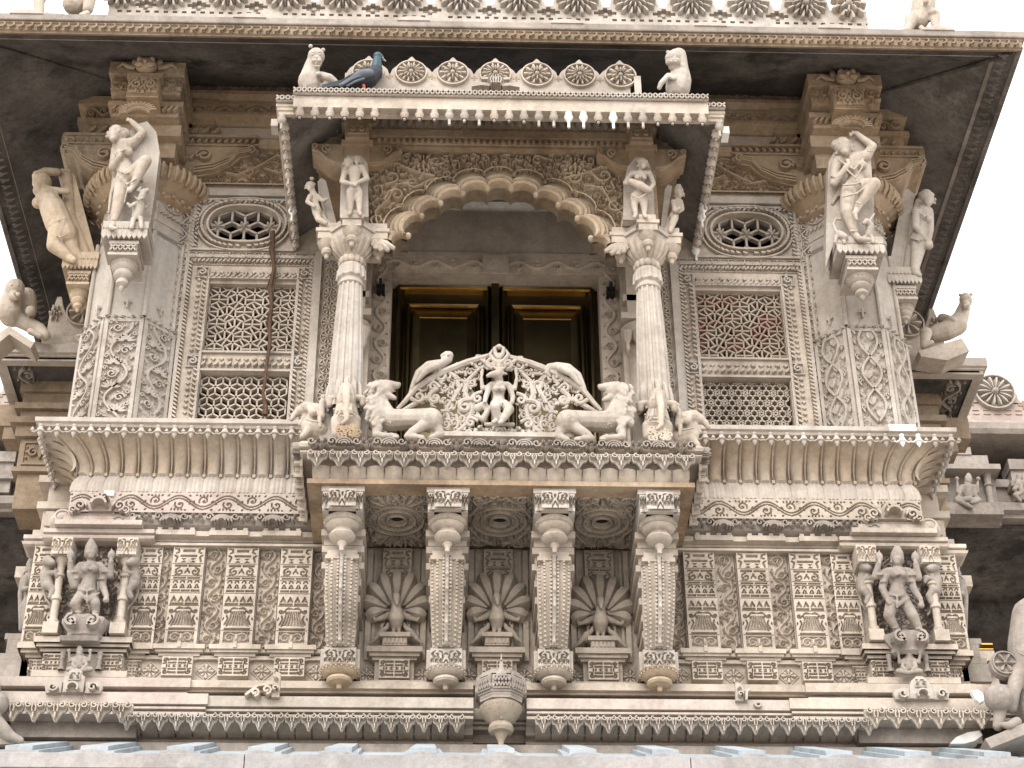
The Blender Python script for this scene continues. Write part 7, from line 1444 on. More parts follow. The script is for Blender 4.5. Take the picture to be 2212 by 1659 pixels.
for side, cx, cy in (('left', 172, 1432), ('right', 1964, 1436)):
    Yd = -.335; G = thing('seated_deity', U(cx, cy+20, Yd), f'tiny seated stone deity with four arms under the {"tall-crowned" if side == "left" else "striding"} niche figure', 'statue', 'tiny seated deities'); f = Fig(Yd)
    f.head(cx, cy-22, 0, 8.5, 0, 0, crown=.4).limb((cx-10, cy-10, 0, 5), (cx+10, cy-10, 0, 5)).limb((cx, cy-8, 0, 10), (cx, cy+8, 0, 9)).limb((cx-8, cy+12, 0, 7), (cx-24, cy+14, -.01, 6), (cx, cy+18, -.03, 5)).limb((cx+8, cy+12, 0, 7), (cx+24, cy+14, -.01, 6), (cx, cy+17, -.03, 5))
    for q in (-1, 1): f.limb((cx+q*11, cy-10, 0, 5), (cx+q*21, cy-4, 0, 4), (cx+q*23, cy-20, -.01, 3)).limb((cx+q*11, cy-8, 0, 4), (cx+q*15, cy+4, -.02, 4), (cx+q*8, cy+10, -.03, 3)).dot((cx+q*23, cy-26, -.01, 5))
    f.done('figure', GREY, G, .0036)
    b = MB(); c_ = U(cx, cy-44, Yd); b.add(*sweep([(c_[0]-.085, 0), (c_[0]+.085, 0)], [(-Yd-.02, c_[2]), (-Yd+.02, c_[2]), (-Yd+.03, c_[2]+.02), (-Yd-.02, c_[2]+.024)])); b.obj('scalloped_hood', GREY, G)
    for q in (-1, 1): b = MB(); c_ = U(cx+q*40, cy+16, Yd+.03); b.add(*lathe([(.016, 0), (.016, .012), (.010, .018), (.010, .05), (.014, .056), (.010, .062), (.013, .085)], 9, (c_[0], c_[1])), lambda V: V+np.array([0, 0, c_[2]]), True); b.obj('side_post', GREY, G)
# --- rearing beasts beside the niches
for side, cx, s_ in (('left', 105, -1), ('left', 287, 1), ('right', 1868, -1), ('right', 2016, 1)):
    cy = 1250 if side == 'left' else 1262; Yd = -.27
    pos = 'outer' if (side == 'left') == (s_ < 0) else 'inner'
    G = thing('rearing_beast', U(cx, cy+50, Yd), f'rearing stone beast on the {pos} side of the {"tall-crowned" if side == "left" else "striding"} niche deity', 'statue', 'rearing beasts beside the niches'); f = Fig(Yd, 1.3)
    f.limb((cx-s_*4, cy-30, -.02, 9), (cx+s_*2, cy-38, -.03, 10), (cx-s_*8, cy-34, -.05, 6)).limb((cx, cy-24, 0, 9), (cx+s_*5, cy-6, 0, 11), (cx+s_*2, cy+14, 0, 11)).limb((cx-s_*2, cy-10, -.02, 6), (cx-s_*16, cy-14, -.03, 5), (cx-s_*18, cy-4, -.03, 4)).limb((cx, cy+14, -.02, 8), (cx-s_*10, cy+26, -.02, 6), (cx-s_*4, cy+40, -.02, 5)).limb((cx+s_*12, cy-20, .01, 3), (cx+s_*16, cy+10, .01, 3), (cx+s_*6, cy+44, .01, 3), (cx-s_*12, cy+66, .01, 3)).dot((cx+s_*6, cy-46, -.02, 4)).dot((cx-s_*4, cy-46, -.03, 4)).limb((cx+s_*8, cy-30, 0, 4), (cx+s_*12, cy-18, 0, 4)); f.done('figure', GREY, G, .0038)
for side, cx, cy in (('left', 66, 1300), ('right', 2064, 1310)):
    Yd = -.05; s_ = -1 if side == 'left' else 1
    G = thing('side_attendant', U(cx, 1400, Yd), f'weathered standing stone attendant on the flank beyond the {"tall-crowned" if side == "left" else "striding"} niche deity', 'statue', 'attendants on the flanks'); f = Fig(Yd)
    f.head(cx+8*-s_*.3, cy-72, 0, 13, s_*.5, 0, crown=.5).limb((cx-8, cy-52, 0, 9), (cx+8, cy-52, 0, 9)).limb((cx, cy-48, 0, 15), (cx, cy-22, 0, 12), (cx, cy, 0, 17)).limb((cx+s_*10, cy-50, -.02, 8), (cx+s_*16, cy-26, -.04, 6), (cx+s_*4, cy-30, -.06, 5)).limb((cx-s_*10, cy-50, -.02, 8), (cx-s_*14, cy-24, -.02, 6), (cx-s_*10, cy-2, -.03, 5)).limb((cx-6, cy+4, 0, 13), (cx-7, cy+40, 0, 10), (cx-8, cy+78, 0, 7)).limb((cx+6, cy+4, 0, 13), (cx+8, cy+40, 0, 10), (cx+7, cy+78, 0, 7)).limb((cx-16, cy+84, 0, 8), (cx+14, cy+84, 0, 8)).limb((cx+s_*16, cy-60, .02, 5), (cx+s_*22, cy-20, .02, 6), (cx+s_*20, cy+60, .02, 6)); f.done('figure', GREY, G, .0045)
    b = MB(); c_ = U(cx, cy+86, Yd); x0 = c_[0]
    for w_, z0_, z1_ in ((.10, -.03, 0), (.085, -.10, -.03), (.11, -.13, -.10), (.12, -.22, -.13)): b.add(*box(x0-w_, x0+w_, Yd-.08, .5, c_[2]+z0_+.001, c_[2]+z1_))
    b.obj('pedestal', GREY, G)
# --- peacocks between the brackets
for i, (cx, cy, lab) in enumerate(((856, 1330, 'carved peacock with fanned tail, on the vine side of the hanging pot pendant'), (1073, 1330, 'middle carved peacock with fanned tail, above the hanging pot pendant'), (1297, 1338, 'carved peacock with fanned tail, on the red powder side of the hanging pendant'))):
    Yp = -.225; G = thing('peacock_statue', U(cx, cy+50, Yp), lab, 'statue', 'carved peacocks'); u = PM(cx, cy, Yp); c0 = U(cx, cy-10, Yp+.03)
    for q in range(9):
        a = pi*(q-.0)/8*1.12-.06*pi; 
        L_ = .162 if q not in (0, 8) else .14; vy = 1.32
        pts = np.array([(.045*math.cos(a)+(L_-.045)*t*math.cos(a), .03*math.sin(a)+(L_-.03)*t*math.sin(a)*vy) for t in np.linspace(0, 1, 8)])
        wv = np.array([.008, .016, .024, .031, .036, .038, .034, .018]); mb = MB(); mb.add(*ridge(pts, wv, np.array([.012, .016, .02, .024, .026, .026, .022, .014]), .45), lambda V: np.column_stack([c0[0]+V[:, 0], c0[1]-V[:, 2]*1.0, c0[2]+V[:, 1]]), False)
        e = pts[5]; mb.add(*dome(e[0], e[1], .012, .004, 8), lambda V: np.column_stack([c0[0]+V[:, 0], c0[1]-.032-V[:, 2], c0[2]+V[:, 1]]), True); mb.obj('tail_feather', STONE, G)
    f = Fig(Yp); f.limb((cx, cy-42, -.05, 9), (cx+1, cy-32, -.07, 6), (cx+2, cy-25, -.08, 3)).limb((cx, cy-40, -.045, 9), (cx, cy-18, -.04, 11), (cx, cy+4, -.035, 18), (cx, cy+18, -.02, 14)).limb((cx-12, cy-2, -.01, 8), (cx-28, cy+4, 0, 7), (cx-46, cy+10, 0, 4), (cx-50, cy+2, 0, 3)).limb((cx+12, cy-2, -.01, 8), (cx+28, cy+4, 0, 7), (cx+46, cy+10, 0, 4), (cx+50, cy+2, 0, 3)).limb((cx-6, cy+20, -.02, 5), (cx-6, cy+42, -.02, 4)).limb((cx+6, cy+20, -.02, 5), (cx+6, cy+42, -.02, 4)).limb((cx-3, cy-50, -.03, 2), (cx, cy-47, -.03, 3), (cx+3, cy-50, -.03, 2))
    f.done('body', STONE, G, .0038)
    for s_ in (-1, 1): f = Fig(Yp); f.limb((cx+s_*20, cy+26, -.01, 5), (cx+s_*30, cy+34, 0, 8), (cx+s_*44, cy+50, 0, 5), (cx+s_*56, cy+60, .01, 3)).limb((cx+s_*20, cy+26, -.01, 5), (cx+s_*17, cy+18, -.01, 4)).limb((cx+s_*28, cy+40, 0, 3), (cx+s_*28, cy+48, 0, 3)); f.done('small_bird', STONE, G, .0038)
    x0 = c0[0]; zz1 = Z(cx, cy+46, Yp); b = MB()
    for w_, y_, a_, c_ in ((.068, -.275, -.022, 0), (.055, -.262, -.060, -.022), (.040, -.25, -.085, -.060)): b.add(*box(x0-w_, x0+w_, y_, -.14, zz1+a_+.0005, zz1+c_))
    ped = b.obj('pedestal', STONE, G); k = Orn()
    for q in range(6): k.put(bar2(x0-.05+q*.018, x0-.05+q*.018+.011, zz1-.052, zz1-.026, .006), at2(0, 0, 1))
    mb = MB(); k.into(mb, onwall(-.262)); mb.obj('fluting', STONE, ped)
    b = MB()
    for w_, y_, z0_, z1_ in ((.125, -.265, 5.555, 5.582), (.112, -.25, 5.54, 5.555), (.10, -.235, 5.527, 5.54), (.088, -.215, 5.43, 5.527), (.15, -.245, 5.400, 5.424)): b.add(*box(x0-w_, x0+w_, y_, -.14, z0_+.0005, z1_))
    b.obj('base', STONE, G); link('base_block', BLK, G, at=(x0, -.232, 5.432))
    for s_ in (-1, 1): link('lotus_diamond', LOT, G, at=(x0+s_*.125, -.175, 5.478))
# --- lions at the balcony rail
def lion(sx, name, label):
    YL = -.70; m = (lambda x: x) if sx > 0 else (lambda x: 2157-x)
    dy = 0 if sx > 0 else 4
    G = thing(name, U(m(880), 945, YL), label, 'statue', 'stone lions on the balcony'); f = Fig(YL); J = lambda x, y, d, r: (m(x), y+dy, d, r)
    f.dot(J(830, 840, -.015, 21), (1, .9, 1)).limb(J(838, 834, -.02, 14), J(857, 833, -.02, 8.5)).limb(J(836, 853, -.02, 9), J(852, 860, -.02, 5.5)).dot(J(862, 830, -.02, 5)).limb(J(814, 838, 0, 17), J(806, 862, 0, 17), J(808, 890, 0, 16), J(816, 912, 0, 20))
    f.limb(J(834, 826, -.03, 3), J(842, 828, -.03, 3)).dot(J(838, 832, -.045, 3)).dot(J(822, 824, -.03, 5)).limb(J(816, 900, 0, 28), J(845, 908, 0, 25), J(885, 906, 0, 23), J(925, 908, 0, 27)).dot(J(930, 908, -.03, 28)).limb(J(814, 846, 0, 19), J(814, 870, -.005, 22), J(818, 902, -.01, 26)).limb(J(830, 868, -.01, 9), J(840, 896, -.02, 16)).limb(J(815, 925, -.04, 12), J(812, 940, -.05, 8), J(850, 943, -.06, 7)).limb(J(845, 942, -.06, 8), J(856, 944, -.07, 7)).limb(J(922, 915, -.04, 14), J(890, 934, -.06, 10), J(880, 943, -.06, 8), J(912, 945, -.07, 6)).limb(J(936, 915, -.03, 16), J(952, 938, -.02, 10), J(930, 946, -.05, 6))
    for q in range(48):
        a = rng.uniform(0, 1); b_ = rng.uniform(-1, 1); x, y = 814-8*math.sin(a*pi)+b_*17, 826+a*88; f.limb(J(x, y, -.058+.018*abs(b_), 4.2), J(x-6, y+6, -.066+.018*abs(b_), 3.8), J(x-3, y+12, -.056+.016*abs(b_), 2.6))
    for x, y in ((842, 914), (928, 900)):
        for t in np.linspace(0, 5, 9): f.dot(J(x+(9-t*1.5)*math.cos(t*1.4), y+(9-t*1.5)*math.sin(t*1.4), -.082 if x < 900 else -.10, 2))
    for k in range(4): f.dot(J(849+3.2*k, 945, -.085, 3)); f.dot(J(905+3.5*k, 946, -.085, 3))
    for k in range(4): f.dot(J(846+3*k, 846-.3*k, -.02, 1.6))
    f.done('figure', PALE, G, .0042); return G
lion(1, 'crouching_lion', 'crouching stone lion with a curled mane, below the parrot that looks back')
lion(-1, 'crouching_lion', 'crouching stone lion with a curled mane, below the parrot that bows its head')
# --- openwork crest with a cow-headed goddess
Yk = -.70
G = thing('openwork_crest', U(1078, 945, Yk), 'arched openwork crest of stone scrolls with a leaf finial between the two lions', 'carving')
def tubes(polyD, r_px, mb, d=0):
    P = [U(x, y, Yk+d) for x, y in polyD]; mb.add(*tube(P, [q*PM(1078, 860, Yk) for q in np.broadcast_to(r_px, (len(P),))], 7), smooth=True)
mir = lambda L: [(2157-x, y+3) for x, y in L]
arch_ = [(858, 884), (876, 866), (896, 842), (925, 822), (955, 805), (985, 792), (1012, 782), (1035, 775), (1058, 768), (1072, 776)]
arch2 = [(864, 890), (890, 876), (915, 862), (940, 862), (960, 872)]
mb = MB()
for M_ in (lambda L: L, mir):
    tubes(M_(arch_), [4, 6, 7, 8, 8, 8, 8, 7, 6, 4], mb, -.005); tubes(M_(arch2), [4, 6, 6, 5, 3], mb, -.01)
    tubes(M_([(958, 940), (985, 935), (1012, 915), (1020, 880), (1005, 850), (1012, 820), (1032, 800)]), [4, 6, 7, 7, 6, 5, 4], mb, -.005)
    tubes(M_([(962, 800), (985, 815), (992, 840), (980, 862), (965, 880), (968, 905), (985, 920)]), [5, 6, 6, 5, 5, 5, 4], mb, .0)
mb.obj('main_stems', PALE, G)
def inarch(x, y):
    xx = x if x < 1078 else 2157-x; return y > np.interp(xx, [870, 925, 985, 1035, 1072], [884, 826, 795, 779, 778]) and y < 946 and not (abs(x-1076) < 44 and 795 < y < 920) and not (xx < 955 and y > 862+(xx-880)*.12)
for s_ in (0, 1):
    sc_ = []; r2 = np.random.default_rng(3)
    tries = 0
    while len(sc_) < 40 and tries < 6000:
        tries += 1; x, y, r = r2.uniform(880, 1080), r2.uniform(780, 942), r2.uniform(9, 17) * (1 if tries < 2500 else .75)
        if not inarch(x, y) or any((x-a)**2+(y-c_)**2 < ((r+q)*.86)**2 for a, c_, q in sc_): continue
        sc_.append((x, y, r)); mb = MB(); sg = 1 if r2.random() < .5 else -1; a0 = r2.uniform(0, 6.28)
        L = [tuple(p) for p in spiral(x, y, r*.9, a0, 1.25, sg, 13, .15)]; tail = [(x+r*1.35*math.cos(a0-sg*.55), y+r*1.35*math.sin(a0-sg*.55))]+L
        Mf = mir if s_ else (lambda q_: q_)
        tubes(Mf(tail), np.linspace(.36, .26, 14)*r, mb, r2.uniform(-.02, .015))
        for w_ in range(3): aa = a0+sg*(1.0+w_*1.3); tubes(Mf([(x+r*.9*math.cos(aa), y+r*.9*math.sin(aa)), (x+r*1.15*math.cos(aa+sg*.3), y+r*1.15*math.sin(aa+sg*.3)), (x+r*1.25*math.cos(aa+sg*.75), y+r*1.25*math.sin(aa+sg*.75))]), [r*.26, r*.22, r*.08], mb, -.01)
        mb.obj('leaf_scroll', PALE, G)
mb = MB()                                         # finial
tubes([(1078, 800), (1078, 780), (1078, 765)], [9, 8, 6], mb, -.01)
for q in (-1, 1):
    tubes([(1078, 786), (1078+q*12, 778), (1078+q*20, 766), (1078+q*14, 757), (1078+q*8, 763)], [6, 6, 5, 4, 3], mb, -.015); tubes([(1078, 775), (1078+q*8, 764), (1078+q*10, 752), (1078+q*3, 748)], [5, 5, 4, 3], mb, -.02)
    tubes([(1078+q*6, 792), (1078+q*26, 786), (1078+q*40, 776)], [5, 6, 3], mb, -.01)
V, F = ball((0, 0, 0), 7*PM(1078, 750, Yk), 10, 8); mb.add(V+U(1078, 750, Yk-.01), F, smooth=True); mb.obj('leaf_finial', PALE, G)
b = MB(); c_ = U(1078, 945, Yk); b.add(*box(-.32, .32, Yk-.03, Yk+.04, c_[2]-.012, c_[2]+.012)); b.obj('base_strip', PALE, G)
G = thing('goddess_statue', U(1076, 915, Yk), 'small seated goddess with a cow head in the centre of the openwork crest', 'statue'); f = Fig(Yk-.01)
cx = 1078
f.limb((1074, 808, -.03, 10), (1060, 809, -.05, 6), (1054, 812, -.05, 4.5)).limb((1080, 800, -.02, 8), (1076, 815, -.02, 9)).limb((1074, 798, -.02, 3.5), (1066, 792, -.02, 2.5), (1070, 785, -.02, 2)).limb((1084, 798, -.02, 3.5), (1092, 793, -.02, 2.5), (1089, 785, -.02, 2)).limb((1086, 806, -.02, 4), (1094, 808, -.02, 3)).limb((1078, 818, 0, 9), (1078, 830, 0, 10))
f.limb((1062, 832, 0, 8), (1096, 832, 0, 8)).limb((1078, 836, 0, 15), (1077, 856, 0, 12), (1077, 872, 0, 16)).dot((1071, 840, -.04, 7)).dot((1086, 840, -.04, 7)).limb((1058, 834, 0, 7), (1050, 856, -.01, 6), (1047, 868, -.04, 4.5)).limb((1100, 834, 0, 7), (1108, 858, -.01, 6), (1106, 870, -.04, 4.5)).limb((1060, 834, .01, 6), (1042, 840, 0, 5), (1040, 818, 0, 4)).limb((1098, 834, .01, 6), (1112, 840, 0, 5), (1116, 818, 0, 4)).limb((1040, 818, 0, 3), (1042, 800, 0, 4)).limb((1116, 818, 0, 3), (1114, 798, 0, 4))
f.limb((1070, 874, -.02, 12), (1070, 880, -.06, 11), (1074, 906, -.03, 8)).limb((1088, 874, -.02, 12), (1100, 884, -.04, 11), (1088, 904, -.05, 8)).limb((1074, 908, -.03, 6), (1066, 912, -.05, 5)).limb((1088, 906, -.04, 6), (1080, 913, -.06, 5)).beads([(1066, 828, -.04), (1078, 838, -.05), (1092, 828, -.04)], 1.6).beads([(1062, 868, -.045), (1078, 872, -.06), (1094, 868, -.045)], 1.6)
f.limb((1032, 882, 0, 10), (1046, 874, -.01, 8), (1054, 888, -.01, 7), (1044, 906, -.01, 7), (1030, 900, -.01, 5)).limb((1050, 917, 0, 5), (1108, 917, 0, 5)); f.done('figure', PALE, G, .0038)
for sx, lab in ((1, 'long-tailed stone parrot with raised head looking back, perched on the crest'), (-1, 'long-tailed stone parrot bowing its head, perched on the crest')):
    m = (lambda x: x) if sx > 0 else (lambda x: 2153-x); G = thing('parrot_statue', U(m(930), 815, Yk), lab, 'statue', 'stone parrots on the crest'); f = Fig(Yk-.01); d2 = 0 if sx > 0 else 14
    J = lambda x, y, d, r: (m(x), y+d2*.4, d, r)
    f.limb(J(884, 852, 0, 3), J(893, 830, 0, 6), J(906, 806, 0, 10), J(928, 793, 0, 14), J(950, 788, 0, 12))
    if sx > 0: f.limb(J(952, 788, 0, 10), J(968, 776, 0, 10)).dot(J(970, 768, -.005, 10)).limb(J(964, 762, -.01, 4), J(954, 768, -.01, 3.5), J(956, 776, -.01, 2)).dot(J(968, 766, -.03, 2.5))
    else: f.limb(J(952, 788, 0, 11), J(966, 788, 0, 9), J(972, 800, 0, 6), J(964, 808, 0, 3))
    f.limb(J(900, 826, -.025, 3), J(920, 800, -.035, 8), J(944, 790, -.03, 8)).limb(J(940, 800, 0, 5), J(938, 814, 0, 4)).limb(J(948, 798, 0, 5), J(950, 810, 0, 4)); f.done('figure', PALE, G, .0038)
# --- elephants that carry the columns
for sx, lab in ((1, 'stone elephant with hanging trunk over brown foliage, carrying a balcony column'), (-1, 'stone elephant with curled trunk tip over pale foliage, carrying a balcony column')):
    cx = 748 if sx > 0 else 1420; oy = 0 if sx > 0 else 12; Ye = -.68; G = thing('elephant_statue', U(cx, 945, Ye), lab, 'statue', 'elephants under the columns'); f = Fig(Ye); tx = 0 if sx > 0 else 8
    f.limb((cx, 842+oy, -.02, 17), (cx, 866+oy, -.02, 22)).limb((cx+tx*.5, 842+oy, -.075, 10), (cx+tx, 866+oy, -.10, 8), (cx+tx, 892+oy, -.105, 6), (cx+tx+1, 906+oy, -.105, 5), (cx+tx-8, 914+oy, -.10, 4)).limb((cx, 888+oy, 0, 26), (cx, 912+oy, 0, 31)).limb((cx-18, 910+oy, -.02, 16), (cx-18, 936+oy*.5, -.02, 14)).limb((cx+18, 910+oy, -.02, 16), (cx+18, 936+oy*.5, -.02, 14))
    for q in (-1, 1): f.limb((cx+q*20, 858+oy, 0, 7), (cx+q*36, 862+oy, .01, 9), (cx+q*36, 874+oy, .01, 7)).limb((cx+q*9, 874+oy, -.08, 4), (cx+q*11, 886+oy, -.11, 2.5)).dot((cx+q*10, 850+oy, -.06, 3))
    f.beads([(cx-26, 884+oy, -.05), (cx-12, 892+oy, -.10), (cx+12, 892+oy, -.10), (cx+26, 884+oy, -.05)], 3, 5).beads([(cx-26, 890+oy, -.055), (cx-12, 899+oy, -.105), (cx+12, 899+oy, -.105), (cx+26, 890+oy, -.055)], 2.4, 4.4)
    f.done('figure', STONE, G, .0042)
    mb = MB(); r3 = np.random.default_rng(5)
    for q in range(16):
        x, y = cx+r3.uniform(-28, 28), 920+oy*.5+r3.uniform(0, 22); L = [tuple(p) for p in spiral(x, y, 7, r3.uniform(0, 6), 1.3, 1 if q % 2 else -1, 11)]; P = [U(a, c_, Ye-.09) for a, c_ in L]; mb.add(*tube(P, [.006]*11, 6), smooth=True)
    mb.obj('curled_foliage', WARM if sx > 0 else STONE, G)
    s_ = -1 if sx > 0 else 1; col_ = bpy.data.objects['fluted_column' if sx > 0 else 'fluted_column.001']
    for q in range(13): b = MB(); a = q*2*pi/13; xx_, yy_ = s_*.722+.076*math.cos(a), -.62+.076*math.sin(a); b.add(*tube([(xx_-.016*math.cos(a), yy_-.016*math.sin(a), 6.77), (xx_, yy_, 6.72), (xx_+.005*math.cos(a), yy_+.005*math.sin(a), 6.655), (xx_, yy_, 6.63)], [.010, .013, .015, .009], 7), smooth=True); b.obj('tassel', PALE, col_)
    b = MB(); b.add(*box(s_*.722-.11, s_*.722+.11, -.60, -.5, 6.33, 6.66)); b.obj('pedestal', PALE, col_)
for sx, lab in ((1, 'stone elephant with a rider jutting sideways at the corner beside the hanging vine'), (-1, 'stone elephant with a rider jutting sideways at the corner beside the red powdered window')):
    m = (lambda x: x) if sx > 0 else (lambda x: 2160-x); oy = 0 if sx > 0 else 18; Ye = -.58; G = thing('elephant_statue', U(m(680), 945+oy, Ye), lab, 'statue', 'elephant heads at the balcony corners'); f = Fig(Ye); J = lambda x, y, d, r: (m(x), y+oy, d, r)
    f.limb(J(690, 890, 0, 18), J(662, 884, 0, 17), J(648, 888, 0, 12)).limb(J(646, 888, 0, 9), J(636, 896, 0, 7), J(630, 906, 0, 5)).limb(J(684, 905, 0, 22), J(672, 925, 0, 22), J(690, 930, 0, 22)).limb(J(660, 900, 0, 8), J(648, 916, 0, 5)).limb(J(668, 880, -.06, 7), J(676, 892, -.07, 9)).limb(J(668, 930, -.02, 12), J(654, 944, -.02, 8))
    f.limb(J(696, 868, -.06, 7), J(694, 884, -.06, 8), J(694, 900, -.06, 9)).dot(J(698, 858, -.06, 7)).limb(J(690, 902, -.09, 5), J(692, 922, -.09, 4)).dot(J(655, 880, -.045, 2.6)); f.beads([(m(662), 906+oy, -.07), (m(690), 912+oy, -.08)], 2.4); f.done('figure', STONE, G, .0042)
# --- lions on the canopy, pigeon
Ycn = -.93
G = thing('sitting_lion', U(672, 200, Ycn), 'small sitting stone lion with an open mouth on the canopy beside the pigeon', 'statue', 'sitting lions on the canopy'); f = Fig(Ycn)
f.dot((683, 122, -.03, 19), (1, 1, 1.05)).limb((684, 130, -.05, 11), (688, 137, -.06, 8)).limb((680, 128, -.02, 16), (672, 150, 0, 18), (670, 176, 0, 27), (674, 186, 0, 25)).dot((671, 100, -.02, 5)).dot((698, 108, -.02, 5)).limb((694, 164, -.04, 10), (712, 168, -.06, 9), (722, 176, -.05, 8)).limb((690, 160, -.06, 6), (686, 160, -.08, 5)).limb((706, 186, -.02, 12), (722, 192, -.03, 8))
for q in (-1, 1): f.dot((683+q*8, 118, -.088, 3)); f.limb((683+q*10, 112, -.085, 2), (683+q*4, 113, -.09, 2)); f.dot((684+q*6, 131, -.098, 5))
f.dot((684, 124, -.10, 4)); f.limb((680, 143, -.085, 3), (690, 143, -.085, 3)); f.done('figure', PALE, G, .004)
G = thing('sitting_lion', U(1460, 212, Ycn), 'sitting stone lion with round eyes and a square muzzle on the canopy', 'statue', 'sitting lions on the canopy'); f = Fig(Ycn)
f.limb((1452, 126, -.02, 16), (1462, 122, 0, 18)).limb((1446, 134, -.06, 9), (1462, 133, -.06, 9)).limb((1450, 146, -.04, 6), (1460, 145, -.04, 6)).limb((1466, 120, 0, 17), (1470, 145, .01, 17), (1468, 172, 0, 26), (1464, 192, 0, 27)).dot((1443, 113, -.02, 5)).limb((1444, 165, -.05, 8), (1428, 180, -.06, 6), (1424, 190, -.05, 5)).limb((1446, 164, -.06, 6), (1458, 170, -.085, 5)).limb((1436, 206, -.02, 7), (1426, 212, -.03, 5))
for q in (-1, 1): f.dot((1451+q*7, 124, -.075, 4.2)); f.dot((1454+q*5, 133, -.095, 4))
f.done('figure', PALE, G, .004)
# pigeon
PG = mat('pigeon_dark_slate', (.038,.043,.052), (.025,.029,.036), streak=0, rough=.7, bump=.1); PW = mat('pigeon_blue_grey', (.135,.16,.195), (.085,.105,.13), streak=0, rough=.7, bump=.1); PK = mat('pigeon_neck_green', (.03,.07,.08), (.02,.05,.075), streak=0, rough=.4, bump=.05); BK = mat('pale_beak', (.35,.33,.32), (.3,.3,.3), streak=0); PF = mat('pink_foot', (.55,.16,.14), (.45,.12,.1), streak=0)
Yg = -.97; G = thing('pigeon', U(787, 203, Yg), 'dark blue-grey pigeon perched on the canopy edge beside an open-mouthed lion', 'bird')
f = Fig(Yg); f.limb((742, 184, 0, 9), (772, 174, 0, 19), (797, 168, 0, 22), (810, 160, 0, 17)).limb((810, 158, 0, 15), (815, 138, 0, 10)); f.done('body', PG, G, .0034)
f = Fig(Yg); f.limb((813, 148, -.002, 12.5), (815, 130, -.002, 10)).dot((816, 122, -.002, 10.5)).dot((822, 124, -.002, 7.5)); f.done('head', PK, G, .003)
f = Fig(Yg); f.limb((826, 127, -.002, 3.2), (833, 132, -.002, 1.6)); f.dot((827, 125, -.012, 2.4)); f.done('beak', BK, G, .0018, 1)
for sd in (-1, 1):
    f = Fig(Yg+sd*.036); f.limb((798, 158, -.006*sd*-1, 10), (780, 162, 0, 12), (758, 172, 0, 9), (736, 184, 0, 5)); wg = f.done('wing', PW, G, .0034)
    if sd < 0:
        for (a, c_, e, g_, r) in ((770, 158, 735, 178, 3.2), (778, 164, 740, 183, 3.2), (786, 170, 750, 186, 3)): 
            f = Fig(Yg-.052); f.limb((a, c_, .002, r), ((a+e)/2, (c_+g_)/2-2, 0, r), (e, g_, .008, r*.7)); f.done('wing_feather', PG if r > 3.1 and a < 775 else PW, wg, .003)
mb = MB(); P = [U(742, 178, Yg), U(742, 190, Yg), U(697, 196, Yg), U(697, 189, Yg)]
V = np.array([p+np.array([0, o_, 0]) for o_ in (-.022, .022) for p in P]); mb.add(V, [[(0,1,2,3),(7,6,5,4),(0,1,5,4),(1,2,6,5),(2,3,7,6),(3,0,4,7)]]); mb.obj('tail', PG, G)
for sd in (-1, 1):
    mb = MB(); P = [U(785, 184, Yg+.018*sd), U(788, 196, Yg+.018*sd), U(789, 203, Yg+.018*sd)]; mb.add(*tube(P, [.009, .005, .004], 7), smooth=True)
    for a in (-.9, -.3, .3): mb.add(*tube([P[2], P[2]+np.array([.022*math.cos(a), .022*math.sin(a)-.004, -.004])], [.004, .002], 6), smooth=True)
    mb.add(*tube([P[2], P[2]+np.array([-.016, 0, -.003])], [.004, .002], 6), smooth=True); mb.obj('foot', PF, G)
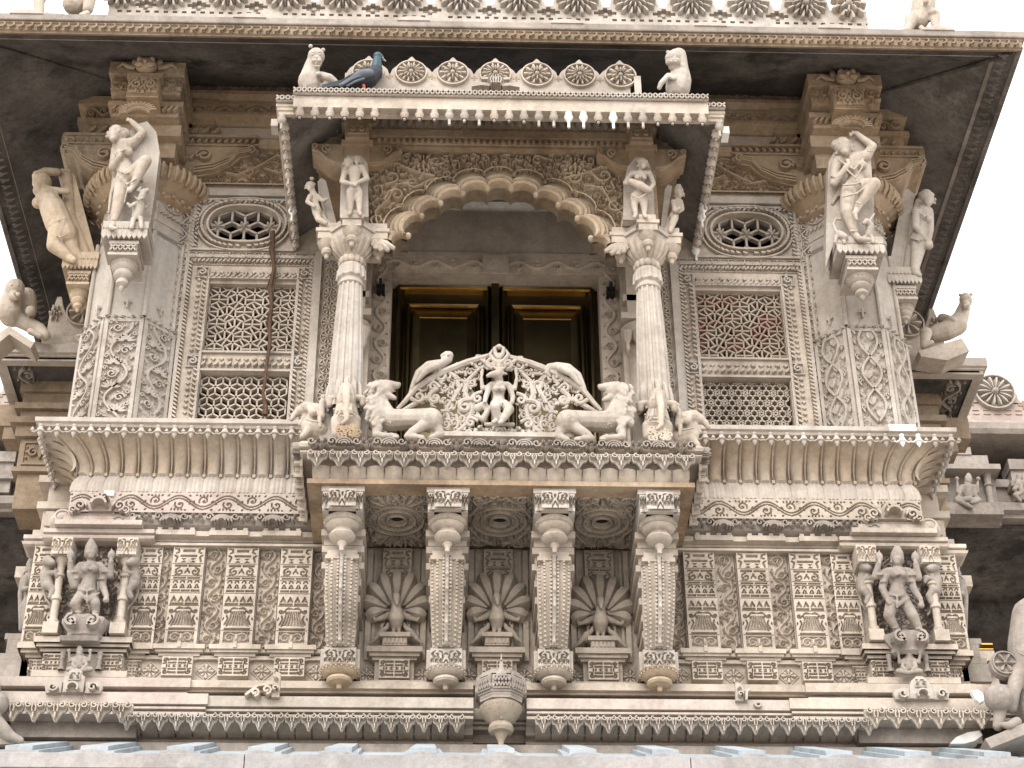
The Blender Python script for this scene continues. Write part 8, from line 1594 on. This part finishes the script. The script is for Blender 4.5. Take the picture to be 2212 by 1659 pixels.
# ------------------------------------------------------------------ side aisles behind the main block: lower eaves, capitals, parapet bits
for s in (-1, 1):
    side = 'left' if s < 0 else 'right'; ya_ = .60; xe = s*2.70
    za = Z(100, 769, ya_) if s < 0 else Z(2020, 797, ya_)
    S = thing('lower_eave', (xe, ya_, za), f'lower stone eave tucked under the main eave, beneath the {"round-bodied" if s < 0 else "snarling"} stone lion', 'roof', 'lower side eaves')
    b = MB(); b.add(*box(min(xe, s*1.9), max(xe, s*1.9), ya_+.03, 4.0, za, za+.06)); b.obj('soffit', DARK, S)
    b = MB(); pth = [(xe, 4.0), (xe, ya_+.05), (s*1.9, ya_+.05)] if s < 0 else [(s*1.9, ya_+.05), (xe, ya_+.05), (xe, 4.0)]
    b.add(*sweep(pth, [(-.03, za-.012), (.02, za-.012), (.02, za+.012), (.03, za+.016), (.03, za+.026), (.045, za+.03), (.045, za+.085), (-.03, za+.09)])); b.obj('edge_moulding', PALE, S)
    k = Orn().put(vine(2.2, .12, 9, .014), at2(0, 0, 1)); mb = MB(); k.into(mb, lambda V: np.column_stack([xe-s*(.12-V[:, 1]), ya_+.1+V[:, 0], za-V[:, 2]])); mb.obj('vine_edge', GREY, S)
    for q in range(3): b = MB(); x = s*(2.12+.2*q); a = np.linspace(0, pi, 10); b.add(*plate([(x+.05*math.cos(t), za+.083+.02*math.sin(t)) for t in a], 0, .05, .05), xf=onwall(ya_+.06)); b.obj('edge_hump', PALE, S)
    # capital of an aisle column under it
    cx = X(122, 840, 1.0) if s < 0 else X(1955, 860, 1.0); b = MB()
    for w_, z0_, z1_ in ((.16, -.07, 0), (.14, -.15, -.07), (.17, -.19, -.15), (.14, -.25, -.19), (.18, -.29, -.25), (.15, -.36, -.29), (.12, -.55, -.36), (.14, -.58, -.55), (.11, -.80, -.58)): b.add(*box(cx-w_, cx+w_, 1.0-w_, 1.0+w_, za+z0_+.001, za+z1_))
    Kc = thing('aisle_column', (cx, 1.0, za-.8), f'square warm stone column with stepped head below the {"round-bodied" if s < 0 else "snarling"} eave lion', 'column', 'aisle columns'); b.obj('shaft', BROWN, Kc)
    for q in (-1, 1): b = MB(); b.add(*box(cx+q*.14, cx+q*.32, .93, 1.08, za-.24, za-.10)); b.add(*box(cx+q*.14, cx+q*.24, .94, 1.07, za-.32, za-.24)); b.obj('side_arm', BROWN, Kc)
    k = frame2(-.10, .10, -.53, -.38, .012, .01); k.put(scrollpair(.16, .10, .012), at2(0, -.455, 1)); mb = MB(); k.into(mb, lambda V: np.column_stack([cx+V[:, 0], .88-V[:, 2], za+V[:, 1]])); mb.obj('scroll_relief', BROWN, Kc)
    # parapet end piece with a medallion on the lower eave
    yp = .78; mx = (lambda p: X(p, 680, yp)) if s < 0 else (lambda p: X(2140-p, 700, yp)); zb_, zm_ = (Z(160, 732, yp), Z(160, 678, yp)); 
    Q = thing('parapet_end', (mx(150), yp, zb_-.08), f'short stone parapet end with flower medallions next to the {"round-bodied" if s < 0 else "snarling"} eave lion', 'parapet', 'parapet ends on the lower eaves')
    L_ = [(mx(107), zb_-.12), (mx(107), zm_+.0), (mx(113), zm_+.05), (mx(118), zm_+.12), (mx(127), zm_+.12), (mx(132), zm_+.06), (mx(142), zm_+.0), (mx(150), zm_+.0)]+[(mx(182)-s*-1*.105*math.cos(t)*-1*-1, zm_+.10*math.sin(t)) for t in np.linspace(.25, pi-.25, 9)]+[(mx(225), zm_), (mx(225), zb_-.12)]
    L_ = [(x, z) for x, z in L_[:8]]+[(mx(182)+s*.105*math.cos(t), zm_+.10*math.sin(t)) for t in np.linspace(.3, pi-.3, 9)]+L_[-2:]
    n = len(L_); V = np.array([(x, y_, z) for y_ in (yp, yp+.06) for x, z in L_]); i = np.arange(n); j = (i+1) % n; b = MB(); b.add(V, [np.stack([i, j, n+j, n+i], 1), i[None, :], n+i[None, ::-1]]); b.add(*box(min(mx(104), mx(225)), max(mx(104), mx(225)), yp-.05, yp+.06, zb_-.16, zb_-.02)); b.obj('plate', STONE, Q)
    mb = MB(); k = Orn().put(rosette(8, .22, True, 1), at2(mx(182), zm_, .085)).put(rosette(6, .3, False, 2), at2(mx(119), zm_+.0, .035, .06)); k.into(mb, onwall(yp)); mb.obj('flower_medallion', STONE, Q)
# stone lions on the lower eaves and on the roof
Yl = .50
G = thing('eave_lion', U(40, 740, Yl), 'weathered round-bodied stone lion sitting on a tilted block on a lower eave', 'statue', 'lions on the eaves'); f = Fig(Yl)
f.dot((32, 624, -.06, 22), (1, 1, 1.1)).limb((30, 638, -.10, 12), (36, 640, -.12, 9)).limb((26, 636, -.03, 20), (20, 672, -.02, 28), (24, 682, 0, 26)).limb((58, 640, .05, 20), (60, 672, .08, 20), (44, 690, .04, 18)).dot((66, 672, -.04, 12)).limb((40, 690, .02, 18), (84, 712, .03, 16), (98, 726, 0, 12)).limb((66, 716, -.06, 8), (86, 726, -.06, 7))
for q in (-1, 1): f.dot((32+q*7, 616, -.14, 3)); f.dot((36+q*4, 634+q*2, -.155, 5))
f.done('figure', STONE, G, .005); b = MB(); P = [U(x, y, Yl-.14) for x, y in ((-30, 738), (20, 704), (74, 740), (66, 752), (20, 722), (-22, 756))]
P = np.array(P); n = 6; Vv = np.concatenate([P, P+np.array([0, .16, .02])]); i = np.arange(n); j = (i+1) % n; b.add(Vv, [np.stack([i, j, n+j, n+i], 1), i[None, :], n+i[None, ::-1]]); b.obj('tilted_block', STONE, G)
G = thing('eave_lion', U(2050, 760, Yl), 'pale stone lion with a snarling face turned up against the sky', 'statue', 'lions on the eaves'); f = Fig(Yl)
f.dot((2086, 648, -.02, 15), (.95, 1, 1.15)).limb((2086, 656, -.06, 9), (2088, 664, -.07, 7)).limb((2084, 660, 0, 13), (2076, 684, 0, 17), (2066, 702, 0, 24), (2046, 714, 0, 22), (2022, 722, .02, 20)).dot((2000, 720, -.04, 14)).limb((2000, 722, -.04, 13), (1996, 748, -.05, 8), (2012, 740, -.06, 6)).limb((2036, 688, .02, 12), (2052, 688, -.05, 7), (2060, 690, -.06, 6)).dot((2074, 637, 0, 4)).dot((2098, 636, 0, 4))
for q in (-1, 1): f.dot((2086+q*6, 642, -.075, 2.6)); f.dot((2088+q*4, 660, -.105, 3.4))
f.done('figure', STONE, G, .005); b = MB(); P = np.array([U(x, y, Yl-.10) for x, y in ((1984, 758), (2078, 730), (2094, 758), (2046, 778), (1990, 770))]); n = 5; Vv = np.concatenate([P, P+np.array([0, .16, .02])]); i = np.arange(n); j = (i+1) % n; b.add(Vv, [np.stack([i, j, n+j, n+i], 1), i[None, :], n+i[None, ::-1]]); b.obj('tilted_block', STONE, G)
Yr = -.70
G = thing('roof_lion', U(150, 40, Yr), 'stone lion with round hanging belly on the roof edge beside the flowered parapet', 'statue', 'lions on the roof'); f = Fig(Yr)
f.limb((160, 8, .03, 26), (175, -20, .03, 30), (120, -30, .03, 26)).limb((86, 30, 0, 10), (84, 5, 0, 13), (92, -25, 0, 16)).limb((80, 34, -.03, 8), (72, 36, -.06, 7)).limb((100, 34, -.02, 9), (135, 36, -.02, 8)).limb((190, 20, 0, 12), (196, -10, 0, 14)).limb((188, 30, -.02, 8), (176, 34, -.05, 7)).limb((95, -30, 0, 20), (88, -70, 0, 18)).dot((84, -80, -.04, 17)); f.done('figure', STONE, G, .005)
G = thing('roof_lion', U(1990, 72, Yr), 'stone lion with planted forepaws on the roof edge beside the flowered parapet', 'statue', 'lions on the roof'); f = Fig(Yr)
f.limb((1985, 45, .02, 22), (1995, 10, .02, 26), (2000, -25, .02, 24)).limb((1970, 40, .0, 16), (1960, 66, -.02, 9), (1948, 70, -.04, 7)).limb((2018, 30, .0, 13), (2022, 62, -.02, 8), (2030, 66, -.04, 7)).dot((2016, 26, -.03, 8)).dot((2000, 4, -.06, 7)).limb((1990, 60, -.02, 6), (2000, 72, -.03, 6)).limb((2000, -40, 0, 20), (1996, -70, 0, 18)); f.done('figure', STONE, G, .005)
# ------------------------------------------------------------------ far halls on both sides
for s in (-1, 1):
    side = 'left' if s < 0 else 'right'; Yh = 3.0; off = .0 if s > 0 else -.03
    H = thing('far_hall', (s*4.5, Yh, 0), f'far temple hall with shaded porch and flowered parapet, {"beyond the round-bodied eave lion" if s < 0 else "behind the red flag side"}', 'building', 'far halls at the sides')
    xl = lambda a, c: (min(s*a, s*c), max(s*a, s*c))
    b = MB(); b.add(*box(*xl(2.35, 9), 6.2, 6.6, 0, 8.2)); b.add(*box(*xl(2.35, 9), 3.6, 4.2, 8.3, 8.9)); b.obj('shaded_wall', DARK, H)  # dark stone colour stands for the shade under the eave
    b = MB(); b.add(*box(*xl(2.35, 9), Yh, Yh+.3, 8.93+off, 9.07+off)); b.add(*box(*xl(2.35, 9), Yh-.03, Yh, 9.0+off, 9.03+off)); b.obj('parapet_base', ROSE, H)
    b = MB(); b.add(*sweep([(xl(2.35, 9)[0], Yh), (xl(2.35, 9)[1], Yh)], [(-1.2, 8.86), (.18, 8.82+off), (.20, 8.85+off), (.20, 8.90+off), (.05, 8.935+off), (-.2, 8.94)])); b.obj('eave_slab', GREY, H)
    b = MB(); b.add(*box(*xl(2.35, 9), Yh, Yh+.08, 9.07+off, 9.20+off)); pp = b.obj('parapet', ROSE, H)
    k = Orn()
    for q in range(16):
        x = s*(2.75+.413*q-.003); k.a(plate([(x-.20, 9.19+off)]+[(x-.17*math.cos(t), 9.23+off+.185*math.sin(t)) for t in np.linspace(0, pi, 12)]+[(x+.20, 9.19+off)], -.06, .0, 0), None, False)
    mb = MB(); k.into(mb, onwall(Yh)); mb.obj('lobed_crest', ROSE, H)
    MDF = mk(Orn().put(rosette(14, .25, True, 1), at2(0, 0, .125, .125, 0, .1)), 'flower_medallion', PALE)
    for q in range(6): link('flower_medallion', MDF, H, at=(s*(2.75+.413*q), Yh, 9.275+off))
    k = Orn()
    for q in range(30): 
        x = s*(2.6+.075*q)
        for sg in (-1, 1): k.a(plate([(x-.025, 9.10+off+.015*(1+sg)), (x+.025, 9.10+off+.015*(1+sg)), (x, 9.115+off+.02*sg)], 0, .006, 0), None, False)
    for q in range(5): x = s*(2.955+.413*q); k.put(bar2(x-.05, x+.05, 9.17+off, 9.195+off, .004), at2(0, 0, 1)); k.put(bar2(x-.02, x+.02, 9.145+off, 9.22+off, .006), at2(0, 0, 1))
    mb = MB(); k.into(mb, onwall(Yh)); mb.obj('notch_row', WARM, H)['kind'] = 'stuff'
    b = MB(); b.add(*sweep([(xl(2.35, 9)[0], Yh), (xl(2.35, 9)[1], Yh)], [(-.8, 8.20), (.08, 8.21+off), (.08, 8.235+off), (.12, 8.25+off), (.12, 8.30+off), (.06, 8.345+off), (-.5, 8.36)])); b.obj('porch_ledge', GREY, H)
    b = MB(); b.add(*box(*xl(2.35, 9), Yh+.02, Yh+.35, 8.35+off, 8.50+off)); b.add(*box(*xl(2.35, 4.0), Yh-.01, Yh+.3, 8.50+off, 8.56+off)); b.obj('frieze_blocks', GREY, H)
    # beams and ceiling of the porch, its shade put into the dark colour
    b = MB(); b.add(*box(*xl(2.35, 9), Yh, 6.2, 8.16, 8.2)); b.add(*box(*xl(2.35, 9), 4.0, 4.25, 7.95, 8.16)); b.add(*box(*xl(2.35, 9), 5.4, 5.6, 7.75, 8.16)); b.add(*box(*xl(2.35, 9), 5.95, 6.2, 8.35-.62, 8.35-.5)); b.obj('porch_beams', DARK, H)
    b = MB(); b.add(*box(*xl(2.35, 3.3), 3.0, 3.35, 0, 6.3)); b.obj('porch_wall', GREY, H)
    if s > 0:
        for z_, t_ in ((7.36, .010), (7.325, .006), (7.285, .010)): b = MB(); b.add(*box(2.8, 3.30, 3.10, 3.16, z_, z_+t_)); b.obj('brass_rail', GOLD, H)
    # row of small pilaster blocks
    b = MB()
    for q in range(10): x = s*(2.72+.16*q) if s < 0 else s*(3.62+.18*q); b.add(*box(x-.05, x+.05, Yh-.06, Yh+.1, 8.37+off, 8.60+off)); b.add(*box(x-.06, x+.06, Yh-.08, Yh+.1, 8.60+off, 8.68+off)); b.add(*box(x-.07, x+.07, Yh-.09, Yh+.1, 8.46+off, 8.50+off))
    b.obj('pilaster_blocks', GREY, H)
# seated figure shrine on the right far hall
Yz = 2.86; G = thing('seated_shrine_figure', U(2095, 1085, Yz), 'small seated stone deity in a pillared shrine on the far hall', 'statue'); f = Fig(Yz); cx, cy = 2090, 1048
f.head(cx+2, cy-10, 0, 9, 0, 0, crown=.6).limb((cx-12, cy+4, 0, 6), (cx+14, cy+4, 0, 6)).limb((cx+1, cy+6, 0, 11), (cx+1, cy+26, 0, 10)).limb((cx-4, cy+32, -.02, 8), (cx-24, cy+34, -.03, 7), (cx+8, cy+48, -.06, 5)).limb((cx+6, cy+32, -.02, 8), (cx+26, cy+34, -.03, 6), (cx+8, cy+38, -.05, 4))
for q in (-1, 1): f.limb((cx+q*14, cy+4, 0, 5), (cx+q*22, cy+16, -.01, 4), (cx+q*22, cy-6, -.02, 3)).dot((cx+q*23, cy-14, -.02, 5)).limb((cx+q*14, cy+6, 0, 5), (cx+q*18, cy+24, -.02, 4), (cx+q*26, cy+30, -.04, 3))
f.done('figure', GREY, G, .006); c_ = U(cx, cy, Yz); b = MB()
for q in (-1, 1): b.add(*lathe([(.035, -.16), (.035, -.12), (.024, -.10), (.024, .02), (.034, .03), (.024, .05), (.03, .12)], 10, (c_[0]+q*.16, Yz+.06)), lambda V: V+np.array([0, 0, c_[2]]), True)
b.add(*box(c_[0]-.24, c_[0]+.24, Yz-.02, Yz+.2, c_[2]+.12, c_[2]+.16)); b.add(*box(c_[0]-.17, c_[0]+.17, Yz+.0, Yz+.2, c_[2]+.16, c_[2]+.24)); b.add(*box(c_[0]-.06, c_[0]+.06, Yz-.01, Yz+.2, c_[2]+.24, c_[2]+.30)); b.add(*box(c_[0]-.22, c_[0]+.22, Yz+.1, Yz+.2, c_[2]-.25, c_[2]+.13)); b.add(*box(c_[0]-.20, c_[0]+.20, Yz-.04, Yz+.1, c_[2]-.25, c_[2]-.16)); b.obj('shrine', GREY, G)
G = thing('corner_attendant', U(2206, 1080, Yz), 'small crouching stone figure on the far hall beside the seated shrine deity', 'statue'); f = Fig(Yz); f.head(2202, 1030, 0, 8).limb((2200, 1042, 0, 8), (2206, 1062, 0, 8)).limb((2198, 1044, -.02, 5), (2190, 1058, -.03, 4), (2200, 1052, -.04, 3)).limb((2206, 1064, 0, 6), (2192, 1070, -.03, 5), (2204, 1082, -.02, 4)); f.done('figure', GREY, G, .006)
# red flag behind the right eave
G = thing('red_flag', U(2118, 800, 4.5), 'small red flag on a thin pole rising behind a lower eave', 'flag'); b = MB(); p = [U(2100, 782, 4.5), U(2108, 776, 4.5), U(2116, 800, 4.5), U(2124, 826, 4.5), U(2114, 830, 4.5), U(2108, 806, 4.5)]
V = np.array(p); V[:, 1] += [0, .03, -.02, .03, 0, .02]; b.add(np.concatenate([V, V+[0, .01, 0]]), [[(0, 1, 2, 5), (5, 2, 3, 4), (6, 7, 8, 11), (11, 8, 9, 10)]]); b.obj('cloth', RED, G)
b = MB(); b.add(*tube([U(2098, 790, 4.5), U(2112, 850, 4.5), U(2116, 880, 4.5)], .018, 6), smooth=True); b.obj('pole', WHITE, G)
# ------------------------------------------------------------------ flanks of the lower wall
for s in (-1, 1):
    side = 'left' if s < 0 else 'right'; xq = s*2.06
    F_ = thing('flank_pier', (xq, .3, 5.0), f'moulded stone pier on the flank of the lower wall beyond the {"tall-crowned" if s < 0 else "striding"} niche deity', 'wall', 'flank piers'); b = MB()
    for w_, y_, z0_, z1_ in ((.16, .05, 5.0, 5.42), (.20, .0, 5.42, 5.47), (.12, .1, 5.47, 5.58), (.19, .02, 5.58, 5.63), (.11, .1, 5.63, 6.02), (.17, .04, 6.02, 6.06), (.21, .0, 6.06, 6.12), (.16, .05, 6.12, 6.20), (.13, .08, 6.20, 6.30), (.17, .05, 6.30, 6.35), (.14, .07, 6.35, 6.47), (.17, .05, 6.47, 6.51), (.13, .08, 6.51, 6.62), (.18, .05, 6.62, 6.66)): b.add(*box(xq-w_, xq+w_, y_, 1.2, z0_+.001, z1_))
    b.obj('moulded_body', STONE, F_); mb = MB(); CPIL.into(mb, lambda V: np.column_stack([xq+V[:, 0]*1.3, .099-V[:, 2], 5.635+V[:, 1]*.75]), .016); mb.obj('carved_panel', STONE, F_)
    k = Orn()
    for q in range(5): k.a(ridge([(xq-.14+.07*q, 6.13), (xq-.15+.075*q, 6.16), (xq-.14+.07*q, 6.19)], .016, .02))
    for q in range(4): k.put(bar2(xq-.12+.065*q, xq-.12+.065*q+.04, 6.37, 6.45, .012), at2(0, 0, 1))
    mb = MB(); k.into(mb, onwall(.055)); mb.obj('leaf_band', STONE, F_)
    b = MB(); 
    V_, F2 = ball((0, 0, 0), (.075, .10, .055), 14, 9); b.add(V_+np.array([s*2.02, -.20, 6.225]), F2, smooth=True)
    for q in range(3): b.add(*tube([np.array([s*2.02, -.29, 6.225])+np.array([.035*math.cos(t+q*2), .0, .03*math.sin(t+q*2)]) for t in np.linspace(0, 2.5, 8)], .008, 6), smooth=True)
    b.obj('corner_boss', ROSE if s < 0 else STONE, F_)
    if s > 0: b = MB(); b.add(*box(1.99, 2.12, -.34, -.2, 5.40, 5.50)) if False else b.add(*box(2.12, 2.32, .0, .3, 5.52, 5.72)); bl = b.obj('carved_block', STONE, F_); k = Orn(); [k.a(ridge(spiral(2.22+.06*q, 5.62, .045, q, 1.3, 1, 14), .010, .016)) for q in (-1, 0, 1)]; mb = MB(); k.into(mb, onwall(0)); mb.obj('scroll_relief', STONE, bl)
G = thing('plaster_repair', (2.05, -.42, 5.06), 'rough white plaster repair under one end of the cornice', 'plaster')
for nm_, P, Yp_ in (('patch', [(2052, 1606), (2066, 1592), (2090, 1582), (2116, 1578), (2122, 1588), (2106, 1600), (2084, 1606)], -.44), ('smear', [(2098, 1492), (2112, 1490), (2124, 1498), (2126, 1512), (2118, 1518), (2108, 1510)], -.50)):
    Q = np.array([U(a, c_, Yp_) for a, c_ in P]); n = len(Q); i = np.arange(n); j = (i+1) % n; b = MB(); b.add(np.concatenate([Q, Q+np.array([0, .03 if nm_ == 'smear' else .12, 0])]), [np.stack([i, j, n+j, n+i], 1), i[None, :], n+i[None, ::-1]]); b.obj(nm_, WHITE, G)
# ------------------------------------------------------------------ beasts at the bottom corners
Yb = -.50; G = thing('corner_beast', U(2195, 1580, Yb), 'big grey stone beast with a flower disc and a ball under its paw', 'statue', 'corner beasts'); f = Fig(Yb)
f.limb((2226, 1330, 0, 40), (2218, 1400, 0, 42), (2228, 1470, 0, 40), (2240, 1540, 0, 44)).limb((2210, 1420, -.05, 24), (2190, 1490, -.08, 15), (2185, 1530, -.08, 12)).dot((2157, 1508, -.10, 31)).limb((2160, 1540, -.08, 14), (2156, 1568, -.08, 12)).limb((2196, 1560, -.10, 12), (2180, 1568, -.12, 9), (2170, 1566, -.12, 8)); f.beads([(2188, 1388, -.14), (2200, 1410, -.16), (2222, 1420, -.17)], 3, 5); f.done('figure', GREY, G, .006)
b = MB(); c_ = U(2168, 1438, Yb-.06); b.add(*lathe([(.0, -.02), (.062, -.02), (.062, .02), (.0, .02)], 22), lambda V: np.column_stack([c_[0]+V[:, 0], c_[1]+V[:, 2], c_[2]+V[:, 1]])); wh = b.obj('disc', GREY, G); mb = MB(); Orn().put(rosette(6, .2, True, 1), at2(0, 0, .046)).into(mb, lambda V: np.column_stack([c_[0]+V[:, 0], c_[1]-.02-V[:, 2], c_[2]+V[:, 1]])); mb.obj('flower', GREY, wh)
b = MB(); P = np.array([U(x, y, Yb-.12) for x, y in ((2128, 1596), (2240, 1550), (2250, 1572), (2140, 1616))]); Vv = np.concatenate([P, P+np.array([0, .6, 0])]); b.add(Vv, [[(0,1,2,3),(7,6,5,4),(0,1,5,4),(1,2,6,5),(2,3,7,6),(3,0,4,7)]]); b.obj('tilted_slab', GREY, G)
G = thing('corner_beast', U(0, 1600, Yb), 'grey stone beast with a bulging paw at the cornice end without the flower disc', 'statue', 'corner beasts'); f = Fig(Yb); f.limb((-40, 1400, 0, 30), (-34, 1470, 0, 34), (-30, 1530, 0, 34)).dot((-6, 1520, -.04, 26)).limb((-8, 1560, -.02, 18), (20, 1590, 0, 14), (44, 1600, 0, 9)); f.done('figure', GREY, G, .006)
b = MB(); P = np.array([U(x, y, Yb) for x, y in ((-40, 1560), (30, 1585), (56, 1604), (-30, 1610))]); Vv = np.concatenate([P, P+np.array([0, .5, 0])]); b.add(Vv, [[(0,1,2,3),(7,6,5,4),(0,1,5,4),(1,2,6,5),(2,3,7,6),(3,0,4,7)]]); b.obj('tilted_slab', GREY, G)
